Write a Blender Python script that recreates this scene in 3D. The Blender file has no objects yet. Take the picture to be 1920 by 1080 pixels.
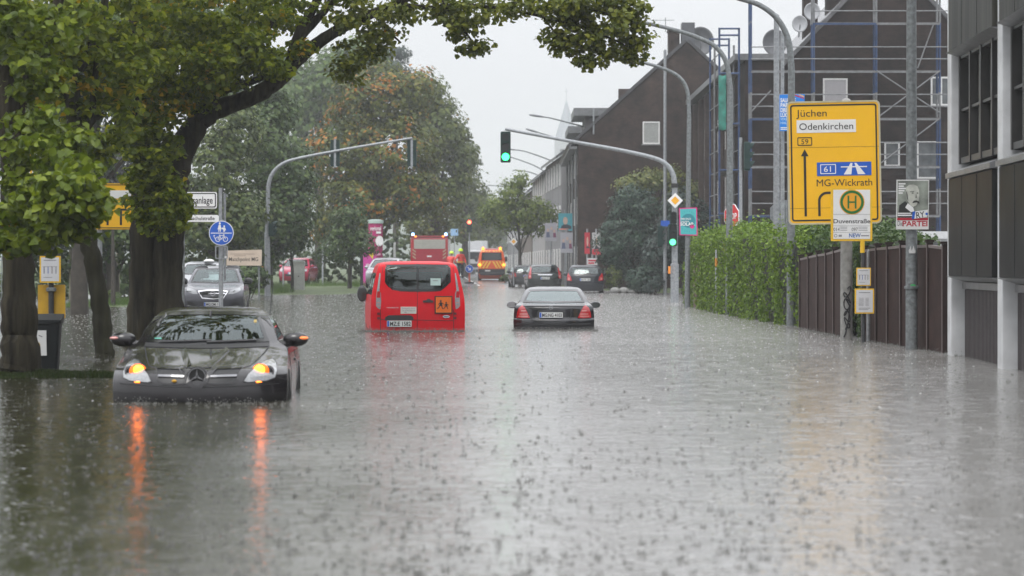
import bpy, bmesh, math, random
import numpy as np
from mathutils import Vector, Matrix
from mathutils.bvhtree import BVHTree

SC = bpy.context.scene
COL = SC.collection
R = math.radians
F, HZ, CH = 5000.0, 495.0, 1.405      # focal length in photo pixels, horizon row, eye height above the water

# ------------------------------------------------------------------ camera, sky, sun, exposure
cam = bpy.data.cameras.new("camera")
camo = bpy.data.objects.new("camera", cam)
COL.objects.link(camo)
camo.location = (0, 0, CH)
camo.rotation_euler = (R(90), 0, 0)
cam.sensor_width = 36.0
cam.lens = F * 36.0 / 1920.0
cam.shift_y = -45.0 / 1920.0
cam.clip_start = 0.5
cam.clip_end = 5000
cam.dof.use_dof = True
cam.dof.focus_distance = 52.0
cam.dof.aperture_fstop = 3.2
SC.camera = camo

SUN_EL, SUN_AZ = R(58), R(200)
W = bpy.data.worlds.new("World")
SC.world = W
W.use_nodes = True
nt = W.node_tree
for n in list(nt.nodes):
    nt.nodes.remove(n)
wo = nt.nodes.new("ShaderNodeOutputWorld")
bg = nt.nodes.new("ShaderNodeBackground")
bg.inputs["Strength"].default_value = 0.1
sky = nt.nodes.new("ShaderNodeTexSky")
sky.sky_type = 'NISHITA'
sky.sun_disc = False
sky.sun_elevation = SUN_EL
sky.sun_rotation = SUN_AZ
hs = nt.nodes.new("ShaderNodeHueSaturation")
hs.inputs["Saturation"].default_value = 0.15
hs.inputs["Value"].default_value = 1.0
mx = nt.nodes.new("ShaderNodeMixRGB")          # the closed cloud deck over the clear sky
mx.inputs["Fac"].default_value = 0.9
mx.inputs["Color2"].default_value = (6.05, 6.15, 6.42, 1)
nt.links.new(sky.outputs[0], hs.inputs["Color"])
nt.links.new(hs.outputs[0], mx.inputs["Color1"])
# overcast sky: brighter overhead than at the horizon
tcw = nt.nodes.new("ShaderNodeTexCoord")
sxw = nt.nodes.new("ShaderNodeSeparateXYZ")
mrw = nt.nodes.new("ShaderNodeMapRange")
mrw.inputs["From Min"].default_value = 0.0
mrw.inputs["From Max"].default_value = 1.0
mrw.inputs["To Min"].default_value = 1.0
mrw.inputs["To Max"].default_value = 3.7
mvw = nt.nodes.new("ShaderNodeMixRGB")
mvw.blend_type = 'MULTIPLY'
mvw.inputs[0].default_value = 1.0
nt.links.new(tcw.outputs["Generated"], sxw.inputs[0])
nt.links.new(sxw.outputs[2], mrw.inputs["Value"])
nt.links.new(mx.outputs[0], mvw.inputs[1])
nt.links.new(mrw.outputs[0], mvw.inputs[2])
nt.links.new(mvw.outputs[0], bg.inputs["Color"])
nt.links.new(bg.outputs[0], wo.inputs["Surface"])

sun = bpy.data.lights.new("sun", 'SUN')
sun.energy = 1.3
sun.angle = R(25)
sun.color = (1.0, 0.97, 0.93)
suno = bpy.data.objects.new("sun", sun)
COL.objects.link(suno)
suno.rotation_euler = (R(90) - SUN_EL, 0, -SUN_AZ + math.pi)
SC.view_settings.view_transform = 'Standard'
SC.view_settings.look = 'None'
SC.view_settings.gamma = 1
SC.view_settings.exposure = 0.2
SC.cycles.max_bounces = 8
SC.cycles.diffuse_bounces = 3
SC.cycles.glossy_bounces = 3
SC.cycles.transmission_bounces = 6
SC.cycles.transparent_max_bounces = 12
SC.cycles.volume_bounces = 5
SC.cycles.caustics_reflective = False
SC.cycles.caustics_refractive = False
SC.cycles.sample_clamp_indirect = 4.0
SC.cycles.use_denoising = True

rng = np.random.default_rng(7)
random.seed(7)

# ------------------------------------------------------------------ helpers
def pos(px, py, Y):
    return Vector(((px - 960) * Y / F, Y, CH - (py - HZ) * Y / F))
def dep(py, z=0.0):
    return F * (CH - z) / (py - HZ)

def tag(o, label=None, cat=None, group=None, kind=None):
    if label: o["label"] = label
    if cat: o["category"] = cat
    if group: o["group"] = group
    if kind: o["kind"] = kind
    return o

def thing(name, label, cat, loc=(0, 0, 0), rotz=0.0, group=None):
    o = bpy.data.objects.new(name, None)
    o.empty_display_size = 0.2
    COL.objects.link(o)
    o.location = loc
    o.rotation_euler = (0, 0, rotz)
    return tag(o, label, cat, group)

def kids(o):
    return [c for c in bpy.data.objects if c.parent == o]
def copy_tree(o, parent=None):
    c = o.copy()
    COL.objects.link(c)
    c.parent = parent
    for k in kids(o):
        copy_tree(k, c)
    return c

class At:
    """local coordinates, in metres, of photo pixels at one depth, about a base point"""
    def __init__(s, px0, Y, zb=0.0):
        s.px0, s.Y, s.zb, s.s = px0, Y, zb, Y / F
        s.loc = ((px0 - 960) * Y / F, Y, zb)
    def x(s, px): return (px - s.px0) * s.s
    def z(s, py): return CH - (py - HZ) * s.s - s.zb
    def p(s, px, py, dy=0.0):
        v = pos(px, py, s.Y + dy)
        return Vector((v.x - s.loc[0], dy, v.z - s.zb))

def rrect(x0, x1, z0, z1, r=0.02, n=5):
    o = []
    for cx, cz, a0 in ((x1 - r, z1 - r, 0), (x0 + r, z1 - r, 90), (x0 + r, z0 + r, 180), (x1 - r, z0 + r, 270)):
        for i in range(n + 1):
            a = R(a0 + 90 * i / n)
            o.append((cx + r * math.cos(a), cz + r * math.sin(a)))
    return o
def circ(cx, cz, r, n=28, rz=None):
    rz = rz or r
    return [(cx + r * math.cos(2 * math.pi * i / n), cz + rz * math.sin(2 * math.pi * i / n)) for i in range(n)]
def ngon(cx, cz, r, n, a0=0):
    return [(cx + r * math.cos(R(a0) + 2 * math.pi * i / n), cz + r * math.sin(R(a0) + 2 * math.pi * i / n)) for i in range(n)]

class MB:
    def __init__(s):
        s.v, s.f, s.m, s.cur = [], [], [], 0
    def add(s, vs, fs):
        b = len(s.v)
        s.v += [tuple(v) for v in vs]
        s.f += [[i + b for i in f] for f in fs]
        s.m += [s.cur] * len(fs)
        return s
    def mat(s, i):
        s.cur = i
        return s
    def box(s, x0, x1, y0, y1, z0, z1):
        return s.add([(x0, y0, z0), (x1, y0, z0), (x1, y1, z0), (x0, y1, z0), (x0, y0, z1), (x1, y0, z1), (x1, y1, z1), (x0, y1, z1)],
                     [(0, 3, 2, 1), (4, 5, 6, 7), (0, 1, 5, 4), (1, 2, 6, 5), (2, 3, 7, 6), (3, 0, 4, 7)])
    def prism(s, o, a, b, axis='y'):
        n = len(o)
        mk = {'y': lambda u, v, w: (u, w, v), 'x': lambda u, v, w: (w, u, v), 'z': lambda u, v, w: (u, v, w)}[axis]
        vs = [mk(u, v, a) for u, v in o] + [mk(u, v, b) for u, v in o]
        fs = [list(range(n)), list(range(2 * n - 1, n - 1, -1))] + [(i, i + n, (i + 1) % n + n, (i + 1) % n) for i in range(n)]
        return s.add(vs, fs)
    def ringp(s, o, i_, a, b):
        """flat ring between two outlines with equally many points, extruded along y"""
        n = len(o)
        vs = [(u, a, v) for u, v in o] + [(u, a, v) for u, v in i_] + [(u, b, v) for u, v in o] + [(u, b, v) for u, v in i_]
        fs = []
        for k in range(n):
            j = (k + 1) % n
            fs += [(k, j, n + j, n + k), (2 * n + k, 3 * n + k, 3 * n + j, 2 * n + j), (k, 2 * n + k, 2 * n + j, j), (n + k, n + j, 3 * n + j, 3 * n + k)]
        return s.add(vs, fs)
    def tube(s, pts, rad, n=10):
        pts = [Vector(p) for p in pts]
        if not isinstance(rad, (list, tuple)): rad = [rad] * len(pts)
        vs, fs = [], []
        t0 = (pts[1] - pts[0]).normalized()
        u = t0.orthogonal().normalized()
        for i, p in enumerate(pts):
            t = (pts[min(i + 1, len(pts) - 1)] - pts[max(i - 1, 0)]).normalized()
            u = (u - t * u.dot(t))
            u = u.normalized() if u.length > 1e-6 else t.orthogonal().normalized()
            w = t.cross(u)
            for k in range(n):
                a = 2 * math.pi * k / n
                vs.append(p + (u * math.cos(a) + w * math.sin(a)) * rad[i])
        for i in range(len(pts) - 1):
            for k in range(n):
                a, b = i * n + k, i * n + (k + 1) % n
                fs.append((a, b, b + n, a + n))
        fs += [list(range(n - 1, -1, -1)), list(range((len(pts) - 1) * n, len(pts) * n))]
        return s.add(vs, fs)
    def lathe(s, prof, c=(0, 0, 0), n=20):
        vs, fs = [], []
        for r, z in prof:
            for k in range(n):
                a = 2 * math.pi * k / n
                vs.append((c[0] + r * math.cos(a), c[1] + r * math.sin(a), c[2] + z))
        for i in range(len(prof) - 1):
            for k in range(n):
                a, b = i * n + k, i * n + (k + 1) % n
                fs.append((a, b, b + n, a + n))
        fs += [list(range(n - 1, -1, -1)), list(range((len(prof) - 1) * n, len(prof) * n))]
        return s.add(vs, fs)
    def ell(s, c, r, nu=16, nv=10):
        prof = []
        vs, fs = [], []
        for j in range(nv + 1):
            ph = math.pi * j / nv
            for k in range(nu):
                a = 2 * math.pi * k / nu
                vs.append((c[0] + r[0] * math.sin(ph) * math.cos(a), c[1] + r[1] * math.sin(ph) * math.sin(a), c[2] - r[2] * math.cos(ph)))
        for j in range(nv):
            for k in range(nu):
                a, b = j * nu + k, j * nu + (k + 1) % nu
                fs.append((a, b, b + nu, a + nu))
        return s.add(vs, fs)
    def build(s, name, mats, parent=None, smooth=False, bevel=0.0, loc=None):
        me = bpy.data.meshes.new(name)
        me.from_pydata(s.v, [], s.f)
        if not isinstance(mats, (list, tuple)): mats = [mats]
        for m in mats: me.materials.append(m)
        if len(mats) > 1: me.polygons.foreach_set("material_index", s.m)
        bm = bmesh.new()
        bm.from_mesh(me)
        bmesh.ops.recalc_face_normals(bm, faces=bm.faces)
        bm.to_mesh(me)
        bm.free()
        if smooth:
            me.polygons.foreach_set("use_smooth", [True] * len(me.polygons))
            try: me.set_sharp_from_angle(angle=R(40))
            except Exception: pass
        o = bpy.data.objects.new(name, me)
        COL.objects.link(o)
        if parent: o.parent = parent
        if loc: o.location = loc
        if bevel:
            b = o.modifiers.new("bevel", 'BEVEL')
            b.width = bevel
            b.segments = 2
            b.limit_method = 'ANGLE'
        return o

def obj_np(name, V, faces, mat, parent=None, smooth=False):
    """fast mesh of equal sized faces from numpy arrays"""
    V = np.asarray(V, np.float32).reshape(-1, 3)
    faces = np.asarray(faces, np.int32)
    me = bpy.data.meshes.new(name)
    me.vertices.add(len(V))
    me.vertices.foreach_set("co", V.ravel())
    nf, k = faces.shape
    me.loops.add(nf * k)
    me.loops.foreach_set("vertex_index", faces.ravel())
    me.polygons.add(nf)
    me.polygons.foreach_set("loop_start", np.arange(0, nf * k, k, dtype=np.int32))
    me.polygons.foreach_set("loop_total", np.full(nf, k, np.int32))
    if smooth: me.polygons.foreach_set("use_smooth", np.ones(nf, bool))
    me.update()
    me.validate()
    me.materials.append(mat)
    o = bpy.data.objects.new(name, me)
    COL.objects.link(o)
    if parent: o.parent = parent
    return o

# ------------------------------------------------------------------ materials
MATS = {}
def M(name, col, rough=0.5, metal=0.0, var=0.12, scale=6.0, bump=0.0, bscale=None, spec=0.5, coat=0.0, emit=0.0, ecol=None, streak=False):
    if name in MATS: return MATS[name]
    m = bpy.data.materials.new(name)
    m.use_nodes = True
    t = m.node_tree
    b = t.nodes["Principled BSDF"]
    b.inputs["Roughness"].default_value = rough
    b.inputs["Metallic"].default_value = metal
    b.inputs["Specular IOR Level"].default_value = spec
    b.inputs["Coat Weight"].default_value = coat
    b.inputs["Coat Roughness"].default_value = 0.04
    if emit:
        b.inputs["Emission Color"].default_value = (*(ecol or col), 1)
        b.inputs["Emission Strength"].default_value = emit
    tc = t.nodes.new("ShaderNodeTexCoord")
    src = tc.outputs["Object"]
    if streak:
        mp = t.nodes.new("ShaderNodeMapping")
        mp.inputs["Scale"].default_value = (1, 1, 0.08)
        t.links.new(src, mp.inputs[0])
        src = mp.outputs[0]
    nz = t.nodes.new("ShaderNodeTexNoise")
    nz.inputs["Scale"].default_value = scale
    nz.inputs["Detail"].default_value = 5
    t.links.new(src, nz.inputs["Vector"])
    rp = t.nodes.new("ShaderNodeValToRGB")
    rp.color_ramp.elements[0].position = 0.3
    rp.color_ramp.elements[1].position = 0.7
    rp.color_ramp.elements[0].color = (*[c * (1 - var) for c in col], 1)
    rp.color_ramp.elements[1].color = (*[min(1, c * (1 + var)) for c in col], 1)
    t.links.new(nz.outputs[0], rp.inputs[0])
    t.links.new(rp.outputs[0], b.inputs["Base Color"])
    if bump:
        bp = t.nodes.new("ShaderNodeBump")
        bp.inputs["Strength"].default_value = 1.0
        bp.inputs["Distance"].default_value = bump
        n2 = t.nodes.new("ShaderNodeTexNoise")
        n2.inputs["Scale"].default_value = bscale or scale * 3
        n2.inputs["Detail"].default_value = 6
        t.links.new(src, n2.inputs["Vector"])
        t.links.new(n2.outputs[0], bp.inputs["Height"])
        t.links.new(bp.outputs[0], b.inputs["Normal"])
    MATS[name] = m
    return m

def glass_mat(name, tint, refl=0.5, amount=0.8, rough=0.02):
    """thin tinted pane: see-through with a sky reflection by angle"""
    m = bpy.data.materials.new(name)
    m.use_nodes = True
    t = m.node_tree
    t.nodes.clear()
    out = t.nodes.new("ShaderNodeOutputMaterial")
    tr = t.nodes.new("ShaderNodeBsdfTransparent")
    tr.inputs[0].default_value = (*tint, 1)
    gl = t.nodes.new("ShaderNodeBsdfGlossy")
    gl.inputs[0].default_value = (0.85, 0.95, 0.95, 1)
    gl.inputs["Roughness"].default_value = rough
    fr = t.nodes.new("ShaderNodeFresnel")
    fr.inputs[0].default_value = 1.5
    ma = t.nodes.new("ShaderNodeMath")
    ma.operation = 'MULTIPLY_ADD'
    ma.inputs[1].default_value = amount
    ma.inputs[2].default_value = refl
    ma.use_clamp = True
    mi = t.nodes.new("ShaderNodeMixShader")
    t.links.new(fr.outputs[0], ma.inputs[0])
    t.links.new(ma.outputs[0], mi.inputs[0])
    t.links.new(tr.outputs[0], mi.inputs[1])
    t.links.new(gl.outputs[0], mi.inputs[2])
    t.links.new(mi.outputs[0], out.inputs[0])
    return m

def brick_mat(name, c1, c2, mortar, sc=1.0):
    m = bpy.data.materials.new(name)
    m.use_nodes = True
    t = m.node_tree
    b = t.nodes["Principled BSDF"]
    b.inputs["Roughness"].default_value = 0.7
    b.inputs["Specular IOR Level"].default_value = 0.08
    tc = t.nodes.new("ShaderNodeTexCoord")
    sp = t.nodes.new("ShaderNodeSeparateXYZ")
    ad = t.nodes.new("ShaderNodeMath")
    cb = t.nodes.new("ShaderNodeCombineXYZ")
    t.links.new(tc.outputs["Object"], sp.inputs[0])
    t.links.new(sp.outputs[0], ad.inputs[0])
    t.links.new(sp.outputs[1], ad.inputs[1])
    t.links.new(ad.outputs[0], cb.inputs[0])
    t.links.new(sp.outputs[2], cb.inputs[1])
    bk = t.nodes.new("ShaderNodeTexBrick")
    bk.inputs["Scale"].default_value = 1.0
    bk.inputs["Brick Width"].default_value = 0.26 * sc
    bk.inputs["Row Height"].default_value = 0.08 * sc
    bk.inputs["Mortar Size"].default_value = 0.008 * sc
    bk.inputs["Color1"].default_value = (*c1, 1)
    bk.inputs["Color2"].default_value = (*c2, 1)
    bk.inputs["Mortar"].default_value = (*mortar, 1)
    t.links.new(cb.outputs[0], bk.inputs["Vector"])
    nz = t.nodes.new("ShaderNodeTexNoise")
    nz.inputs["Scale"].default_value = 1.1
    nz.inputs["Detail"].default_value = 12
    nz.inputs["Roughness"].default_value = 0.72
    t.links.new(tc.outputs["Object"], nz.inputs["Vector"])
    rp = t.nodes.new("ShaderNodeValToRGB")
    rp.color_ramp.elements[0].position = 0.36
    rp.color_ramp.elements[0].color = (0.42, 0.42, 0.46, 1)
    rp.color_ramp.elements[1].position = 0.64
    rp.color_ramp.elements[1].color = (1.6, 1.45, 1.35, 1)
    t.links.new(nz.outputs[0], rp.inputs[0])
    mu = t.nodes.new("ShaderNodeMixRGB")
    mu.blend_type = 'MULTIPLY'
    mu.inputs[0].default_value = 1
    t.links.new(bk.outputs[0], mu.inputs[1])
    t.links.new(rp.outputs[0], mu.inputs[2])
    t.links.new(mu.outputs[0], b.inputs["Base Color"])
    return m

def leaf_mat(name, cols, odd=None, odd_cut=0.62, odd_scale=0.5, trans=0.35):
    """leaf colours vary leaf by leaf; autumn colours come in patches"""
    m = bpy.data.materials.new(name)
    m.use_nodes = True
    t = m.node_tree
    b = t.nodes["Principled BSDF"]
    b.inputs["Roughness"].default_value = 0.42
    b.inputs["Specular IOR Level"].default_value = 0.35
    out = t.nodes["Material Output"]
    ge = t.nodes.new("ShaderNodeNewGeometry")
    rp = t.nodes.new("ShaderNodeValToRGB")
    e = rp.color_ramp.elements
    e[0].color = (*cols[0], 1)
    e[1].color = (*cols[-1], 1)
    for i, c in enumerate(cols[1:-1]):
        k = e.new((i + 1) / (len(cols) - 1))
        k.color = (*c, 1)
    t.links.new(ge.outputs["Random Per Island"], rp.inputs[0])
    last = rp.outputs[0]
    if odd:
        tc = t.nodes.new("ShaderNodeTexCoord")
        nz = t.nodes.new("ShaderNodeTexNoise")
        nz.inputs["Scale"].default_value = odd_scale
        nz.inputs["Detail"].default_value = 3
        t.links.new(tc.outputs["Object"], nz.inputs["Vector"])
        ma = t.nodes.new("ShaderNodeMath")
        ma.operation = 'MULTIPLY_ADD'
        ma.inputs[1].default_value = 0.22
        t.links.new(ge.outputs["Random Per Island"], ma.inputs[0])
        t.links.new(nz.outputs[0], ma.inputs[2])
        r2 = t.nodes.new("ShaderNodeValToRGB")
        r2.color_ramp.elements[0].position = odd_cut
        r2.color_ramp.elements[1].position = min(1, odd_cut + 0.09)
        r2.color_ramp.elements[0].color = (0, 0, 0, 1)
        r2.color_ramp.elements[1].color = (1, 1, 1, 1)
        t.links.new(ma.outputs[0], r2.inputs[0])
        r3 = t.nodes.new("ShaderNodeValToRGB")
        r3.color_ramp.elements[0].color = (*odd[0], 1)
        r3.color_ramp.elements[1].color = (*odd[1], 1)
        t.links.new(ge.outputs["Random Per Island"], r3.inputs[0])
        mm = t.nodes.new("ShaderNodeMixRGB")
        t.links.new(r2.outputs[0], mm.inputs[0])
        t.links.new(last, mm.inputs[1])
        t.links.new(r3.outputs[0], mm.inputs[2])
        last = mm.outputs[0]
    t.links.new(last, b.inputs["Base Color"])
    tl = t.nodes.new("ShaderNodeBsdfTranslucent")
    t.links.new(last, tl.inputs[0])
    ms = t.nodes.new("ShaderNodeMixShader")
    ms.inputs[0].default_value = trans
    t.links.new(b.outputs[0], ms.inputs[1])
    t.links.new(tl.outputs[0], ms.inputs[2])
    t.links.new(ms.outputs[0], out.inputs[0])
    return m

white = M("white_paint", (0.75, 0.75, 0.75), 0.45, var=0.05)
black = M("black_print", (0.012, 0.012, 0.014), 0.5, var=0.1)
blackp = M("black_plastic", (0.018, 0.018, 0.02), 0.45, var=0.2)
rubber = M("rubber", (0.015, 0.015, 0.015), 0.8)
galv = M("galvanised_steel", (0.27, 0.285, 0.30), 0.5, 0.3, var=0.25, scale=14)
galvd = M("weathered_steel", (0.16, 0.175, 0.18), 0.6, 0.2, var=0.35, scale=16, bump=0.004)
chrome = M("chrome", (0.7, 0.7, 0.72), 0.12, 1.0, var=0.05)
yellow = M("sign_yellow", (0.86, 0.47, 0.004), 0.42, var=0.04, scale=2)
yframe = M("yellow_frame", (0.78, 0.47, 0.015), 0.45, var=0.08)
blue = M("sign_blue", (0.012, 0.10, 0.50), 0.4, var=0.06)
signal_green = M("signal_green_housing", (0.007, 0.028, 0.024), 0.6, var=0.15, spec=0.2)
concrete = M("concrete", (0.24, 0.24, 0.23), 0.85, var=0.25, scale=9, bump=0.004)

TXT = {}
def text(s, x, z, h, mat, parent, y=-0.003, width=None, align='CENTER', bold=0.0, name="lettering", rot=0.0):
    """flat lettering facing the viewer's side (-y), capital height h"""
    key = (s, bold, align)
    if key not in TXT:
        cu = bpy.data.curves.new("lettering", 'FONT')
        cu.body = s
        cu.size = 1
        cu.align_x = align
        cu.offset = bold
        cu.resolution_u = 3
        ob = bpy.data.objects.new("lettering", cu)
        COL.objects.link(ob)
        bpy.context.view_layer.update()
        dg = bpy.context.evaluated_depsgraph_get()
        me = bpy.data.meshes.new_from_object(ob.evaluated_get(dg))
        TXT[key] = ([tuple(v.co) for v in me.vertices], [tuple(p.vertices) for p in me.polygons])
        bpy.data.objects.remove(ob)
        bpy.data.curves.remove(cu)
        bpy.data.meshes.remove(me)
    vs, fs = TXT[key]
    k = h / 0.70
    kx = k
    if width:
        xs = [v[0] for v in vs]
        kx = width / (max(xs) - min(xs))
    ca, sa = math.cos(rot), math.sin(rot)
    b = MB()
    b.add([(x + v[0] * kx * ca - v[1] * k * sa, y, z + v[0] * kx * sa + v[1] * k * ca) for v in vs], fs)
    me = bpy.data.meshes.new(name)
    me.from_pydata(b.v, [], b.f)
    me.materials.append(mat)
    o = bpy.data.objects.new(name, me)
    COL.objects.link(o)
    o.parent = parent
    return o

def smooth01(x, a, b):
    t = min(1, max(0, (x - a) / (b - a)))
    return t * t * (3 - 2 * t)
# ------------------------------------------------------------------ terrain, road, flood water
def road_x(y):
    return float(np.interp(y, [0, 60, 130, 200, 400, 1500], [0.3, 0.3, -0.5, -3.2, -9, -36]))
def ground_z(x, y):
    g = float(np.interp(y, [-20, 60, 120, 165, 195, 300, 700, 1600], [-.40, -.52, -.30, -.07, .16, .32, 1.2, 3.0]))
    d = x - road_x(y)
    if d < -5.2:
        zl = float(np.interp(y, [-20, 33, 60, 110, 135, 165, 300, 1600], [-.34, -.34, -.33, -.16, .16, .27, .5, 3.2]))
        g = g + (max(zl, g + .1) - g) * smooth01(-d, 5.2, 7.5)
    if d > 4.8:
        zr = float(np.interp(y, [-20, 60, 110, 126, 160, 300, 1600], [-.30, -.30, -.2, -.02, .2, .5, 3.2]))
        g = g + (max(zr, g + .1) - g) * smooth01(d, 4.8, 6.5)
    if abs(d) > 30: g += (abs(d) - 30) * 0.004
    return g

soil = M("wet_grass_soil", (0.06, 0.085, 0.028), 0.8, var=0.45, scale=1.3, bump=0.03, bscale=9)
asphalt = M("wet_asphalt", (0.055, 0.055, 0.058), 0.22, var=0.25, scale=3, bump=0.002, bscale=60)
xs = np.concatenate([np.arange(-400, -40, 20), np.arange(-40, 40, 1.0), np.arange(40, 401, 20)])
ys = np.concatenate([np.arange(-40, 20, 10), np.arange(20, 220, 2.5), np.arange(220, 500, 14), np.arange(500, 2600, 100)])
V = np.array([(x, y, ground_z(x, y)) for y in ys for x in xs])
nx = len(xs)
Fq = np.array([(j * nx + i, j * nx + i + 1, (j + 1) * nx + i + 1, (j + 1) * nx + i) for j in range(len(ys) - 1) for i in range(nx - 1)])
tag(obj_np("ground", V, Fq, soil, smooth=True), kind="structure")
ry = np.concatenate([np.arange(-30, 240, 3.0), np.arange(240, 900, 15)])
rv, rf = [], []
for j, y in enumerate(ry):
    for i in range(9):
        x = road_x(y) + (-4.8 + 9.6 * i / 8)
        rv.append((x, y, max(ground_z(x, y), ground_z(road_x(y), y)) + 0.015))
for j in range(len(ry) - 1):
    for i in range(8):
        a = j * 9 + i
        rf.append((a, a + 1, a + 10, a + 9))
tag(obj_np("road", rv, rf, asphalt, smooth=True), kind="structure")
# kerbs and lane line where the road comes out of the flood
kb = MB()
for sd in (-1, 1):
    for y in np.arange(168, 420, 6.0):
        for (ya, yb) in ((y, y + 6.0),):
            xa, xb = road_x(ya) + sd * 4.9, road_x(yb) + sd * 4.9
            za, zb = ground_z(road_x(ya), ya) + .13, ground_z(road_x(yb), yb) + .13
            w = .09
            kb.add([(xa - w, ya, za - .3), (xa + w, ya, za - .3), (xb + w, yb, zb - .3), (xb - w, yb, zb - .3), (xa - w, ya, za), (xa + w, ya, za), (xb + w, yb, zb), (xb - w, yb, zb)],
                   [(4, 5, 6, 7), (0, 1, 5, 4), (1, 2, 6, 5), (3, 0, 4, 7)])
tag(kb.build("kerb", concrete), kind="structure")
ml = MB()
for y in np.arange(172, 400, 9.0):
    a, b = road_x(y), road_x(y + 4)
    za, zb = ground_z(a, y) + .024, ground_z(b, y + 4) + .024
    ml.add([(a - .07, y, za), (a + .07, y, za), (b + .07, y + 4, zb), (b - .07, y + 4, zb)], [(0, 1, 2, 3)])
tag(ml.build("road_marking", M("road_paint", (0.6, 0.6, 0.58), 0.4)), kind="structure")

def water_mat():
    m = bpy.data.materials.new("flood_water")
    m.use_nodes = True
    t = m.node_tree
    N, L = t.nodes, t.links
    b = N["Principled BSDF"]
    b.inputs["Roughness"].default_value = 0.155
    b.inputs["IOR"].default_value = 1.45
    b.inputs["Specular IOR Level"].default_value = 0.5
    tc = N.new("ShaderNodeTexCoord")
    def math_(op, a, bb=None, c=None):
        n = N.new("ShaderNodeMath")
        n.operation = op
        for i, q in enumerate((a, bb, c)):
            if q is None: continue
            if isinstance(q, (int, float)): n.inputs[i].default_value = q
            else: L.new(q, n.inputs[i])
        return n.outputs[0]
    def noise(sc, det, vec=None, sx=1.0, sy=1.0):
        mp = N.new("ShaderNodeMapping")
        mp.inputs["Scale"].default_value = (sx, sy, 1)
        L.new(tc.outputs["Object"], mp.inputs[0])
        n = N.new("ShaderNodeTexNoise")
        n.inputs["Scale"].default_value = sc
        n.inputs["Detail"].default_value = det
        L.new(mp.outputs[0], n.inputs["Vector"])
        return n.outputs[0]
    mud = noise(0.16, 5)
    rp = N.new("ShaderNodeValToRGB")
    rp.color_ramp.elements[0].position = 0.35
    rp.color_ramp.elements[1].position = 0.68
    rp.color_ramp.elements[0].color = (0.220, 0.215, 0.203, 1)
    rp.color_ramp.elements[1].color = (0.275, 0.270, 0.260, 1)
    L.new(mud, rp.inputs[0])
    # dark reflection of the trees painted into the base colour on the left
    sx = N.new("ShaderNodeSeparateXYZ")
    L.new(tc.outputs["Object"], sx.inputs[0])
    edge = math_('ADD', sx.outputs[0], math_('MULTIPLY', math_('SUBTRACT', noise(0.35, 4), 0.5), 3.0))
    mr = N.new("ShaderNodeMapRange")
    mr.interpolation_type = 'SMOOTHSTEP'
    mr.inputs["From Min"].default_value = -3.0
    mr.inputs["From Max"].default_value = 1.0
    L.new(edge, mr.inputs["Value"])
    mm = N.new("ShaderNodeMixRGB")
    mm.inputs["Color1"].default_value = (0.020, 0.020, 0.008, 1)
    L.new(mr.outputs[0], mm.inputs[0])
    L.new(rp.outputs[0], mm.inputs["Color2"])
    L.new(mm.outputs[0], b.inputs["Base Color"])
    # wind chop: long low swell, short ripples and fine pocking by rain
    h = math_('MULTIPLY', noise(0.9, 2, sx=0.8), 0.007)
    h = math_('ADD', h, math_('MULTIPLY', noise(4.2, 3, sx=0.9), 0.0055))
    h = math_('ADD', h, math_('MULTIPLY', noise(16.0, 3), 0.0026))
    for sc, k, amp in ((2.6, 70.0, 0.0042), (5.2, 62.0, 0.003)):
        vo = N.new("ShaderNodeTexVoronoi")
        vo.voronoi_dimensions = '2D'
        vo.inputs["Scale"].default_value = sc
        vo.inputs["Randomness"].default_value = 1.0
        L.new(tc.outputs["Object"], vo.inputs["Vector"])
        d = math_('DIVIDE', vo.outputs["Distance"], sc)
        se = N.new("ShaderNodeSeparateXYZ")
        L.new(vo.outputs["Color"], se.inputs[0])
        r0 = math_('MULTIPLY', se.outputs[0], 0.55 / sc)
        wv = math_('SINE', math_('MULTIPLY', math_('SUBTRACT', d, r0), k * 1.0))
        dd = math_('DIVIDE', math_('SUBTRACT', d, r0), 0.10 / sc)
        en = math_('POWER', 2.718, math_('MULTIPLY', math_('MULTIPLY', dd, dd), -1.0))
        on = math_('GREATER_THAN', se.outputs[1], 0.35)
        h = math_('ADD', h, math_('MULTIPLY', math_('MULTIPLY', math_('MULTIPLY', wv, en), amp), on))
    bp = N.new("ShaderNodeBump")
    bp.inputs["Strength"].default_value = 1.0
    bp.inputs["Distance"].default_value = 1.0
    L.new(h, bp.inputs["Height"])
    L.new(bp.outputs[0], b.inputs["Normal"])
    return m
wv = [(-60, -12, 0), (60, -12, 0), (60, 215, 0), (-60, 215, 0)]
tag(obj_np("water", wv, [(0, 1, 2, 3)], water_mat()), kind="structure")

# far wooded ridge
hv, hf = [], []
hx = np.linspace(-420, 420, 90)
rr = np.random.default_rng(3)
prof = [24 + 16 * math.exp(-((x + 90) / 110) ** 2) + 3 * math.sin(x * .05) + 2.2 * math.sin(x * .21) + rr.normal(0, .8) for x in hx]
for j, fy in enumerate(np.linspace(0, 1, 8)):
    for i, x in enumerate(hx):
        hv.append((x, 1150 + 260 * fy + 20 * math.sin(x * .03), 1 + prof[i] * math.sin(fy * math.pi / 2) ** .7 + (rr.normal(0, 1.0) if 0 < j else 0)))
for j in range(7):
    for i in range(len(hx) - 1):
        a = j * len(hx) + i
        hf.append((a, a + 1, a + len(hx) + 1, a + len(hx)))
tag(obj_np("hills", hv, hf, M("far_woods", (0.05, 0.07, 0.04), 0.9, var=0.4, scale=0.08), smooth=True), kind="structure")

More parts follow.
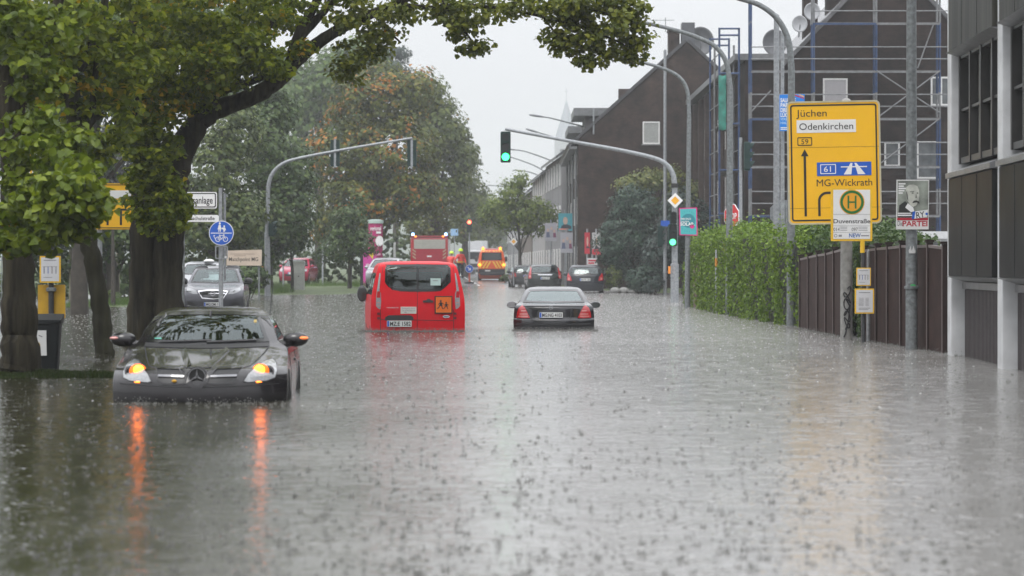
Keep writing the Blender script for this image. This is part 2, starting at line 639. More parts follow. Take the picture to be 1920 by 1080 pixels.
# haze of the rain
HZB = MB().box(-480, 480, -25, 1500, -3, 62)
hz = HZB.build("haze", [])
hm = bpy.data.materials.new("rain_haze")
hm.use_nodes = True
t = hm.node_tree
t.nodes.clear()
vo_ = t.nodes.new("ShaderNodeVolumePrincipled")
vo_.inputs["Color"].default_value = (0.96, 0.98, 1.0, 1)
vo_.inputs["Density"].default_value = 0.0006
vo_.inputs["Anisotropy"].default_value = 0.45
ou = t.nodes.new("ShaderNodeOutputMaterial")
t.links.new(vo_.outputs[0], ou.inputs["Volume"])
hz.data.materials.append(hm)
tag(hz, kind="stuff")
hz.display_type = 'WIRE'

# ------------------------------------------------------------------ buildings
brick = brick_mat("dark_brown_brick", (0.018, 0.0125, 0.011), (0.027, 0.018, 0.0155), (0.024, 0.021, 0.019))
brick_far = brick_mat("brown_brick", (0.030, 0.021, 0.018), (0.042, 0.029, 0.025), (0.036, 0.031, 0.028))
slate = M("slate_roof", (0.045, 0.046, 0.05), 0.4, var=0.3, scale=3, bump=0.02, bscale=6)
wetroof = M("wet_roof_tiles", (0.10, 0.10, 0.105), 0.25, var=0.35, scale=2.5, bump=0.03, bscale=5)
zinc = M("zinc_gutter", (0.16, 0.165, 0.17), 0.45, 0.4, var=0.2)
pvc = M("white_window_frame", (0.72, 0.72, 0.71), 0.4, var=0.05)
pane_m = M("window_pane", (0.10, 0.11, 0.115), 0.06, var=0.35, scale=2.2)
curtain = M("net_curtain", (0.30, 0.31, 0.30), 0.8, var=0.25, scale=30)
shutter = M("grey_shutter", (0.42, 0.41, 0.43), 0.6, var=0.05)

def window_y(parent, x0, x1, z0, z1, y, pm=pane_m, cross=False, lab=None):
    """window in a wall that faces the camera: frame proud of the wall, pane set into it, sill below"""
    b = MB()
    f = .07
    o = [(x0, z0), (x1, z0), (x1, z1), (x0, z1)]
    i_ = [(x0 + f, z0 + f), (x1 - f, z0 + f), (x1 - f, z1 - f), (x0 + f, z1 - f)]
    b.ringp(o, i_, y - .05, y + .02)
    if cross: b.box((x0 + x1) / 2 - .03, (x0 + x1) / 2 + .03, y - .045, y + .02, z0 + f, z1 - f)
    w = b.build("window", pvc, parent)
    if lab: w["label"] = lab
    MB().box(x0 + f + .003, x1 - f - .003, y - .012, y + .015, z0 + f + .003, z1 - f - .003).build("pane", pm, w)
    MB().box(x0 - .06, x1 + .06, y - .12, y + .01, z0 - .07, z0 - .003).build("sill", M("stone_sill", (0.2, 0.2, 0.2), 0.7), w)
    return w
def window_x(parent, y0, y1, z0, z1, x):
    """window in a wall that faces the road (-x)"""
    w = MB()
    f = .07
    for a, b_, c, d in ((y0, y1, z0, z0 + f), (y0, y1, z1 - f, z1), (y0, y0 + f, z0 + f, z1 - f), (y1 - f, y1, z0 + f, z1 - f)):
        w.box(x - .05, x + .02, a, b_, c, d)
    w = w.build("window", pvc, parent)
    MB().box(x - .012, x + .015, y0 + f + .003, y1 - f - .003, z0 + f + .003, z1 - f - .003).build("pane", pane_m, w)
    return w
def dish(parent_loc, r, name, label, face=-1):
    t = thing("satellite_dish", label, "satellite dish", parent_loc)
    dm = M("dish_grey_" + name, (0.12, 0.125, 0.135) if name == "dark" else (0.38, 0.39, 0.41), 0.5, var=.1)
    b = MB()
    prof = [(r * k / 8, .32 * r * (k / 8) ** 2) for k in range(1, 9)]
    vs, fs = [], []
    n = 24
    for q, zz in prof:
        for k in range(n):
            a = 2 * math.pi * k / n
            vs.append((q * math.cos(a) * .92, face * (-zz) * -1 * -1, q * math.sin(a)))
    for i in range(7):
        for k in range(n):
            fs.append((i * n + k, i * n + (k + 1) % n, (i + 1) * n + (k + 1) % n, (i + 1) * n + k))
    fs.append(list(range(n)))
    b.add(vs, fs)
    d = b.build("reflector", dm, t, smooth=True)
    so = d.modifiers.new("thick", 'SOLIDIFY')
    so.thickness = .03
    MB().tube([(0, .05, -.05), (0, .25, -r * .6), (0, .25, -r * 1.5)], .035, 8).build("bracket", galv, t)
    MB().tube([(0, 0, -r * .8), (0, -.5 * r, -r * .5), (0, -.75 * r, -.1 * r)], .02, 6).build("feed_arm", galvd, t)
    return t

# --- first brown gable house beyond the side street
HY = 145.0
h1 = thing("brick_house", "tall dark brown brick house whose plain gable holds one white framed window", "house", (0, HY, 0))
def hx_(px): return (px - 960) * HY / F
def hz_(py): return CH - (py - HZ) * HY / F
xl, xr_, zt, ze = hx_(1084), 15.3, 13.5, 8.2
xa = 9.5
g = [(xl, -1), (xr_, -1), (xr_, ze), (xa, zt), (xl, ze)]
MB().prism(g, 0, 26).build("wall", brick_far, h1)
rf_ = MB()
def roofslab(b, x0, z0, x1, z1, y0, y1, th=.16):
    d = Vector((x1 - x0, z1 - z0)).normalized()
    n = Vector((-d.y, d.x))
    if n.y < 0: n = -n
    o = [(x0 + n.x * .006, z0 + n.y * .006), (x1 + n.x * .006, z1 + n.y * .006), (x1 + n.x * th, z1 + n.y * th), (x0 + n.x * th, z0 + n.y * th)]
    b.prism(o, y0, y1)
roofslab(rf_, xl - .5, ze - .5 * (zt - ze) / (xa - xl), xa, zt, -.12, 26)
roofslab(rf_, xr_ + .4, ze - .4 * (zt - ze) / (xr_ - xa), xa, zt, -.12, 26)
roof = rf_.build("roof", slate, h1)
MB().box(8.55, 9.15, .5, 1.6, 12.2, 14.1).box(8.5, 9.2, .45, 1.65, 14.1, 14.2).build("chimney", brick_far, roof)
MB().box(9.25, 9.95, .1, 1.2, 13.0, 14.55).build("chimney", M("zinc_clad_chimney", (0.07, 0.075, 0.085), 0.5), roof)
MB().tube([(8.4, 1, 14.1), (8.4, 1, 14.9)], .02, 6).tube([(7.6, 1, 14.75), (8.9, 1, 14.75)], .015, 6).tube([(7.9, .8, 14.75), (7.9, 1.2, 14.75)], .012, 6).build("antenna", galvd, roof)
# dormers on the road side
dm_ = MB().box(hx_(1100), 6.9, 3, 9.0, 8.3, hz_(212)).build("dormer", M("dormer_cladding", (0.05, 0.045, 0.045), 0.6, var=.2), h1)
MB().box(hx_(1078), 7.4, 2.6, 9.4, hz_(212) + .003, hz_(197)).build("roof", zinc, dm_)
dm2 = MB().box(hx_(1098), 6.8, 13, 21, 8.3, hz_(228)).build("dormer", dm_.data.materials[0], h1)
MB().box(hx_(1074), 7.3, 12.6, 21.4, hz_(228) + .003, hz_(214)).build("roof", zinc, dm2)
window_y(h1, hx_(1205), hx_(1237), hz_(270), hz_(228), 0, curtain)
MB().box(xl - .5, xl - .05, -.1, 26, ze - .55, ze - .40).build("gutter", zinc, h1)
for yy, pxx in ((0.3, 1100), (8, 0), (16, 0), (24, 0)):
    MB().tube([(xl - .12, yy, ze - .5), (xl - .12, yy, -.2)], .06, 8).build("downpipe", zinc, h1)
MB().tube([(hx_(1113), -.08, hz_(203)), (hx_(1113), -.08, hz_(252))], .045, 8).build("downpipe", galv, h1)
for fl in range(3):
    for k in range(5):
        window_x(h1, 2.2 + k * 4.8, 3.4 + k * 4.8, .9 + fl * 2.7, 2.4 + fl * 2.7, xl)
# --- the houses further down the same side
def row_house(label, x0, y0, x1, y1, h, rh, wm, rm, nwin, floors):
    t = thing("row_house", label, "house", (x0, y0, 0), 0, "houses further down the street")
    w, d = x1 - x0, y1 - y0
    # front wall follows the bend: a box sheared along the road
    dx = road_x(y1) - road_x(y0)
    b = MB()
    b.add([(0, 0, -1), (w, 0, -1), (w + dx, d, -1), (dx, d, -1), (0, 0, h), (w, 0, h), (w + dx, d, h), (dx, d, h), (w / 2, 0, h + rh - .12), (w / 2 + dx, d, h + rh - .12)],
          [(0, 1, 5, 8, 4), (3, 7, 9, 6, 2), (0, 4, 7, 3), (1, 2, 6, 5), (0, 3, 2, 1)])
    b.build("wall", wm, t)
    r = MB()
    e = .35
    r.add([(-e, -.1, h - .2), (w / 2, -.1, h + rh), (w / 2 + dx, d, h + rh), (-e + dx, d, h - .2), (-e, -.1, h), (w / 2, -.1, h + rh + .2), (w / 2 + dx, d, h + rh + .2), (-e + dx, d, h)],
          [(0, 1, 2, 3), (4, 7, 6, 5), (0, 4, 5, 1), (2, 6, 7, 3), (0, 3, 7, 4)])
    r.add([(w + e, -.1, h - .2), (w / 2, -.1, h + rh), (w / 2 + dx, d, h + rh), (w + e + dx, d, h - .2), (w + e, -.1, h), (w / 2, -.1, h + rh + .2), (w / 2 + dx, d, h + rh + .2), (w + e + dx, d, h)],
          [(0, 1, 2, 3), (4, 7, 6, 5), (0, 4, 5, 1), (2, 6, 7, 3), (0, 3, 7, 4)])
    rr_ = r.build("roof", rm, t)
    MB().box(w * .4, w * .5, d * .3, d * .3 + .7, h + rh - .6, h + rh + 1.1).build("chimney", brick_far, rr_)
    for fl in range(floors):
        for k in range(nwin):
            fy = (k + .5) / nwin
            yy = d * fy
            xx = dx * fy
            b = MB().box(xx - .08, xx + .04, yy - .6, yy + .6, .9 + fl * 2.8, 2.4 + fl * 2.8)
            wn = b.build("window", pvc, t)
            MB().box(xx - .1, xx - .06, yy - .5, yy + .5, 1.0 + fl * 2.8, 2.3 + fl * 2.8).build("pane", pane_m, wn)
    return t
plaster_g = M("grey_plaster", (0.22, 0.22, 0.225), 0.8, var=.15, scale=.8)
plaster_w = M("pale_plaster", (0.34, 0.34, 0.335), 0.8, var=.1, scale=.8)
plaster_b = M("brown_render", (0.15, 0.12, 0.10), 0.8, var=.15, scale=.8)
row_house("grey plastered row house just beyond the brown gable house", 3.2, 172, 13, 192, 8.4, 3.6, plaster_g, slate, 6, 3)
row_house("pale plastered row house with dark roof, second beyond the brown gable house", 2.4, 193, 12, 216, 8.0, 3.4, plaster_w, slate, 6, 3)
row_house("brown rendered row house in the haze behind the pale plastered one", 1.6, 217, 11.5, 246, 7.4, 4, plaster_b, slate, 7, 2)
row_house("faint grey house farthest down the street below the church", 1.0, 248, 11, 300, 7.6, 4, plaster_g, slate, 8, 2)

# --- brown gable house with the scaffold
GY = 113.0
h2 = thing("brick_house", "dark brown brick house wrapped in blue scaffolding, with a steep gable", "house", (0, GY, 0))
def gx(px): return (px - 960) * GY / F
def gz(py): return CH - (py - HZ) * GY / F
xl2, xr2, ze2, xa2, za2 = gx(1480), gx(1850), gz(115), gx(1665), gz(-78)
MB().prism([(xl2, -1), (xr2, -1), (xr2, ze2), (xa2, za2), (xl2, ze2)], 0, 20).build("wall", brick, h2)
rb = MB()
roofslab(rb, xl2 - .3, ze2 - .3, xa2, za2, -.15, 20)
roofslab(rb, xr2 + .4, ze2 - .4, xa2, za2, -.15, 20)
roof2 = rb.build("roof", wetroof, h2)
for xx, zz in ((14.0, 13.2), (13.0, 11.9)):
    MB().box(xx - .3, xx + .3, 3, 3.8, zz - 1, zz + 1.5).box(xx - .36, xx + .36, 2.94, 3.86, zz + 1.5, zz + 1.62).build("chimney", brick, roof2)
window_y(h2, gx(1543), gx(1589), gz(225), gz(147), 0, shutter, lab="window with its grey shutter down")
window_y(h2, gx(1745), gx(1785), gz(198), gz(144), 0, cross=True)
window_y(h2, gx(1658), gx(1687), gz(312), gz(266), 0)
window_y(h2, gx(1719), gx(1758), gz(335), gz(265), 0)
# flat-topped front wing that carries on along the road
wx = gx(1398)
MB().box(wx, xl2 - .004, .3, 38, -1, gz(112)).build("front_wing", brick, h2)
MB().box(wx - .45, xl2 + .3, .15, 38, gz(112) + .003, gz(100)).build("cornice", zinc, h2)
for k in range(8):
    MB().box(wx - .22, wx - .004, 3 + k * 4.4, 3.5 + k * 4.4, -1, gz(118)).build("pilaster", M("brown_pilaster", (0.06, 0.044, 0.038), 0.8, var=.2, spec=.1), h2)
for k in range(7):
    for fl in range(3):
        window_x(h2, 4.7 + k * 4.4, 5.9 + k * 4.4, .9 + fl * 2.9, 2.5 + fl * 2.9, wx)
# white conservatory at its foot
cy = -4.0
ann = thing("conservatory", "low white annexe with a row of windows below the scaffolded house", "annexe", (0, GY - 8, 0))
AY = GY - 8
def ax(px): return (px - 960) * AY / F
def az(py): return CH - (py - HZ) * AY / F
MB().box(ax(1640), ax(1800), 0, 5, -.5, az(448)).build("wall", M("annexe_white", (0.55, 0.56, 0.57), .6, var=.08), ann)
MB().box(ax(1634), ax(1806), -.35, 5.3, az(448) + .003, az(434)).build("roof", M("annexe_roof", (0.5, 0.51, 0.52), .5, var=.1), ann)
MB().box(ax(1634), ax(1800), -.5, -.02, -.5, az(472)).build("ledge", M("annexe_grey", (0.34, 0.35, 0.36), .6), ann)
for a, b_ in ((1652, 1678), (1686, 1722), (1728, 1764)):
    window_y(ann, ax(a), ax(b_), az(470), az(449), 0)

# satellite dishes
for px, py, Y, r, k, lab in ((1313, 78, 146, .8, "dark", "large dark satellite dish beside the chimneys of the window gable"),
                             (1499, 45, 112.6, .36, "light", "pale satellite dish upright on the scaffolded roof"),
                             (1452, 80, 116, .58, "dark", "dark satellite dish behind the thin pale pole"),
                             (1522, 22, 114, .38, "light", "light satellite dish highest on the scaffolded roof, by the chimney")):
    v = pos(px, py, Y)
    dish(v, r, k, lab, 1)

# church far away in the haze
ch = thing("church", "church with a pointed spire, almost lost in the haze", "church", ((1062 - 960) * 800 / F, 800, 0))
cs = 800 / F
stone = M("church_stone_hazed", (0.42, 0.43, 0.45), .8, var=.1)  # lightened so that the haze is partly in the stone colour
zb_, ztp = CH - (262 - HZ) * cs, CH - (186 - HZ) * cs
MB().box(-3.5, 3.5, -3.5, 3.5, 0, zb_).build("tower", stone, ch)
sp = MB()
n = 8
vs = [(3.9 * math.cos(R(22.5 + 45 * k)), 3.9 * math.sin(R(22.5 + 45 * k)), zb_ + .01) for k in range(8)] + [(1.9 * math.cos(R(22.5 + 45 * k)), 1.9 * math.sin(R(22.5 + 45 * k)), zb_ + (ztp - zb_) * .5) for k in range(8)] + [(0, 0, ztp)]
sp.add(vs, [(k, (k + 1) % 8, 8 + (k + 1) % 8, 8 + k) for k in range(8)] + [(8 + k, 8 + (k + 1) % 8, 16) for k in range(8)] + [list(range(8))])
spire = sp.build("spire", M("church_slate_hazed", (0.30, 0.32, 0.35), .6), ch)  # slate lightened too, haze put into its colour
MB().tube([(0, 0, ztp), (0, 0, ztp + 3.4)], .09, 6).tube([(-.8, 0, ztp + 2.4), (.8, 0, ztp + 2.4)], .08, 6).build("cross", stone, spire)
MB().prism([(-8, 0), (8, 0), (8, 14), (0, 25), (-8, 14)], 3.6, 40).build("nave", stone, ch)
for k in (-1.4, 1.4):
    MB().box(k - .6, k + .6, -3.56, -3.4, zb_ - 8, zb_ - 3).build("window", slate, ch)

# --- office building at the right edge
ob = thing("office_building", "grey office building with white pillars and dark glossy panels", "building", (0, 0, 0))
paint_w = M("pillar_white", (0.60, 0.61, 0.62), .5, var=.14, scale=3)
glossy = M("dark_glass_panel", (0.016, 0.017, 0.017), .28, var=.5, scale=1.6, spec=.012)
bronze = M("bronze_cladding", (0.036, 0.036, 0.030), .5, var=.7, scale=5, streak=True, spec=.12)
ledge = M("aluminium_ledge", (0.20, 0.205, 0.21), .35, .5, var=.25)
ribm = M("ribbed_dark_panel", (0.04, 0.03, 0.032), .45, var=.25)
framed = M("window_frame_bronze", (0.028, 0.027, 0.026), .4, var=.2)
blind = M("vertical_blind", (0.17, 0.17, 0.155), .8, var=.35, scale=20, streak=True)
MB().box(6.86, 16, 24, 41.2, -1, 12).build("wall", M("office_wall", (0.12, 0.12, 0.12), .7), ob)
bays = [(36.05, 40.7), (31.4, 35.6), (26.8, 31.0)]
for k, yy in enumerate((40.75, 35.62, 31.0, 26.4)):
    MB().box(6.56, 6.85, yy, yy + .42, -1, 12).build("pillar", paint_w, ob, bevel=.012)
for (y0, y1) in bays:
    y0 += .04; y1 -= .04
    b = MB().box(6.78, 6.855, y0, y1, -1, 1.12)
    nr = 34
    for i in range(nr):
        yy = y0 + (y1 - y0) * (i + .5) / nr
        b.box(6.752, 6.779, yy - .035, yy + .035, -1, 1.02)
    b.build("ribbed_panel", ribm, ob)
    MB().box(6.72, 6.85, y0, y1, 1.03, 1.13).build("ledge", ledge, ob)
    for (z0, z1, m) in ((1.22, 2.70, glossy), (4.62, 6.4, bronze)):
        b = MB().box(6.50, 6.85, y0 + .05, y1 - .05, z0, z1)
        p = b.build("spandrel_panel", m, ob, bevel=.015)
        MB().prism([(6.47, z0 - .003), (6.85, z0 - .003), (6.85, z0 - .11)], y0, y1).build("drip_edge", ledge, p)
        for q in (1, 2):
            yy = y0 + (y1 - y0) * q / 3
            MB().box(6.494, 6.502, yy - .008, yy + .008, z0 + .02, z1 - .02).build("joint", black, p)
    b = MB()
    b.add([(6.46, y0, 2.78), (6.85, y0, 2.92), (6.85, y1, 2.92), (6.46, y1, 2.78), (6.46, y0, 2.705), (6.85, y0, 2.705), (6.85, y1, 2.705), (6.46, y1, 2.705)],
          [(0, 1, 2, 3), (4, 7, 6, 5), (0, 3, 7, 4), (0, 4, 5, 1), (1, 5, 6, 2), (2, 6, 7, 3)])
    b.build("ledge", ledge, ob)
    w = MB()
    n = 4
    for i in range(n + 1):
        yy = y0 + .06 + (y1 - y0 - .12) * i / n
        w.box(6.66, 6.80, yy - .05, yy + .05, 2.925, 4.6)
    w.box(6.68, 6.80, y0 + .01, y1 - .01, 2.925, 3.02).box(6.68, 6.80, y0 + .01, y1 - .01, 4.52, 4.6).box(6.69, 6.79, y0 + .01, y1 - .01, 3.72, 3.76)
    wn = w.build("window", framed, ob)
    MB().box(6.80, 6.82, y0, y1, 2.93, 4.6).build("pane", M("office_pane", (0.05, 0.055, 0.055), .05, var=.3, scale=1.5), wn)
    b = MB()
    for i in range(14):
        if i % 5 == 2: continue
        yy = y0 + .2 + (y1 - y0 - .4) * i / 14
        b.box(6.785, 6.798, yy, yy + .14, 3.03, 4.5)
    b.build("blind", blind, wn)
MB().box(6.77, 6.79, 38.0, 38.025, 3.03, 4.0).build("yellow_strip", yframe, ob)  # thin yellow strip in front of the office pane
ob.rotation_euler.z = R(-1.8)
ob.location = Vector((6.56, 36, 0)) - Matrix.Rotation(R(-1.8), 3, "Z") @ Vector((6.56, 36, 0))
# ------------------------------------------------------------------ lamps, signals, signs
def emis(name, col, k):
    return M(name, col, 0.4, emit=k, ecol=col, var=0.02)
g_on = emis("signal_green_lit", (0.025, 1.0, 0.20), 7)
r_on = emis("signal_red_lit", (1.0, 0.10, 0.05), 8)
lens_off = M("signal_lens_dark", (0.02, 0.025, 0.025), .2, var=.2)
amber = emis("amber_lamp", (1.0, 0.17, 0.008), 16)
amber_s = emis("amber_small_lamp", (1.0, 0.22, 0.015), 4)
bluelamp = emis("blue_beacon", (0.25, 0.42, 1.0), 7)
whitelamp = emis("white_lamp", (1.0, 0.95, 0.85), 6)

def smooth_path(pts, n=6):
    pts = [Vector(p) for p in pts]
    out = []
    for i in range(len(pts) - 1):
        a, b, c, d = pts[max(i - 1, 0)], pts[i], pts[i + 1], pts[min(i + 2, len(pts) - 1)]
        for k in range(n):
            t = k / n
            out.append(.5 * ((2 * b) + (c - a) * t + (2 * a - 5 * b + 4 * c - d) * t * t + (3 * b - a - 3 * c + d) * t ** 3))
    out.append(pts[-1])
    return out

def signal_head(parent, c, lit=None, w=.30, h=1.0, face='near', litmat=None, plate=True):
    """three-lens signal head; face near = towards the viewer, away, or side (towards +x)"""
    x, y, z = c
    H = thing_part = None
    b = MB()
    def tr(u, v, q):      # u across, v out of the face, q up
        if face == 'near': return (x + u, y - v, z + q)
        if face == 'away': return (x - u, y + v, z + q)
        return (x + v, y + u, z + q)
    def pr(o, a, d, name, m, par, smooth=False):
        bb = MB()
        n = len(o)
        vs = [tr(u, a, q) for u, q in o] + [tr(u, d, q) for u, q in o]
        bb.add(vs, [list(range(n)), list(range(2 * n - 1, n - 1, -1))] + [(i, i + n, (i + 1) % n + n, (i + 1) % n) for i in range(n)])
        return bb.build(name, m, par, smooth)
    H = pr(rrect(-w / 2, w / 2, -h / 2, h / 2, .05), -.12, .08, "signal_head", signal_green, parent)
    if face == 'away':
        pr(rrect(-.05, .05, -h / 2 - .05, h / 2 + .05, .01), -.17, -.124, "mounting_rail", galv, H)
    for k in range(3):
        q = h * (.32 - .32 * k)
        r = w * .36
        on = (lit == k)
        pr(circ(0, q, r, 20), .084, .10, "lens", (litmat or g_on) if on else lens_off, H)
        vis = MB()
        vs, fs = [], []
        nn = 16
        for i in range(nn + 1):
            a = R(-20 + 220 * i / nn)
            for (rr_, v) in ((r * 1.12, .082), (r * 1.12, .082 + r * 1.35 * (.45 + .55 * max(0, math.sin(a)))), (r * 1.2, .082 + r * 1.35 * (.45 + .55 * max(0, math.sin(a)))), (r * 1.2, .082)):
                vs.append(tr(rr_ * math.cos(a), v, q + rr_ * math.sin(a)))
        for i in range(nn):
            for j in range(4):
                fs.append((i * 4 + j, i * 4 + (j + 1) % 4, i * 4 + 4 + (j + 1) % 4, i * 4 + 4 + j))
        vis.add(vs, fs)
        vis.build("visor", signal_green, H, True)
    return H

def lamp(label, px, py0, pts, r0, r1, Y=None, group=None, head=True, mat=None, dy=0.0):
    """lamp column with a curved outreach arm: base at (px, py0), pts = arm in photo pixels from column to tip"""
    Y = Y or dep(py0)
    A = At(px, Y)
    t = thing("street_lamp", label, "street lamp", A.loc, 0, group)
    col = [(0, 0, -.6), (0, 0, .3)] + [tuple(A.p(*pts[0]))]
    MB().tube([(0, 0, -.6), tuple(Vector((0, 0, 1.1))), tuple(A.p(*pts[0]))], [r0 * 1.12, r0, r0 * .82], 14).build("pole", mat or galvd, t, True)
    path = smooth_path([A.p(*p) for p in pts])
    n = len(path)
    MB().tube(path, [r0 * .82 + (r1 - r0 * .82) * i / (n - 1) for i in range(n)], 10).build("arm", mat or galvd, t, True)
    if head:
        e, d = path[-1], (path[-1] - path[-3]).normalized()
        hb = MB()
        hb.tube([e - d * .05, e + d * .12, e + d * .5, e + d * .72, e + d * .8], [.04, .06, .07, .05, .02], 10)
        hh = hb.build("lamp_head", M("lamp_grey", (.17, .18, .19), .5, .2), t, True)
    return t
# near row along the right-hand path
lamp("tall mottled lamp column beside the hedge end whose arm leaves the picture at the top", 1483, 611,
     [(1484, 130), (1478, 75), (1458, 36), (1425, 10), (1385, -3), (1330, -18), (1270, -30)], .095, .045)
lamp("mottled lamp column with a curved arm standing before the middle of the hedge", 1367, 590,
     [(1369, 165), (1362, 118), (1342, 88), (1310, 71), (1272, 58), (1215, 44), (1150, 28)], .095, .045)
lamp("curved lamp column that carries the teal and pink solar poster", 1289, 577,
     [(1292, 220), (1289, 172), (1274, 145), (1245, 129), (1205, 117), (1150, 103), (1090, 90)], .085, .04)
lamp("slim lamp column with a sloping arm in front of the window gable", 1142, 545,
     [(1142, 300), (1139, 270), (1127, 253), (1105, 241), (1070, 231), (1035, 222), (1018, 219)], .075, .035, 150)
gl = "lamps receding along the street"
lamp("faint lamp column close behind the sloping one by the window gable", 1110, 530, [(1110, 330), (1107, 295), (1097, 280), (1075, 270), (1045, 259), (1008, 248)], .07, .035, 172, gl)
lamp("faint lamp column whose arm reaches left under the green signal arm", 1059, 525, [(1059, 340), (1056, 320), (1045, 307), (1020, 296), (985, 284), (966, 281)], .085, .045, 215, gl)
lamp("faint lamp column above the small street tree, arm just beside the signal", 1036, 520, [(1036, 360), (1034, 342), (1024, 325), (1005, 312), (980, 302), (962, 296)], .09, .05, 250, gl)
lamp("faint lamp column lowest of those over the small street tree", 1028, 516, [(1030, 375), (1028, 350), (1018, 334), (1000, 325), (985, 321), (975, 320)], .1, .055, 290, gl)
lamp("very faint lamp with a short arm in the haze left of the small street tree", 960, 512, [(960, 385), (957, 362), (948, 352), (935, 349), (925, 348)], .1, .055, 330, gl)

def straight_pole(name, label, cat, px, py0, pytop, r, mat, Y=None, collar=True, group=None):
    Y = Y or dep(py0)
    A = At(px, Y)
    t = thing(name, label, cat, A.loc, 0, group)
    top = A.p(px, pytop)
    b = MB().tube([(0, 0, -.6), (0, 0, 1.0), tuple(top)], [r, r * .98, r * .8], 14)
    b.build("pole", mat, t, True)
    if collar:
        MB().lathe([(r * 1.0, -.03), (r * 1.25, -.02), (r * 1.25, .02), (r * 1.0, .03)], (0, 0, 1.02)).build("collar", mat, t, True)
    MB().lathe([(r * .82, 0), (r * .85, .01), (r * .5, .05), (.005, .07)], (top.x, 0, top.z - .004)).build("cap", mat, t, True)
    return t
straight_pole("steel_pole", "straight slim grey pole beside the green signal mast", "pole", 1247, 553, 95, .085, galv)
straight_pole("steel_pole", "pale pole with a small side bracket behind the blue poster", "pole", 1456, 600, 30, .085, galv, 66)
straight_pole("steel_pole", "thin pale pole just left of the blue poster, reaching above the roof", "pole", 1467, 604, 62, .055, galv, 65)
P1709 = straight_pole("lamp_post", "thick mottled lamp post carrying the portrait poster before the brown fence", "pole", 1709, 655, -60, .098, galvd)
MB().prism([(-.06, 1.62), (-.03, 1.70), (-.01, 1.62), (.02, 1.71), (.045, 1.61), (.06, 1.69), (.045, 1.58), (-.05, 1.58)], -.105, -.098).build("tag_mark", M("white_spray", (.55, .55, .55), .6), P1709)
MB().prism(circ(.01, 1.05, .045, 12, .022), -.103, -.097).build("sticker", M("green_sticker", (.02, .35, .08), .5), P1709)

# --- mast with the lit green signal
Y = dep(567)
A = At(1265, Y)
t = thing("traffic_light", "curved grey signal mast with a lit green light at the end of its long arm", "traffic light", A.loc)
MB().tube([(0, 0, -.6), (0, 0, 1.4), (0, 0, 1.42), tuple(A.p(1265, 352))], [.15, .15, .11, .10], 14).build("pole", galv, t, True)
path = smooth_path([A.p(1265, 352), A.p(1262, 328), A.p(1250, 309), A.p(1225, 296), A.p(1160, 281), A.p(1060, 263), A.p(947, 242)])
MB().tube(path, [.105 - .05 * i / (len(path) - 1) for i in range(len(path))], 12).build("arm", galv, t, True)
MB().tube([A.p(1265, 352), A.p(1265, 344)], .13, 14).build("collar", rubber, t, True)
v = A.p(948, 276)
signal_head(t, (v.x, -.12, v.z), 2, .37, 1.13)
v = A.p(1262, 432)
hd = signal_head(t, (v.x - .03, -.24, A.z(441)), 2, .32, .80, 'near', emis("signal_green_small", (0.10, 1.0, 0.36), 2.2))
v = A.p(1263, 404)
signal_head(t, (v.x - .02, -.24, A.z(409)), None, .24, .42)
MB().box(-.25, -.17, -.30, -.2, 1.05, 1.32).build("push_button", M("orange_button_box", (.75, .25, .02), .5), t)
# companion head on the slim pole
Y = dep(553); A = At(1247, Y)
t = thing("traffic_light", "dark signal head facing aside on the slim pole left of the green mast", "traffic light", (A.loc[0] - .1, Y, A.z(443)))
signal_head(t, (-.12, -.15, 0), None, .34, .95, 'side')
MB().box(-.05, .12, -.1, .1, -.1, .1).build("bracket", galv, t)
b = thing("blue_plate", "small blue plate on the slim pole above the dark signal head", "sign", (A.loc[0], Y - .095, A.z(419)))
MB().prism(rrect(-.2, .2, -.13, .13, .02), -.02, 0).build("plate", blue, b)
# signal on the scaffold side
Y = 98; A = At(1404, Y)
t = thing("traffic_light", "green signal head seen from the side beside the blue scaffold tower", "traffic light", A.loc)
v = A.z(293)
MB().tube([(-.28, .2, -.5), (-.28, .2, v + .7)], .06, 10).build("pole", galv, t, True)
signal_head(t, (-.05, .05, v), None, .38, 1.05, 'side')

# --- mast arm on the left with two heads seen from behind
Y = dep(555); A = At(502, Y)
t = thing("traffic_light", "curved grey signal mast on the left with two signal heads seen from behind", "traffic light", A.loc)
MB().tube([(0, 0, -.5), tuple(A.p(501, 436)), tuple(A.p(501, 435)), tuple(A.p(503, 352))], [.14, .125, .10, .09], 14).build("pole", galv, t, True)
path = smooth_path([A.p(503, 352), A.p(508, 331), A.p(522, 313), A.p(548, 300), A.p(620, 285), A.p(700, 271), A.p(773, 259)])
MB().tube(path, [.095 - .045 * i / (len(path) - 1) for i in range(len(path))], 12).build("arm", galv, t, True)
for px in (628, 772):
    v = A.p(px, 287)
    signal_head(t, (v.x, .16, v.z), None, .40, 1.16, 'away')
v = A.p(514, 430)
signal_head(t, (v.x - .1, -.1, v.z), None, .36, .62, 'side')
MB().box(-.3, -.2, -.1, .1, 1.0, 1.3).build("push_button", MATS["orange_button_box"], t)
Y = 112; A = At(430, Y)
t = thing("traffic_light", "green signal head seen from the side just right of the street name signs", "traffic light", A.loc)
MB().tube([(-.2, .1, -.5), (-.2, .1, A.z(385))], .06, 10).build("pole", galv, t, True)
signal_head(t, (0, 0, A.z(412)), None, .36, .6, 'side')
# far red signal
Y = 215; A = At(880, Y)
t = thing("traffic_light", "far traffic light showing red in the haze above the lorries", "traffic light", A.loc)
MB().tube([(0, .2, 0), (0, .2, A.z(412))], .06, 8).build("pole", galv, t, True)
signal_head(t, (0, 0, A.z(424)), 0, .42, 1.0, 'near', r_on)

# ------------------------------------------------------------------ signs
def plate_post(A, x0, x1, z0, z1): pass
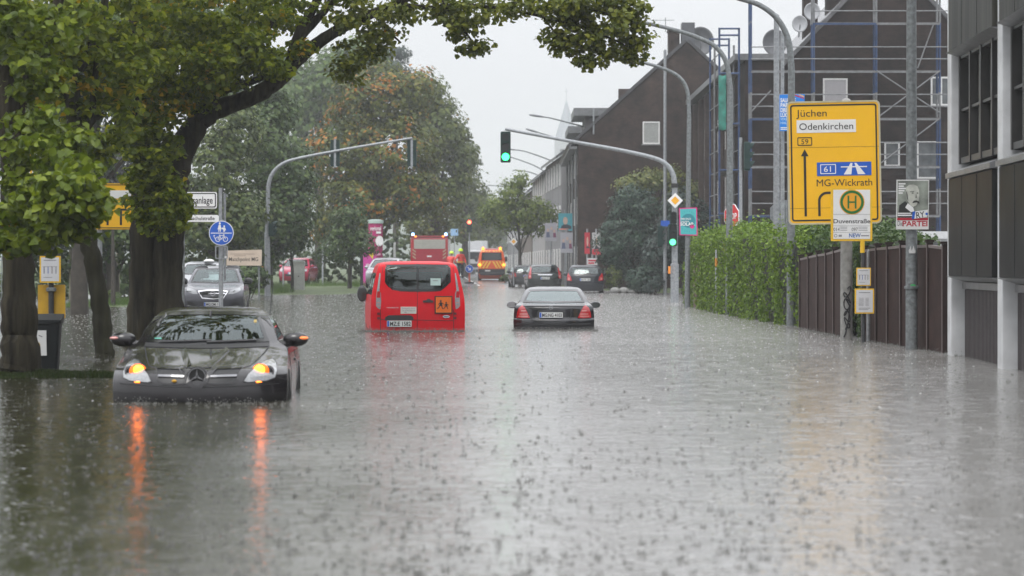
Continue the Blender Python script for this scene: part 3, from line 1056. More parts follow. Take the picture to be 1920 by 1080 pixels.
# big yellow direction sign
Y = 49.2; A = At(1566, Y)
zb = A.z(419)
t = thing("direction_sign", "big yellow direction sign listing Jüchen, Odenkirchen and MG-Wickrath", "road sign", (A.loc[0], Y, zb))
t.rotation_euler = (0, R(-1.0), R(-2))
w, h = 1.69, 2.25
MB().prism(rrect(-w / 2, w / 2, 0, h, .08), -.02, .02).build("plate", yellow, t)
MB().ringp(rrect(-w / 2 - .012, w / 2 + .012, -.012, h + .012, .09), rrect(-w / 2 + .018, w / 2 - .018, .018, h - .018, .065), -.028, .024).build("edge", M("sign_edge", (.55, .5, .35), .4, .3), t)
MB().ringp(rrect(-w / 2 + .05, w / 2 - .05, .05, h - .05, .05), rrect(-w / 2 + .078, w / 2 - .078, .078, h - .078, .03), -.0245, -.019).build("border", black, t)
for zz in (1.41, .29): MB().box(-w / 2 + .02, w / 2 - .02, -.0225, -.019, zz - .003, zz + .003).build("seam", M("seam_brown", (.25, .13, .01), .6), t)
text("Jüchen", -.39, 1.98, .13, black, t, -.024, .56)
MB().prism([(-.68, 1.68), (.41, 1.68), (.41, 1.915), (-.68, 1.915)], -.025, -.019).build("panel", white, t)
text("Odenkirchen", -.135, 1.735, .125, black, t, -.028, .99)
MB().ringp(rrect(-.67, -.40, 1.445, 1.60, .02), rrect(-.655, -.415, 1.46, 1.585, .012), -.0265, -.019).build("border", black, t)
text("59", -.535, 1.475, .09, black, t, -.024, .13)
MB().prism([(-.562, .14), (-.518, .14), (-.518, 1.26), (-.562, 1.26)], -.0248, -.0195).prism([(-.61, 1.25), (-.47, 1.25), (-.54, 1.38)], -.0248, -.0195).build("arrow", black, t)
arc = [(-.31, .14), (-.31, .42)] + [(-.31 + .17 - .17 * math.cos(R(a)), .42 + .17 * math.sin(R(a))) for a in range(10, 91, 10)] + [(.1, .59)]
arc2 = [(.1, .545)] + [(-.14 - .125 * math.cos(R(a)), .42 + .125 * math.sin(R(a))) for a in range(90, 9, -10)] + [(-.265, .42), (-.265, .14)]
MB().prism(arc + arc2, -.0248, -.0195).build("arrow", black, t)
b_ = MB().prism([(-.32, .88), (.68, .88), (.68, 1.13), (-.32, 1.13)], -.0255, -.0195).build("motorway_panel", blue, t)
wp = M("sign_white", (.78, .78, .78), .4, var=.03)
MB().ringp(rrect(-.26, .03, .915, 1.095, .015), rrect(-.245, .015, .93, 1.08, .01), -.029, -.0256).build("border", wp, b_)
text("61", -.115, .955, .10, wp, b_, -.0285, .13, bold=.006)
MB().prism([(.17, .90), (.31, .90), (.335, 1.11), (.30, 1.11)], -.029, -.0256).prism([(.57, .90), (.43, .90), (.37, 1.11), (.405, 1.11)], -.029, -.0256).prism([(.12, 1.03), (.60, 1.03), (.60, 1.05), (.12, 1.05)], -.0305, -.0256).build("motorway_symbol", wp, b_)
text("MG-Wickrath", .18, .69, .128, black, t, -.024, 1.02)
MB().box(-.6, .6, .024, .07, .5, .56).build("bracket", galv, t)
MB().box(-.6, .6, .024, .07, 1.7, 1.76).build("bracket", galv, t)
# posts that carry it
straight_pole("sign_post", "thick concrete post with black scribbled graffiti under the yellow direction sign", "post", 1587, 637, 190, .115, concrete, collar=False)
Yc = dep(637); A = At(1587, Yc)
gt = kids(bpy.data.objects[[o.name for o in bpy.data.objects if o.get("label", "").startswith("thick concrete post")][0]])[0].parent
gp = []
for i in range(60):
    u = i / 59
    gp.append((.07 * math.sin(u * 29) * (1 - .3 * u), -.121 + .02 * abs(math.sin(u * 29)) ** 2, .95 - .75 * u + .07 * math.sin(u * 41)))
MB().tube(gp, .012, 5).build("graffiti", black, gt)
MB().tube([(-.02, -.116, .75), (.05, -.112, .62), (.02, -.116, .35), (-.03, -.116, .12), (-.06, -.1, .05)], .014, 5).build("graffiti", black, gt)
# bus stop
Y = dep(642); A = At(1612, Y)
t = thing("bus_stop", "yellow framed bus stop sign reading Duvenstraße with timetables on its dark post", "bus stop", A.loc)
X = A.x; Z = A.z
MB().tube([(X(1619), 0, -.6), (X(1619), 0, Z(474))], .036, 12).build("pole", M("anthracite_post", (.035, .037, .04), .5), t, True)
MB().tube([(X(1617), 0, Z(474)), (X(1617), 0, Z(448))], .042, 12).build("sleeve", yframe, t, True)
fx0, fx1, fz0, fz1 = X(1558), X(1635), Z(452), Z(353)
fr = MB().prism(rrect(fx0, fx1, fz0, fz1, .012), -.03, .03).build("sign_box", yframe, t)
wpn = MB().prism([(X(1562), Z(448)), (X(1631), Z(448)), (X(1631), Z(356)), (X(1562), Z(356))], -.036, -.0305).build("panel", white, fr)
orange_h = M("stop_orange", (.80, .36, .02), .4, var=.04)
dgreen = M("stop_green", (.01, .15, .03), .4, var=.05)
cx_, cz_ = X(1597), Z(379)
MB().prism(circ(cx_, cz_, .225), -.039, -.0365).build("disc", orange_h, fr)
MB().ringp(circ(cx_, cz_, .21), circ(cx_, cz_, .165), -.043, -.0395).build("ring", dgreen, fr)
for (a, b2, c, d) in ((-.08, -.05, -.115, .115), (.05, .08, -.115, .115), (-.05, .05, -.013, .013)):
    MB().box(cx_ + a, cx_ + b2, -.043, -.0396, cz_ + c, cz_ + d).build("letter_bar", dgreen, fr)
text("Duvenstraße", X(1596.5), Z(418.5), .075, black, fr, -.038, .66, bold=.012)
for pz in (402, 423.5, 436): MB().box(X(1562), X(1631), -.038, -.0365, Z(pz) - .003, Z(pz) + .003).build("rule", M("rule_grey", (.3, .3, .3), .5), fr)
text("014", X(1568), Z(433.5), .065, black, fr, -.038, .11)
text("097", X(1602), Z(433.5), .065, black, fr, -.038, .11)
tiny = M("small_print", (.25, .25, .26), .6)
for k in range(3):
    MB().box(X(1575), X(1588), -.038, -.0366, Z(426 + 3 * k) - .005, Z(426 + 3 * k) + .005).build("small_print", tiny, fr)
    MB().box(X(1609), X(1626), -.038, -.0366, Z(426 + 3 * k) - .005, Z(426 + 3 * k) + .005).build("small_print", tiny, fr)
text("NEW", X(1602), Z(445), .07, M("new_blue", (.01, .09, .33), .4), fr, -.038, .21, bold=.02)
MB().ringp(circ(X(1566.5), Z(442), .03, 16), circ(X(1566.5), Z(442), .02, 16), -.038, -.0366).build("clock_symbol", tiny, fr)
MB().box(X(1572), X(1578), -.038, -.0366, Z(444), Z(440)).box(X(1614), X(1629), -.038, -.0366, Z(443), Z(441)).build("small_print", tiny, fr)
def timetable(x0, x1, z0, z1, par, dense):
    f = MB().prism(rrect(x0, x1, z0, z1, .01), -.07, -.035).build("timetable_case", yframe, par)
    d = (x1 - x0) * .07
    MB().prism([(x0 + d, z0 + d), (x1 - d, z0 + d), (x1 - d, z1 - d), (x0 + d, z1 - d)], -.074, -.0705).build("paper", M("paper_white", (.62, .62, .64), .5, var=.06), f)
    w_, h_ = x1 - x0, z1 - z0
    rows = ((.2, .8, .84, .015),) + (tuple((.2, .45, .62 - .05 * i, .008) for i in range(7)) + tuple((.55, .72, .62 - .05 * i, .008) for i in range(7)) + ((.2, .8, .22, .012), (.2, .7, .17, .012)) if dense else ((.15, .85, .6, .008), (.2, .6, .2, .01)))
    for a, b2, c, e in rows:
        MB().box(x0 + a * w_, x0 + b2 * w_, -.076, -.0742, z0 + (c - e) * h_, z0 + (c + e) * h_).build("print_line", tiny, f)
    if not dense:
        for k, cc in enumerate(((.05, .06, .12), (.03, .10, .35), (.12, .08, .08), (.1, .1, .12))):
            MB().box(x0 + (.2 + .19 * k) * w_, x0 + (.235 + .19 * k) * w_, -.076, -.0742, z0 + .34 * h_, z0 + .6 * h_).build("print_line", M("print_col_%d" % k, cc, .5), f)
    return f
timetable(X(1605), X(1632), Z(536), Z(502), t, False)
timetable(X(1602), X(1638), Z(588), Z(541), t, True)
# portrait poster on the thick post
Y = dep(655); A = At(1710, Y - .12, 0)
t = thing("election_poster", "black and white portrait poster reading Die PARTEI tied to the mottled post", "poster", (A.loc[0], Y - .115, A.z(430)))
X = A.x
def Z(py): return A.z(py) - A.z(430)
MB().prism([(X(1680), Z(430)), (X(1741), Z(430)), (X(1742), Z(337)), (X(1681), Z(337))], -.012, 0).build("board", M("poster_paper", (.66, .66, .65), .5, var=.05), t)
photo_bg = M("poster_grey_photo", (.20, .22, .19), .5, var=.75, scale=3.5)
MB().prism([(X(1682), Z(408)), (X(1740), Z(408)), (X(1740.5), Z(339)), (X(1683), Z(339))], -.0145, -.0125).build("photo", photo_bg, t)
skin_g = M("poster_face", (.46, .47, .42), .5, var=.25, scale=9)
drk = M("poster_dark", (.02, .022, .02), .5)
MB().prism([(X(1684), Z(408)), (X(1686), Z(385)), (X(1697), Z(377)), (X(1712), Z(392)), (X(1718), Z(408))], -.0165, -.0147).build("photo_coat", drk, t)
MB().prism([(X(1698), Z(360)), (X(1699), Z(351)), (X(1705), Z(346.5)), (X(1713), Z(346)), (X(1720), Z(349)), (X(1723), Z(356)), (X(1723.5), Z(366)), (X(1722), Z(376)), (X(1718), Z(385)), (X(1712), Z(388)), (X(1706), Z(384)), (X(1700), Z(374))], -.0185, -.0167).build("photo_face", skin_g, t)
MB().prism([(X(1710), Z(381)), (X(1713), Z(376.5)), (X(1718), Z(375.5)), (X(1723), Z(378)), (X(1724), Z(382)), (X(1718), Z(379.5))], -.0205, -.0187).build("photo_moustache", drk, t)
MB().prism(circ(X(1711), Z(362), .02, 10, .011), -.02, -.0187).prism(circ(X(1720), Z(362), .016, 10, .011), -.02, -.0187).prism([(X(1706), Z(359)), (X(1714), Z(358)), (X(1714), Z(359.6)), (X(1706), Z(360.5))], -.02, -.0187).prism([(X(1716), Z(371)), (X(1717), Z(364)), (X(1718), Z(364)), (X(1719), Z(371.5))], -.02, -.0187).prism([(X(1698.5), Z(361)), (X(1700), Z(358)), (X(1702), Z(366)), (X(1703), Z(377)), (X(1700), Z(373))], -.02, -.0187).build("photo_features", M("poster_mid", (.12, .125, .11), .5), t)
MB().prism([(X(1697), Z(389)), (X(1702), Z(381)), (X(1712), Z(389)), (X(1714), Z(396)), (X(1708), Z(398))], -.0185, -.0167).build("photo_collar", white, t)
for k in range(5): MB().box(X(1684.5), X(1684.5 + (13, 10, 14, 11, 8)[k]), -.0165, -.0147, Z(346 + 4.3 * k), Z(343.5 + 4.3 * k)).build("slogan_line", white, t)
MB().box(X(1683), X(1712), -.0185, -.0167, Z(405), Z(402.5)).box(X(1683), X(1708), -.0185, -.0167, Z(401), Z(399)).build("slogan_line", white, t)
red_t = M("poster_red", (.42, .012, .03), .45)
MB().box(X(1682), X(1740), -.016, -.0147, Z(413), Z(408.5)).build("red_band", red_t, t)
text("Die", X(1687.5), Z(423.5), .085, M("dark_grey_ink", (.06, .05, .05), .5), t, -.0135, .085)
text("PARTEI", X(1715.5), Z(424), .085, red_t, t, -.0135, .41, bold=.03)
rot_ = R(8)
mk = MB().prism([(X(1709), Z(411)), (X(1738), Z(407)), (X(1740), Z(393)), (X(1711), Z(397))], -.0225, -.019).build("number_plate_print", white, t)
MB().prism([(X(1709), Z(411)), (X(1714), Z(410.3)), (X(1716), Z(396.3)), (X(1711), Z(397))], -.0255, -.0226).prism(circ(X(1737), Z(401), .02, 12), -.0255, -.0226).build("blue_band", blue, mk)
text("RY", X(1725.5), Z(408.3), .1, black, mk, -.0245, .14, bold=.01, rot=rot_)
# teal poster with the pink frame
Y = dep(577) - .11; A = At(1291, Y); zb = A.z(443)
t = thing("election_poster", "teal solar poster with a bright pink frame on the curved lamp column", "poster", (A.loc[0], Y, zb))
X = A.x
def Z(py): return A.z(py) - zb
MB().prism([(X(1274), Z(441)), (X(1308), Z(442)), (X(1307), Z(389)), (X(1273), Z(390))], -.014, 0).build("board", M("hot_pink", (.62, .012, .20), .45, var=.05), t)
MB().prism([(X(1276), Z(439.3)), (X(1306), Z(440)), (X(1305), Z(391)), (X(1275), Z(392))], -.0175, -.0145).build("panel", M("teal_light", (.06, .42, .44), .45, var=.06), t)
MB().prism(circ(X(1290.5), Z(414), .225, 24), -.02, -.0177).build("disc", M("teal_dark", (.02, .22, .27), .45), t)
rays = MB()
for i in range(22):
    a = 2 * math.pi * i / 22
    c, s_ = math.cos(a), math.sin(a)
    q = Vector((X(1290.5), Z(415)))
    if abs(c) > .8: continue
    rays.prism([(q.x + .27 * c - .008 * s_, q.y + .30 * s_ + .008 * c), (q.x + .27 * c + .008 * s_, q.y + .30 * s_ - .008 * c), (q.x + .29 * c, q.y + .40 * s_)], -.0195, -.0177)
rays.build("rays", M("teal_dark", (.02, .22, .27)), t)
text("SOLAR.", X(1289), Z(423), .10, white, t, -.0225, .46, bold=.03)
text("DEIN DACH", X(1286), Z(412), .055, white, t, -.0225, .32, bold=.02)
text("KANN MEHR", X(1284), Z(416.5), .04, white, t, -.0225, .26, bold=.02)
MB().prism(circ(X(1297.5), Z(424.5), .07, 16), -.0225, -.0201).build("badge", MATS["hot_pink"], t)
# blue poster half behind the yellow sign
Y = 64.7; A = At(1484, Y); zb = A.z(247)
t = thing("election_poster", "bright blue poster with white slogan half hidden behind the yellow direction sign", "poster", (A.loc[0], Y - .07, zb))
X = A.x
def Z(py): return A.z(py) - zb
MB().prism([(X(1461), Z(246)), (X(1508), Z(246)), (X(1508), Z(177)), (X(1461), Z(178))], -.014, 0).build("board", M("party_blue", (.012, .20, .66), .45, var=.06), t)
MB().prism([(X(1482), Z(177.5)), (X(1507), Z(186)), (X(1507), Z(184)), (X(1489), Z(177.5))], -.017, -.0145).build("red_stripe", red_t, t)
MB().prism([(X(1496), Z(178)), (X(1507), Z(183)), (X(1507), Z(181)), (X(1500), Z(178))], -.017, -.0145).build("yellow_stripe", yellow, t)
for k, s_ in enumerate(("SAUBERE", "PARKS.", "DRECKIGE", "LÜGEN.")):
    text(s_, X(1462.5), Z(192 + 9.2 * k), .095, white, t, -.0175, (.37, .32, .42, .32)[k], 'LEFT', .03)
for k, s_ in enumerate(("VERSPROCHEN", "HALTEN")):
    text(s_, X(1462.5), Z(226 + 7 * k), .06, M("pale_blue_ink", (.35, .55, .8), .5), t, -.0175, (.5, .3)[k], 'LEFT', .02)
for k in range(2): MB().box(X(1463), X(1476), -.017, -.0145, Z(240.5 + 3 * k), Z(238.8 + 3 * k)).build("small_print", white, t)

def diamond(label, px, py, r_px, Y, yb):
    A = At(px, Y); s = A.s * r_px
    t = thing("priority_sign", label, "road sign", (A.loc[0], Y, A.z(py)))
    MB().prism(rrect(-.707 * s, .707 * s, -.707 * s, .707 * s, .05 * s), -.012, .012).build("plate", white, t)
    MB().prism(rrect(-.39 * s, .39 * s, -.39 * s, .39 * s, .03 * s), -.016, -.0125).build("centre", M("priority_amber", (.80, .38, .01), .4), t)
    t.rotation_euler = (0, R(45), 0)
    if yb:
        tt = MB().tube([(0, .04, 0), (0, .04, yb - A.z(py))], .035, 8).build("post", galv, t)
        tt.rotation_euler = (0, R(-45), 0)
    return t
diamond("yellow and white diamond priority sign high on the green signal mast", 1266, 376, 14.5, dep(567) - .17, None)
diamond("small diamond priority sign on a thin post by the small street tree", 963, 453, 7.5, 160, .1)
# stop sign behind the lamp column
Y = 92; A = At(1372, Y)
t = thing("stop_sign", "red stop sign half hidden behind the lamp column at the hedge", "road sign", A.loc, R(-57))
MB().tube([(0, .04, -.5), (0, .04, A.z(380))], .035, 10).build("post", galv, t, True)
o = [(x, z + A.z(405)) for x, z in ngon(0, 0, .44, 8, 22.5)]
pl = MB().prism(o, -.012, .012).build("plate", white, t)
MB().prism([(x, z + A.z(405)) for x, z in ngon(0, 0, .415, 8, 22.5)], -.016, -.0125).build("face", M("stop_red", (.55, .015, .02), .4), t)
text("STOP", 0, A.z(405) - .1, .2, white, t, -.019, .60, bold=.02)
# back of a round sign behind the blue poster poles
Y = 66; A = At(1470, Y)
t = thing("road_sign", "grey back of a traffic sign low on the pale poles left of the yellow sign", "road sign", (A.loc[0], Y + .1, A.z(400)))
MB().prism(ngon(0, 0, .36, 8, 22.5), 0, .02).build("plate", galv, t)
MB().box(-.05, .05, -.03, -.003, -.2, .2).build("bracket", galvd, t)

# --- left: street name post with cycle path sign
Y = 65; A = At(417, Y)
t = thing("street_name_sign", "street name signs ending isanlage and Hochschulstraße on a grey post", "street sign", A.loc)
X, Z = A.x, A.z
MB().tube([(X(413), .05, -.5), (X(413), .05, Z(352))], .045, 12).build("post", galv, t, True)
MB().tube([(X(419), .3, 1), (X(419), .3, Z(362))], .03, 10).build("post", galv, t, True)
def nameplate(x0, x1, z0, z1, s, h, wd, bd):
    p = MB().prism(rrect(x0, x1, z0, z1, .05), -.02, .0).build("name_plate", wp, t)
    if bd: MB().ringp(rrect(x0 + .025, x1 - .025, z0 + .025, z1 - .025, .04), rrect(x0 + .05, x1 - .05, z0 + .05, z1 - .05, .03), -.0225, -.0205).build("border", black, p)
    text(s, x1 - .1, z0 + (z1 - z0) * .5 - h * .47, h, black, p, -.0235, wd, 'RIGHT', .012)
nameplate(X(290), X(407), Z(391), Z(360), "Kreisanlage", .17, .78, True)
nameplate(X(335), X(410.5), Z(416), Z(403), "Hochschulstraße", .085, .80, False)
Y2 = 64.8; A = At(415, Y2)
t = thing("cycle_path_sign", "round blue sign with white pedestrians above a white bicycle", "road sign", A.loc)
X, Z = A.x, A.z
MB().tube([(0, .05, -.5), (0, .05, Z(412))], .04, 12).build("post", galv, t, True)
cx, cz, r = 0, Z(437), .30
pl = MB().prism(circ(cx, cz, r, 40), -.012, .012).build("plate", wp, t)
fc = MB().prism(circ(cx, cz, r * .945, 40), -.016, -.0125).build("face", blue, t)
sy = MB()
def rel(pts): return [(cx + r * u, cz + r * v) for u, v in pts]
ya, yb = -.0195, -.0163
sy.prism(rel([(-.85, -.04), (.85, -.04), (.85, .03), (-.85, .03)]), ya, yb)
sy.prism([(cx - .12 * r + u, cz + .78 * r + v) for u, v in circ(0, 0, .08 * r, 12, .10 * r)], ya, yb)
sy.prism(rel([(-.2, .66), (-.05, .66), (.02, .3), (-.04, .3), (-.04, .1), (-.1, .1), (-.12, .28), (-.15, .28), (-.17, .1), (-.23, .1), (-.22, .3), (-.3, .3)]), ya, yb)
sy.prism([(cx + .24 * r + u, cz + .55 * r + v) for u, v in circ(0, 0, .07 * r, 12, .08 * r)], ya, yb)
sy.prism(rel([(.18, .46), (.3, .46), (.4, .22), (.32, .24), (.3, .1), (.25, .1), (.24, .22), (.21, .1), (.16, .1), (.17, .26), (.02, .36), (.02, .42)]), ya, yb)
for wxx in (-.28, .34):
    sy.ringp([(cx + wxx * r + u, cz - .50 * r + v) for u, v in circ(0, 0, .21 * r, 20)], [(cx + wxx * r + u, cz - .50 * r + v) for u, v in circ(0, 0, .155 * r, 20)], ya, yb)
def bar(p, q, w_):
    p, q = Vector(p), Vector(q); n_ = (q - p).orthogonal().normalized() * w_
    sy.prism(rel([tuple(p + n_), tuple(q + n_), tuple(q - n_), tuple(p - n_)]), ya, yb)
for p, q in (((-.28, -.5), (-.12, -.2)), ((-.12, -.2), (.22, -.2)), ((.02, -.5), (.22, -.2)), ((-.12, -.22), (.02, -.5)), ((-.28, -.5), (.02, -.5)), ((.34, -.5), (.2, -.12)), ((.14, -.12), (.26, -.12)), ((-.2, -.16), (-.06, -.16)), ((-.62, -.2), (-.5, -.45)), ((-.62, -.2), (-.5, -.2))):
    bar(p, q, .025)
sy.build("symbol", wp, fc)
t2 = MB().ringp(rrect(X(403.5), X(427), Z(485.5), Z(460.5), .03), rrect(X(405.5), X(425), Z(483.5), Z(462.5), .025), -.015, .01).build("plate_frame", galv, t)
MB().box(X(421), X(425), -.017, -.013, Z(483), Z(481)).build("sticker", white, t2)
# back of a round sign at the trunk
A = At(343, 60)
t = thing("road_sign", "dark round back of a sign at the big trunk beside the street name", "road sign", (A.loc[0], 60, A.z(381)))
MB().prism(circ(0, 0, .24, 26), -.012, .012).build("plate", M("sign_back_grey", (.03, .032, .033), .5), t)
MB().tube([(.0, .05, .35), (0, .05, -4.4)], .035, 10).build("post", galvd, t, True)
# tennis club board
Y = 104; A = At(457, Y)
t = thing("sign_board", "beige lit board reading Matchpoint MG before the dark hedge", "sign", A.loc)
X, Z = A.x, A.z
bd = MB().prism([(X(425), Z(498)), (X(490.5), Z(498)), (X(491), Z(468)), (X(425), Z(470))], -.08, .05).build("board", M("board_beige", (.55, .45, .36), .5, var=.12, scale=2), t)
text("Matchpoint MG", X(457), Z(489.5), .15, M("board_ink", (.05, .04, .03), .6), bd, -.083, 1.14, bold=.01)
MB().box(X(432), X(478), -.084, -.081, Z(477), Z(475.6)).box(X(440), X(462), -.084, -.081, Z(480), Z(478.8)).build("small_print", M("board_ink_pale", (.36, .28, .22)), bd)
MB().box(X(430), X(433), -.03, .05, -.3, Z(498)).box(X(484), X(487), -.03, .05, -.3, Z(498)).build("leg", galvd, t)

# thin posts on the left and middle
def post(label, px, py0, py1, r, m, Y=None, name="post", g=None):
    Y = Y or dep(py0)
    A = At(px, Y, ground_z((px - 960) * Y / F, Y))
    t = thing(name, label, "post", A.loc, 0, g)
    MB().lathe([(r, -.4), (r, A.z(py1) - .03), (r * .5, A.z(py1)), (.002, A.z(py1))], (0, 0, 0), 10).build("shaft", m, t, True)
    MB().lathe([(r * 1.35, -.4), (r * 1.35, .12), (r, .16)], (0, 0, 0), 10).build("sleeve", m, t, True)
    return t
wood = M("pale_wood", (.20, .19, .13), .8, var=.3, scale=9)
post("thin pale wooden stake on the grass between the two front trunks", 133, 570, 462, .075, wood, 96)
post("thin pale wooden stake right of the leaning trunk", 221, 560, 440, .075, wood, 104)
post("white tapering post on the grass behind the leaning trunk", 158, 565, 455, .15, M("post_white", (.42, .46, .48), .6), 97)
post("thin grey post before the pink small car", 531, 540, 450, .04, galv, 134)
post("thin grey post right of the pink small car", 605, 535, 460, .05, galv, 150)
post("short white post between the pink board and the fire engine", 740, 530, 455, .07, white, 165)
post("reflector post with an orange top in front of the hedge", 1343, 585, 468, .03, galv, 76)
MB().tube([(0, 0, 0), (0, 0, .25)], .04, 10).build("orange_top", M("orange_top", (.55, .22, .03)), bpy.data.objects[[o.name for o in bpy.data.objects if o.get("label", "").startswith("reflector post")][0]], loc=(0, -.001, At(1343, 76, 0).z(490) + .2))

# utility cabinet
Y = 132; A = At(560.5, Y, -.05)
t = thing("utility_cabinet", "grey utility cabinet standing at the edge of the water by the pink small car", "cabinet", A.loc)
cab = M("cabinet_grey", (.36, .36, .34), .6, var=.12)
w = A.s * 10.5
bx = MB().box(-w, w, -.22, .22, -.1, A.z(492)).build("housing", cab, t, bevel=.015)
MB().prism([(-w - .03, A.z(492) + .003), (w + .03, A.z(492) + .003), (w - .03, A.z(489)), (-w + .03, A.z(489))], -.26, .26).build("roof", cab, t)
MB().box(-w + .04, w - .04, -.232, -.2205, .2, A.z(512)).build("door", M("cabinet_door", (.30, .30, .285), .6), t)
MB().box(-.03, .03, -.25, -.2325, A.z(519), A.z(517)).build("lock", blackp, t)

# advertising column and pink board
Y = 152; A = At(704, Y, .2)
t = thing("advertising_column", "magenta advertising column with a pale cap behind the small dark tree", "advertising column", A.loc)
rc = A.s * 13.5
mg = M("magenta_poster", (.40, .012, .13), .5, var=.1)
MB().lathe([(rc, -.3), (rc, A.z(419)), ], (0, 0, 0), 28).build("drum", mg, t, True)
MB().lathe([(rc * 1.12, A.z(419) + .003), (rc * 1.12, A.z(413)), (rc * .6, A.z(411.5))], (0, 0, 0), 28).build("cap", M("column_cap", (.42, .52, .48), .5), t, True)
text("regional", A.x(705), A.z(432), .24, white, t, -rc - .02, .62, bold=.02)
MB().box(A.x(706), A.x(715), -rc - .01, -rc + .14, A.z(438), A.z(434)).build("label_strip", white, t)
MB().prism(circ(A.x(712), A.z(452), .22, 18, .30), -rc - .02, -rc + .2).build("round_label", white, t)
MB().box(A.x(702), A.x(714), -rc - .01, -rc + .1, A.z(479), A.z(475)).build("label_strip", M("pink_pale", (.6, .3, .4)), t)
Y = 149; A = At(691, Y, .2)
t = thing("advertising_board", "bright pink board with a yellow pennant mark reading Welcome", "advertising board", A.loc)
pk = M("pink_board", (.55, .045, .30), .5, var=.1)
MB().prism([(A.x(679), -.2), (A.x(703), -.2), (A.x(706), A.z(473)), (A.x(677), A.z(475))], -.06, .06).build("board", pk, t)
MB().prism([(A.x(690), A.z(474)), (A.x(701), A.z(472)), (A.x(699), A.z(486))], -.075, -.062).build("pennant", M("pennant_yellow", (.75, .6, .02), .5), t)
text("Welcome", A.x(696), A.z(499), .14, white, t, -.066, .58, bold=.02)
text("P", A.x(689), A.z(506), .14, MATS["sign_blue"], t, -.066, None, bold=.03)
# shelter frame
Y = 140; A = At(666, Y, .05)
t = thing("shelter", "slim black framed shelter by the grass next to the pink board", "shelter", A.loc)
fr_ = M("shelter_black", (.02, .022, .022), .4)
x0, x1, z1 = A.x(656), A.x(677), A.z(480)
for xx in (x0, x1):
    for yy in (0, 1.2): MB().box(xx - .045, xx + .045, yy - .04, yy + .04, -.3, z1).build("post", fr_, t)
MB().box(x0 - .06, x1 + .06, -.08, 1.3, z1 + .002, z1 + .1).build("roof", fr_, t)
MB().box(x0 + .05, x1 - .05, -.03, .03, .0, .12).build("rail", fr_, t)
MB().box(x1 - .02, x1 + .01, .06, 1.1, .3, z1 - .2).build("pane", glass_mat("shelter_glass", (.7, .75, .75), .05, .6), t)

# blue arrow sign on its foot
Y = 182; A = At(880, Y, ground_z(-2.9, 182))
t = thing("arrow_sign", "round blue sign with a white arrow standing in the road before the orange van", "road sign", A.loc)
zc = A.z(504); r = A.s * 7.6
MB().prism(circ(0, zc, r, 24), -.01, .02).build("plate", wp, t)
MB().prism(circ(0, zc, r * .92, 24), -.016, -.0105).build("face", blue, t)
ar = [(-.5, .38), (-.38, .5), (.18, -.06), (.18, .2), (.36, .2), (.36, -.38), (-.22, -.38), (-.22, -.2), (.04, -.2)]
MB().prism([(u * r, zc + v * r) for u, v in ar], -.021, -.0165).build("arrow", wp, t)
MB().box(-.06, .06, .021, .06, .0, zc).build("stake", M("red_stake", (.5, .08, .04), .5), t)
MB().box(-.32, .32, -.2, .25, -.02, .12).build("foot", rubber, t)
# far blue plate
A = At(852, 230, .3)
t = thing("road_sign", "pale blue road sign in the haze left of the red signal", "road sign", A.loc)
MB().prism(rrect(-.32, .32, A.z(442), A.z(429), .05), -.01, .02).build("plate", M("pale_sign_blue", (.3, .5, .75), .5), t)
MB().tube([(0, .04, -.2), (0, .04, A.z(432))], .04, 8).build("post", galv, t)

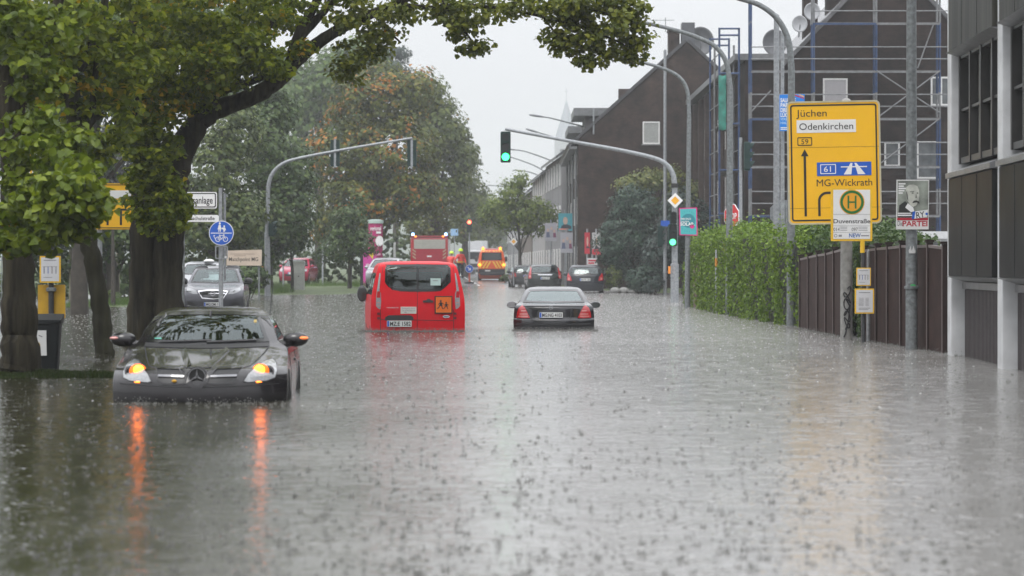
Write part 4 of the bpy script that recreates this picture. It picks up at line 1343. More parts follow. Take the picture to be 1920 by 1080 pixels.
# posters far right of the street
def far_poster(label, px0, px1, py0, py1, Y, kind, polex=None):
    A = At((px0 + px1) / 2, Y, 0)
    zb = A.z(py1)
    t = thing("election_poster", label, "poster", (A.loc[0], Y, zb))
    w, h = (px1 - px0) * A.s, (py1 - py0) * A.s
    bg_ = {"teal": (.06, .30, .36), "grey": (.42, .41, .42), "red": (.45, .02, .04), "white": (.6, .6, .6), "people": (.36, .36, .40)}[kind]
    MB().prism([(-w / 2, 0), (w / 2, 0), (w / 2, h), (-w / 2, h)], -.02, 0).build("board", M("poster_bg_" + kind, bg_, .5, var=.08), t)
    fc, dk = M("poster_skin", (.50, .36, .29), .5), M("poster_suit", (.03, .035, .05), .5)
    if kind in ("teal", "grey", "red"):
        y0_, y1_ = (-.026, -.0205)
        cx = 0 if kind == "teal" else .05 * w
        hz0 = .58 * h
        MB().prism([(cx - .32 * w, .12 * h), (cx + .45 * w, .12 * h), (cx + .4 * w, .28 * h), (cx + .12 * w, .38 * h), (cx - .12 * w, .38 * h), (cx - .28 * w, .28 * h)], y0_, y1_).build("portrait_coat", dk, t)
        MB().prism(circ(cx, hz0, .17 * w, 16, .22 * h), -.031, -.0265).build("portrait_face", fc, t)
    if kind == "teal":
        MB().prism([(-.46 * w, .04 * h), (.2 * w, .04 * h), (.2 * w, .14 * h), (-.46 * w, .14 * h)], -.031, -.0265).build("slogan_line", M("poster_orange", (.6, .25, .2)), t)
    if kind in ("grey", "red"):
        MB().box(-w / 2 + .01, w / 2 - .01, -.036, -.0315, .01, .26 * h).build("red_band", M("poster_band_red", (.50, .02, .04), .5), t)
    if kind == "white":
        for k in range(3): MB().box(-.4 * w, (.4 - .2 * (k % 2)) * w, -.026, -.0205, (.68 - .25 * k) * h, (.84 - .25 * k) * h).build("slogan_line", MATS["poster_red"], t)
    if kind == "people":
        for k, (u, v) in enumerate(((-.25, .6), (.05, .7), (.28, .55))):
            MB().prism(circ(u * w, v * h, .1 * w, 12, .09 * h), -.031, -.0265).build("portrait_face", fc, t)
            MB().prism([((u - .16) * w, .2 * h), ((u + .16) * w, .2 * h), ((u + .12) * w, (v - .1) * h), ((u - .12) * w, (v - .1) * h)], -.026 + k * .0015, -.0205).build("portrait_coat", M("coat_%d" % k, ((.1, .12, .2), (.3, .3, .34), (.18, .04, .1))[k], .5), t)
    MB().tube([(0, .06, -zb - .4 + ground_z(A.loc[0], Y)), (0, .06, h + .2)], .05, 8).build("post", galv, t, True)
    return t
far_poster("teal portrait poster of a bald man in a dark coat on a far post", 1047, 1073, 400, 433, 150, "teal")
far_poster("small pale poster with people left of the teal portrait", 1022, 1044, 418, 452, 162, "people")
far_poster("crowded pale poster just below the teal portrait", 1051, 1074, 436, 474, 149, "people")
far_poster("portrait poster with a red lower band before the window gable", 1110, 1126, 436, 478, 139, "grey")
far_poster("narrow red poster close to the brown house corner", 1096, 1106, 436, 476, 142, "red")
far_poster("white notice with red print behind the rightmost parked car", 1101, 1120, 484, 503, 137, "white")

# ------------------------------------------------------------------ scaffold
blue_s = M("scaffold_blue", (.018, .045, .12), .5, .2, var=.35, scale=3)
grey_s = M("scaffold_grey", (.17, .175, .18), .45, .4, var=.25, scale=5)
deck_m = M("scaffold_deck", (.10, .095, .09), .7, var=.3)
SY = 111.5; A = At(1585, SY, 0)
t = thing("scaffold", "blue and grey scaffolding standing all across the steep brown gable", "scaffolding", A.loc)
X, Z = A.x, A.z
stand = (1408, 1526, 1643, 1762)
tops = (40, -60, -60, -60)
for px, pt in zip(stand, tops):
    b = MB()
    for k in range(12):
        pass
    for dy in (0, .73):
        p = MB().mat(0)
        zz = -.2
        lev = [Z(q) for q in (520, 404, 312, 222, 133, 43, -60)]
        for i in range(len(lev) - 1):
            if lev[i] >= Z(pt) - .05: break
            p.mat(i % 2).tube([(X(px), dy, lev[i]), (X(px), dy, lev[i] + (lev[i + 1] - lev[i]) * .55)], .045, 8)
            p.mat(0).tube([(X(px), dy, lev[i] + (lev[i + 1] - lev[i]) * .55), (X(px), dy, min(lev[i + 1], Z(pt)))], .05, 8)
        p.build("standard", [blue_s, grey_s], t, True)
for i, py in enumerate((43, 133, 222, 312, 404)):
    z = Z(py)
    x0 = X(1408 if py > 100 else 1526)
    MB().box(x0, X(1762), .02, .70, z - .02, z + .03).build("deck", deck_m, t)
    MB().mat(i % 2).box(x0, X(1643), -.06, -.02, z - .08, z + .0).mat(1).box(X(1643), X(1762), -.06, -.02, z - .08, z + .0).build("ledger", [blue_s, grey_s], t)
    for up in (.5, 1.0):
        MB().tube([(x0, -.04, z + up), (X(1780), -.04, z + up)], .026, 8).build("guard_rail", grey_s, t, True)
for (a, b_) in (((1643, 222), (1762, 133)), ((1643, 133), (1762, 212)), ((1643, 312), (1762, 222)), ((1720, 128), (1750, 45)), ((1408, 210), (1445, 170))):
    MB().tube([(X(a[0]), -.09, Z(a[1])), (X(b_[0]), -.09, Z(b_[1]))], .028, 8).build("brace", grey_s, t, True)
# tower along the road front
A = At(1355, 115, 0)
t = thing("scaffold", "narrow scaffold tower with green netting at the road corner of the brown house", "scaffolding", A.loc)
X, Z = A.x, A.z
for px in (1340, 1376):
    for dy in (-2.6, 0, 2.6):
        MB().tube([(X(px), dy, -.2), (X(px), dy, Z(62 if dy else 85))], .045, 8).build("standard", blue_s if dy else grey_s, t, True)
for py in (66, 78, 148, 240, 325, 405):
    z = Z(py)
    if py > 100: MB().box(X(1341), X(1375), -2.6, 2.6, z - .02, z + .03).build("deck", deck_m, t)
    for dy in (-2.65, 2.6):
        MB().tube([(X(1340), dy, z + .05), (X(1376), dy, z + .05)], .04, 8).build("ledger", blue_s, t, True)
    for px in (1340, 1376) if py > 100 else ():
        MB().tube([(X(px), -2.6, z + .9), (X(px), 2.6, z + .9)], .025, 8).build("guard_rail", grey_s, t, True)
nv, nf = [], []
for i in range(13):
    for j in range(5):
        nv.append((X(1338) + (X(1352) - X(1338)) * j / 4, -2.75 + .05 * math.sin(i * 1.7 + j), Z(150 + 100 * i / 12) + .03 * math.sin(j * 2.1)))
for i in range(12):
    for j in range(4): nf.append((i * 5 + j, i * 5 + j + 1, i * 5 + j + 6, i * 5 + j + 5))
net = obj_np("netting", nv, nf, M("green_netting", (.02, .17, .13), .7, var=.3, scale=4), t)
so = net.modifiers.new("thick", 'SOLIDIFY'); so.thickness = .012

# ------------------------------------------------------------------ fences
fence_m = M("fence_brown", (.036, .019, .016), .7, spec=.12, var=.3, scale=2.5, bump=.004, bscale=30)
fpost_m = M("fence_post", (.026, .016, .015), .7, spec=.12, var=.2)
fcap_m = M("fence_edge", (.16, .13, .125), .6, var=.15)
def fence(label, pts, top, arch):
    """panels between posts, given as ground points (x, y)"""
    t = thing("fence", label, "fence", (pts[0][0], pts[0][1], 0))
    ox, oy = pts[0]
    for i, (x, y) in enumerate(pts):
        z = top[i]
        MB().box(x - ox - .05, x - ox + .05, y - oy - .05, y - oy + .05, -.5, z + .05).box(x - ox - .07, x - ox + .07, y - oy - .07, y - oy + .07, z + .052, z + .09).build("post", fpost_m, t)
        MB().box(x - ox - .058, x - ox - .0505, y - oy - .052, y - oy - .02, -.4, z + .03).build("edge_strip", fcap_m, t)
    for i in range(len(pts) - 1):
        (xa, ya), (xb, yb) = pts[i], pts[i + 1]
        za, zb = top[i], top[i + 1]
        d = Vector((xb - xa, yb - ya, 0)); n = d.orthogonal().normalized(); n = Vector((-d.y, d.x, 0)).normalized() * .02
        vs, fs = [], []
        m_ = 8
        for k in range(m_ + 1):
            u = .03 + .94 * k / m_
            zt_ = za + (zb - za) * u - .04
            q = Vector((xa - ox, ya - oy, 0)) + d * u
            vs += [q - n + Vector((0, 0, -.5)), q + n + Vector((0, 0, -.5)), q + n + Vector((0, 0, zt_)), q - n + Vector((0, 0, zt_))]
        for k in range(m_):
            a, b = k * 4, k * 4 + 4
            for j in range(4): fs.append((a + j, a + (j + 1) % 4, b + (j + 1) % 4, b + j))
        fs += [(0, 1, 2, 3), (m_ * 4 + 3, m_ * 4 + 2, m_ * 4 + 1, m_ * 4)]
        MB().add(vs, fs).build("panel", fence_m, t)
        c = MB()
        n2 = n * 1.6
        vs = []
        for u in (.03, .97):
            zt_ = za + (zb - za) * u - .037
            q = Vector((xa - ox, ya - oy, 0)) + d * u
            vs += [q - n2 + Vector((0, 0, zt_)), q + n2 + Vector((0, 0, zt_)), q + n2 + Vector((0, 0, zt_ + .045)), q - n2 + Vector((0, 0, zt_ + .045))]
        c.add(vs, [(0, 1, 2, 3), (7, 6, 5, 4), (0, 4, 5, 1), (1, 5, 6, 2), (2, 6, 7, 3), (3, 7, 4, 0)]).build("coping", fcap_m, t)
    return t
def fp(px, py, d=0):
    Y = dep(py)
    return ((px - 960) * Y / F, Y)
fence("brown panel fence with a rising top between the hedge and the concrete post", [fp(1502, 614), fp(1518, 617.5), fp(1535, 621), fp(1551, 624), fp(1566, 627), fp(1583, 631)], [1.52, 1.56, 1.60, 1.62, 1.66, 1.7], 0)
pts = [fp(1620, 637), fp(1646, 641), fp(1667, 644.5), fp(1692, 648.5), fp(1716, 652.5), fp(1743, 657), fp(1772, 662)]
fence("long brown panel fence between the bus stop and the office building", pts, [1.66, 1.69, 1.70, 1.72, 1.71, 1.71, 1.67], 0)
A = At(1628, 47.8)
gp_ = straight_pole("steel_pole", "short pale post at the start of the long brown fence", "post", 1628, 640, 474, .035, galv, 48.6, False)
# brick pier in the hedge
A = At(1308, 86)
t = thing("brick_pier", "narrow pinkish pier standing in the gap of the hedge", "pier", A.loc)
MB().box(-.12, .12, -.2, .2, -.5, A.z(478)).build("shaft", M("pier_pink", (.20, .14, .125), .8, var=.2), t)
MB().box(-.16, .16, -.24, .24, A.z(478) + .002, A.z(475)).build("cap", concrete, t)
# low stone border by the bushes
A = At(1165, 128)
t = thing("stone_border", "low grey stone border edging the flooded bushes", "wall", (A.loc[0], 128, 0))
bb = MB()
for k in range(5): bb.ell((-.3 + k * .42, .1 * (k % 2), .12), (.26, .22, .17), 12, 8)
bb.build("stones", concrete, t, True)

# wire grid gate at the far left
Y = 47; A = At(3, Y)
t = thing("grid_fence", "pale metal grid fence cut off by the left edge", "fence", A.loc)
g = MB()
x0, x1 = A.x(-60), A.x(8)
for k in range(12): g.tube([(x0, 0, A.z(622) + (A.z(488) - A.z(622)) * k / 11), (x1, 0, A.z(622) + (A.z(488) - A.z(622)) * k / 11)], .008, 6)
for k in range(14): g.tube([(x0 + (x1 - x0) * k / 13, .01, A.z(624)), (x0 + (x1 - x0) * k / 13, .01, A.z(484))], .007, 6)
g.build("grid", galv, t)
MB().tube([(x1 + .03, 0, -.4), (x1 + .03, 0, A.z(482))], .02, 8).build("post", galv, t)

# litter bin
Y = 35.4; A = At(91, Y)
t = thing("litter_bin", "dark grey litter bin with a white poster beside the foreground trunk", "bin", A.loc)
binm = M("bin_anthracite", (.010, .012, .013), .5, var=.2, spec=.25)
w0, w1, zt_ = .135, .165, A.z(600)
b = MB()
vs = []
for (w, z) in ((.11, A.z(698)), (.128, A.z(690)), (w1, zt_ - .05), (w1 + .02, zt_ - .045), (w1 + .02, zt_)):
    vs += [(u, v * .8, z) for u, v in rrect(-w, w, -w, w, .04)]
n = len(vs) // 5
fs = [list(range(n - 1, -1, -1))]
for i in range(4):
    for k in range(n): fs.append((i * n + k, i * n + (k + 1) % n, (i + 1) * n + (k + 1) % n, (i + 1) * n + k))
b.add(vs, fs).build("body", binm, t, True)
MB().add([(-.185, -.14, zt_ + .003), (.185, -.14, zt_ + .003), (.185, .15, zt_ + .08), (-.185, .15, zt_ + .08), (-.185, -.14, zt_ - .003), (.185, -.14, zt_ - .003), (.185, .15, zt_), (-.185, .15, zt_)],
         [(0, 1, 2, 3), (4, 7, 6, 5), (0, 4, 5, 1), (1, 5, 6, 2), (2, 6, 7, 3), (3, 7, 4, 0)]).build("lid", binm, t, bevel=.01)
p = MB().prism([(A.x(70), A.z(666)), (A.x(91), A.z(666)), (A.x(90), A.z(619)), (A.x(70), A.z(619))], -.142, -.128).build("poster", M("poster_paper", (.66, .66, .65)), t)
MB().prism(circ(A.x(75), A.z(648), .03, 14, .05), -.146, -.1425).build("poster_motif", M("motif_ochre", (.30, .20, .03), .6), p)
MB().prism([(A.x(76), A.z(629)), (A.x(83), A.z(632)), (A.x(83), A.z(630)), (A.x(76), A.z(627))], -.146, -.1425).build("poster_motif", tiny, p)
MB().tube([(.02, .16, -.4), (.02, .16, zt_ - .1)], .03, 10).build("post", galvd, t)
# left bus stop post
Y = 37; A = At(95, Y)
t = thing("bus_stop", "bus stop post behind the front trunk with a yellow timetable case and yellow panels", "bus stop", A.loc)
X, Z = A.x, A.z
MB().tube([(X(96), 0, -.4), (X(96), 0, Z(250))], .038, 12).build("pole", M("bus_post_dark", (.03, .031, .033), .5), t, True)
MB().lathe([(.045, -.03), (.07, -.02), (.07, .02), (.045, .03)], (X(96), 0, Z(543)), 14).build("collar", galvd, t, True)
MB().lathe([(.045, -.03), (.06, -.02), (.06, .02), (.045, .03)], (X(96), 0, Z(592)), 14).build("collar", galvd, t, True)
MB().prism(rrect(X(70), X(121), Z(597), Z(534), .01), .045, .075).build("panel", M("yellow_dull", (.52, .30, .015), .5), t)
timetable(X(76), X(115), Z(530), Z(480), t, False)
sg = MB().prism(rrect(X(55), X(122), Z(330), Z(255), .01), .045, .085).build("sign_box", yframe, t)
MB().prism([(X(59), Z(326)), (X(117), Z(326)), (X(117), Z(260)), (X(59), Z(260))], .040, .0448).build("sign_panel", white, sg)
MB().ringp(circ(X(80), Z(290), .17), circ(X(80), Z(290), .125), .034, .0398).build("ring", dgreen, sg)
# yellow sign behind the leaning tree
Y = 52; A = At(213, Y)
t = thing("direction_sign", "yellow road sign with black marks half hidden by leaves behind the leaning trunk", "road sign", A.loc)
X, Z = A.x, A.z
MB().prism(rrect(X(178), X(250), Z(430), Z(344), .04), -.02, .02).build("plate", yellow, t)
MB().ringp(rrect(X(180), X(248), Z(428), Z(346), .03), rrect(X(181.5), X(246.5), Z(426.5), Z(347.5), .025), -.025, -.0205).build("border", black, t)
mk_ = MB()
mk2_ = MB()
mk_.prism([(X(200), Z(422)), (X(204), Z(422)), (X(204), Z(385)), (X(200), Z(385))], -.0248, -.0205).prism([(X(196), Z(387)), (X(208), Z(387)), (X(202), Z(376))], -.0248, -.0205)
mk2_.prism([(X(225), Z(422)), (X(229), Z(422)), (X(229), Z(395)), (X(238), Z(395)), (X(238), Z(391)), (X(225), Z(391))], -.0248, -.0205)
mk_.build("arrow", black, t)
mk2_.build("arrow", black, t)
MB().prism([(X(205), Z(372)), (X(246), Z(372)), (X(246), Z(357)), (X(205), Z(357))], -.0255, -.0206).build("panel", white, t)
MB().tube([(X(186), .06, -.4), (X(186), .06, Z(350))], .05, 10).build("post", galv, t)
# ------------------------------------------------------------------ vehicles
def paint(name, col, flake=0.0, rough=.22, metal=0.0):
    m = M(name, col, rough, metal, var=.08, scale=2.5, coat=.6, spec=.35, bump=.0006, bscale=140)
    return m
car_glass = glass_mat("car_glass", (.46, .57, .55), .03, 1.0)
car_glass_c = glass_mat("car_glass_clear", (.62, .72, .70), .05, 1.0)
frit = M("glass_border", (.010, .011, .012), .12, var=.2)
seat_m = M("seat_fabric", (.05, .052, .055), .8, var=.2)
lamp_red = M("tail_lamp_red", (.40, .006, .012), .12, coat=1, var=.15)
lamp_clear = M("lamp_clear", (.27, .28, .29), .15, coat=1, var=.2, scale=40)
lamp_pale = M("lamp_pale_red", (.55, .22, .20), .15, coat=1, var=.1)
plate_w = M("number_plate_white", (.66, .67, .66), .4, var=.05)
seamm = M("panel_gap", (.008, .008, .009), .6)
rim_m = M("alloy_rim", (.32, .33, .34), .3, .8, var=.1)

def inside(p, poly):
    x, y = p
    c = False
    n = len(poly)
    j = n - 1
    for i in range(n):
        xi, yi = poly[i]; xj, yj = poly[j]
        if (yi > y) != (yj > y) and x < (xj - xi) * (y - yi) / (yj - yi) + xi: c = not c
        j = i
    return c
def shrink(o, k):
    cx = sum(p[0] for p in o) / len(o); cz = sum(p[1] for p in o) / len(o)
    return [(cx + (p[0] - cx) * k, cz + (p[1] - cz) * k) for p in o]
def inset(o, d):
    """move each corner of a convex outline inwards"""
    n = len(o); out = []
    area = sum(o[i][0] * o[(i + 1) % n][1] - o[(i + 1) % n][0] * o[i][1] for i in range(n))
    s = 1 if area > 0 else -1
    for i in range(n):
        a, b, c = Vector(o[i - 1]), Vector(o[i]), Vector(o[(i + 1) % n])
        e1, e2 = (b - a).normalized(), (c - b).normalized()
        n1, n2 = Vector((-e1.y, e1.x)) * s, Vector((-e2.y, e2.x)) * s
        m_ = (n1 + n2)
        m_ = m_.normalized() if m_.length > 1e-4 else n1
        k = d / max(.5, m_.dot(n1))
        out.append(tuple(b + m_ * k))
    return out
def densify(o, d):
    out = []
    for i in range(len(o)):
        a, b = Vector(o[i]), Vector(o[(i + 1) % len(o)])
        k = max(1, int((b - a).length / d))
        for j in range(k): out.append(tuple(a + (b - a) * j / k))
    return out

class Car:
    """body from plan contours stacked upwards; near end at y=0 faces -y. rows: z, y_near, bow_near, y_far, bow_far, half width"""
    def __init__(s, name, label, cat, X, Y, rot, ground, rows, pn, pf, mat, cuts=(), group=None, up=6):
        s.t = thing(name, label, cat, (X, Y, ground), rot, group)
        a = np.array(rows, float)
        n = len(a)
        q = np.linspace(0, n - 1, (n - 1) * up + 1)
        a = np.stack([np.interp(q, np.arange(n), a[:, k]) for k in range(6)], 1)
        for _ in range(4):
            b = a.copy()
            b[1:-1] = (a[:-2] + 2 * a[1:-1] + a[2:]) / 4
            a = b
        NF, NS = 30, 44
        V = []
        for (z, y0, b0, y1, b1, w) in a:
            tt = [math.sin(k * math.pi / 2) for k in np.linspace(-1, 1, NF + 1)]
            ring = [(w * t_, y0 + b0 * abs(t_) ** pn, z) for t_ in tt]
            ya, yb = y0 + b0, y1 - b1
            ring += [(w, ya + (yb - ya) * k / NS, z) for k in range(1, NS)]
            ring += [(w * t_, y1 - b1 * abs(t_) ** pf, z) for t_ in reversed(tt)]
            ring += [(-w, yb + (ya - yb) * k / NS, z) for k in range(1, NS)]
            V += ring
        nr = len(V) // len(a)
        fs = []
        for i in range(len(a) - 1):
            for k in range(nr):
                fs.append((i * nr + k, i * nr + (k + 1) % nr, (i + 1) * nr + (k + 1) % nr, (i + 1) * nr + k))
        # roof closed by strips between the near and the far arc
        b = (len(a) - 1) * nr
        V = [Vector(v) for v in V]
        s.bvh = BVHTree.FromPolygons(V, fs + [tuple(range(b, b + nr))])
        s.L = max(r[3] for r in rows)
        keep = []
        polys = [(ax, shrink(o, .965)) for ax, o in cuts]
        for f in fs:
            c = (V[f[0]] + V[f[1]] + V[f[2]] + V[f[3]]) / 4
            nrm = (V[f[1]] - V[f[0]]).cross(V[f[3]] - V[f[0]])
            ok = True
            for ax, o in polys:
                if ax == 'near' and nrm.y < -abs(nrm.x) * .35 and c.y < s.L * .55 and inside((c.x, c.z), o): ok = False
                elif ax == 'far' and nrm.y > abs(nrm.x) * .35 and c.y > s.L * .4 and inside((c.x, c.z), o): ok = False
                elif ax == 'side' and abs(nrm.x) > abs(nrm.y) and inside((c.y, c.z), o): ok = False
            if ok: keep.append(f)
        keep.append(tuple(range(b, b + nr)))
        me = bpy.data.meshes.new("body")
        me.from_pydata(V, [], keep)
        me.polygons.foreach_set("use_smooth", [True] * len(me.polygons))
        me.materials.append(mat)
        bm = bmesh.new(); bm.from_mesh(me)
        bmesh.ops.recalc_face_normals(bm, faces=bm.faces)
        bm.to_mesh(me); bm.free()
        s.body = bpy.data.objects.new("body", me)
        COL.objects.link(s.body)
        s.body.parent = s.t
        s.mat = mat
    def hit(s, u, v, ax):
        o, d = {'near': ((u, -2, v), (0, 1, 0)), 'far': ((u, s.L + 2, v), (0, -1, 0)), 'left': ((-3, u, v), (1, 0, 0)), 'right': ((3, u, v), (-1, 0, 0)), 'top': ((u, v, 5), (0, 0, -1))}[ax]
        h, n, i, dist = s.bvh.ray_cast(Vector(o), Vector(d))
        if h is None:
            h, n, i, dist = s.bvh.find_nearest(Vector(o) + Vector(d) * (2 + (s.L * .3 if ax in ('near', 'far') else 0)))
        if n.dot(Vector(d)) > 0: n = -n
        return h, n
    def patch(s, name, o, ax, mat, off=.004, parent=None, res=.06, th=.012, label=None, smooth=True):
        bm = bmesh.new()
        vs = [bm.verts.new((u, v, 0)) for u, v in o]
        bm.faces.new(vs)
        us = [u for u, v in o]; vv = [v for u, v in o]
        for lo, hi, no in ((min(us), max(us), (1, 0, 0)), (min(vv), max(vv), (0, 1, 0))):
            k = int((hi - lo) / res)
            for i in range(1, k + 1):
                c = lo + (hi - lo) * i / (k + 1)
                bmesh.ops.bisect_plane(bm, geom=bm.verts[:] + bm.edges[:] + bm.faces[:], plane_co=(c if no[0] else 0, c if no[1] else 0, 0), plane_no=no)
        bmesh.ops.triangulate(bm, faces=[f for f in bm.faces if len(f.verts) > 4])
        N = {}
        for v in bm.verts:
            h, n = s.hit(v.co.x, v.co.y, ax)
            N[v] = n
            v.co = h + n * off
        bnd = [e for e in bm.edges if e.is_boundary]
        r = bmesh.ops.extrude_edge_only(bm, edges=bnd)
        for v in [g for g in r['geom'] if isinstance(g, bmesh.types.BMVert)]:
            h, n, i, d = s.bvh.find_nearest(v.co)
            if n.dot(v.co - h) < 0: n = -n
            v.co = v.co - n * (off + th * .5)
        bmesh.ops.recalc_face_normals(bm, faces=bm.faces)
        me = bpy.data.meshes.new(name)
        bm.to_mesh(me); bm.free()
        if smooth:
            me.polygons.foreach_set("use_smooth", [True] * len(me.polygons))
            me.set_sharp_from_angle(angle=R(45))
        me.materials.append(mat)
        ob_ = bpy.data.objects.new(name, me)
        COL.objects.link(ob_)
        ob_.parent = parent or s.t
        if label: ob_["label"] = label
        return ob_
    def ring(s, name, o, d, ax, mat, off=.007, parent=None, th=.01):
        i_ = inset(o, d)
        n = len(o)
        b = MB()
        O, I = [], []
        for k in range(n):
            a, c, e, f = Vector(o[k]), Vector(o[(k + 1) % n]), Vector(i_[k]), Vector(i_[(k + 1) % n])
            q = max(1, int((c - a).length / .07))
            for j in range(q):
                O.append(a.lerp(c, j / q)); I.append(e.lerp(f, j / q))
        m_ = len(O)
        vs = []
        for P, of in ((O, off), (I, off), (O, off - th), (I, off - th)):
            for p in P:
                h, nn = s.hit(p.x, p.y, ax)
                vs.append(h + nn * of)
        fs = []
        for k in range(m_):
            j = (k + 1) % m_
            fs += [(k, j, m_ + j, m_ + k), (k, 2 * m_ + k, 2 * m_ + j, j), (m_ + k, m_ + j, 3 * m_ + j, 3 * m_ + k)]
        return b.add(vs, fs).build(name, mat, parent or s.t)
    def strip(s, name, pts, wd, ax, mat, off=.003, parent=None):
        P = []
        for i in range(len(pts) - 1):
            a, c = Vector(pts[i]), Vector(pts[i + 1])
            q = max(1, int((c - a).length / .06))
            P += [a.lerp(c, j / q) for j in range(q)]
        P.append(Vector(pts[-1]))
        vs, fs = [], []
        for i, p in enumerate(P):
            d = (P[min(i + 1, len(P) - 1)] - P[max(i - 1, 0)]).normalized()
            n = Vector((-d.y, d.x)) * wd / 2
            for q in (p + n, p - n):
                h, nn = s.hit(q.x, q.y, ax)
                vs.append(h + nn * off)
            for q in (p + n, p - n):
                h, nn = s.hit(q.x, q.y, ax)
                vs.append(h - nn * .006)
        for i in range(len(P) - 1):
            a = i * 4
            fs += [(a, a + 1, a + 5, a + 4), (a, a + 4, a + 6, a + 2), (a + 1, a + 3, a + 7, a + 5)]
        return MB().add(vs, fs).build(name, mat, parent or s.t)
    def window(s, name, o, ax, border=.05, glass=None):
        g = s.patch(name, o, ax, glass or car_glass, .002, th=.006)
        s.ring("border", o, border, ax, frit, .006, parent=g)
        return g
    def mirror(s, x, y, z, w=.20, h=.14, mat=None, sgn=1, glass_side=True):
        b = MB().ell((x + sgn * w * .5, y, z), (w * .55, .09, h * .52), 18, 12)
        b.tube([(x - sgn * .06, y + .0, z - h * .38), (x + sgn * w * .3, y, z - h * .25)], [.045, .035], 8)
        m_ = b.build("mirror", mat or s.mat, s.t, True)
        return m_
    def wheel(s, x, y, z=.31, r=.31, w=.2):
        tr_ = thing("wheel", None, None)
        tr_.parent = s.t
        b = MB()
        vs, fs = [], []
        prof = [(-w / 2, r * .62), (-w / 2, r * .93), (-w * .38, r), (w * .38, r), (w / 2, r * .93), (w / 2, r * .62)]
        n = 28
        for q, rad in prof:
            for k in range(n):
                a = 2 * math.pi * k / n
                vs.append((x + q, y + rad * math.cos(a), z + rad * math.sin(a)))
        for i in range(5):
            for k in range(n): fs.append((i * n + k, i * n + (k + 1) % n, (i + 1) * n + (k + 1) % n, (i + 1) * n + k))
        b.add(vs, fs).build("tyre", rubber, tr_, True)
        rb_ = MB()
        sg = 1 if x > 0 else -1
        rb_.prism([(y + u, z + v) for u, v in circ(0, 0, r * .6, 24)], x - w * .3, x + w * .3, 'x')
        for k in range(5):
            a = 2 * math.pi * k / 5
            c_, s_ = math.cos(a), math.sin(a)
            rb_.prism([(y + c_ * .06 - s_ * .04, z + s_ * .06 + c_ * .04), (y + c_ * .06 + s_ * .04, z + s_ * .06 - c_ * .04), (y + c_ * r * .58 + s_ * .025, z + s_ * r * .58 - c_ * .025), (y + c_ * r * .58 - s_ * .025, z + s_ * r * .58 + c_ * .025)], x + sg * w * .31, x + sg * w * .42, 'x')
        rb_.build("rim", rim_m, tr_)
    def seats(s, ys, z0, zt, half=.35, hr=True):
        for y in ys:
            for sx in (-1, 1):
                b = MB().box(sx * half - .24, sx * half + .24, y, y + .14, z0, zt - .2)
                o = b.build("seat", seat_m, s.t, bevel=.04)
                MB().box(sx * half - .13, sx * half + .13, y + .02, y + .12, zt - .16, zt).tube([(sx * half - .06, y + .07, zt - .22), (sx * half - .06, y + .07, zt - .1)], .01, 6).tube([(sx * half + .06, y + .07, zt - .22), (sx * half + .06, y + .07, zt - .1)], .01, 6).build("headrest", seat_m, o, bevel=.03)
    def plate(s, x, z, w, h, txt, ax='near', th=None):
        """number plate held flat on the near end"""
        hp, n = s.hit(x, z, 'near')
        y = hp.y - .03
        p = MB().prism(rrect(x - w / 2, x + w / 2, z - h / 2, z + h / 2, .012), y - .008, y + .02).build("number_plate", plate_w, s.t)
        MB().prism([(x - w / 2 + .006, z - h / 2 + .006), (x - w / 2 + w * .09, z - h / 2 + .006), (x - w / 2 + w * .09, z + h / 2 - .006), (x - w / 2 + .006, z + h / 2 - .006)], y - .0105, y - .0085).build("euro_band", blue, p)
        if txt: text(txt, x + w * .04, z - h * .33, h * .66, black, p, y - .0105, w * .84, bold=.02)
        return p
def mir(o): return [(-u, v) for u, v in reversed(o)]
def star(parent, x, y, z, r, mat, name="star_badge", ring=True):
    b = MB()
    if ring: b.ringp([(x + u, z + v) for u, v in circ(0, 0, r, 24)], [(x + u, z + v) for u, v in circ(0, 0, r * .86, 24)], y - .008, y + .008)
    for k in range(3):
        a = R(90 + 120 * k)
        d = Vector((math.cos(a), math.sin(a))); n = Vector((-d.y, d.x))
        p0, p1, p2 = n * r * .14, d * r * .87, -n * r * .14
        b.prism([(x + p0.x, z + p0.y), (x + p1.x, z + p1.y), (x + p2.x, z + p2.y), (x - d.x * r * .14, z - d.y * r * .14)], y - .012, y + .006)
    return b.build(name, mat, parent)

# ---------------- dark roadster, front towards the viewer
dk = paint("roadster_grey_paint", (.010, .0085, .010), rough=.2, metal=.0)
K, GS = .00540, -.36
def S(px, py, k=K): return ((px - 369) * k, CH - (py - HZ) * k - GS)
rows = [(.10, .16, .45, 3.95, .3, .82), (.22, .05, .42, 4.02, .3, .868), (.34, .0, .42, 4.05, .3, .885), (.46, .0, .42, 4.08, .3, .893), (.56, .015, .43, 4.08, .3, .895),
        (.63, .05, .46, 4.06, .3, .892), (.685, .12, .50, 4.05, .3, .886), (.72, .25, .54, 4.04, .3, .88), (.765, .52, .52, 4.03, .32, .873), (.81, .80, .45, 4.02, .34, .866),
        (.855, 1.06, .36, 4.0, .36, .855), (.885, 1.20, .28, 3.95, .4, .835), (.905, 1.27, .22, 3.85, .45, .795), (.93, 1.32, .2, 3.7, .5, .745), (1.0, 1.45, .19, 3.4, .5, .715), (1.08, 1.60, .19, 3.15, .45, .68),
        (1.16, 1.76, .2, 2.98, .4, .635), (1.225, 1.93, .22, 2.85, .35, .585), (1.265, 2.08, .25, 2.75, .3, .53), (1.285, 2.25, .2, 2.65, .2, .44), (1.295, 2.38, .1, 2.55, .1, .30)]
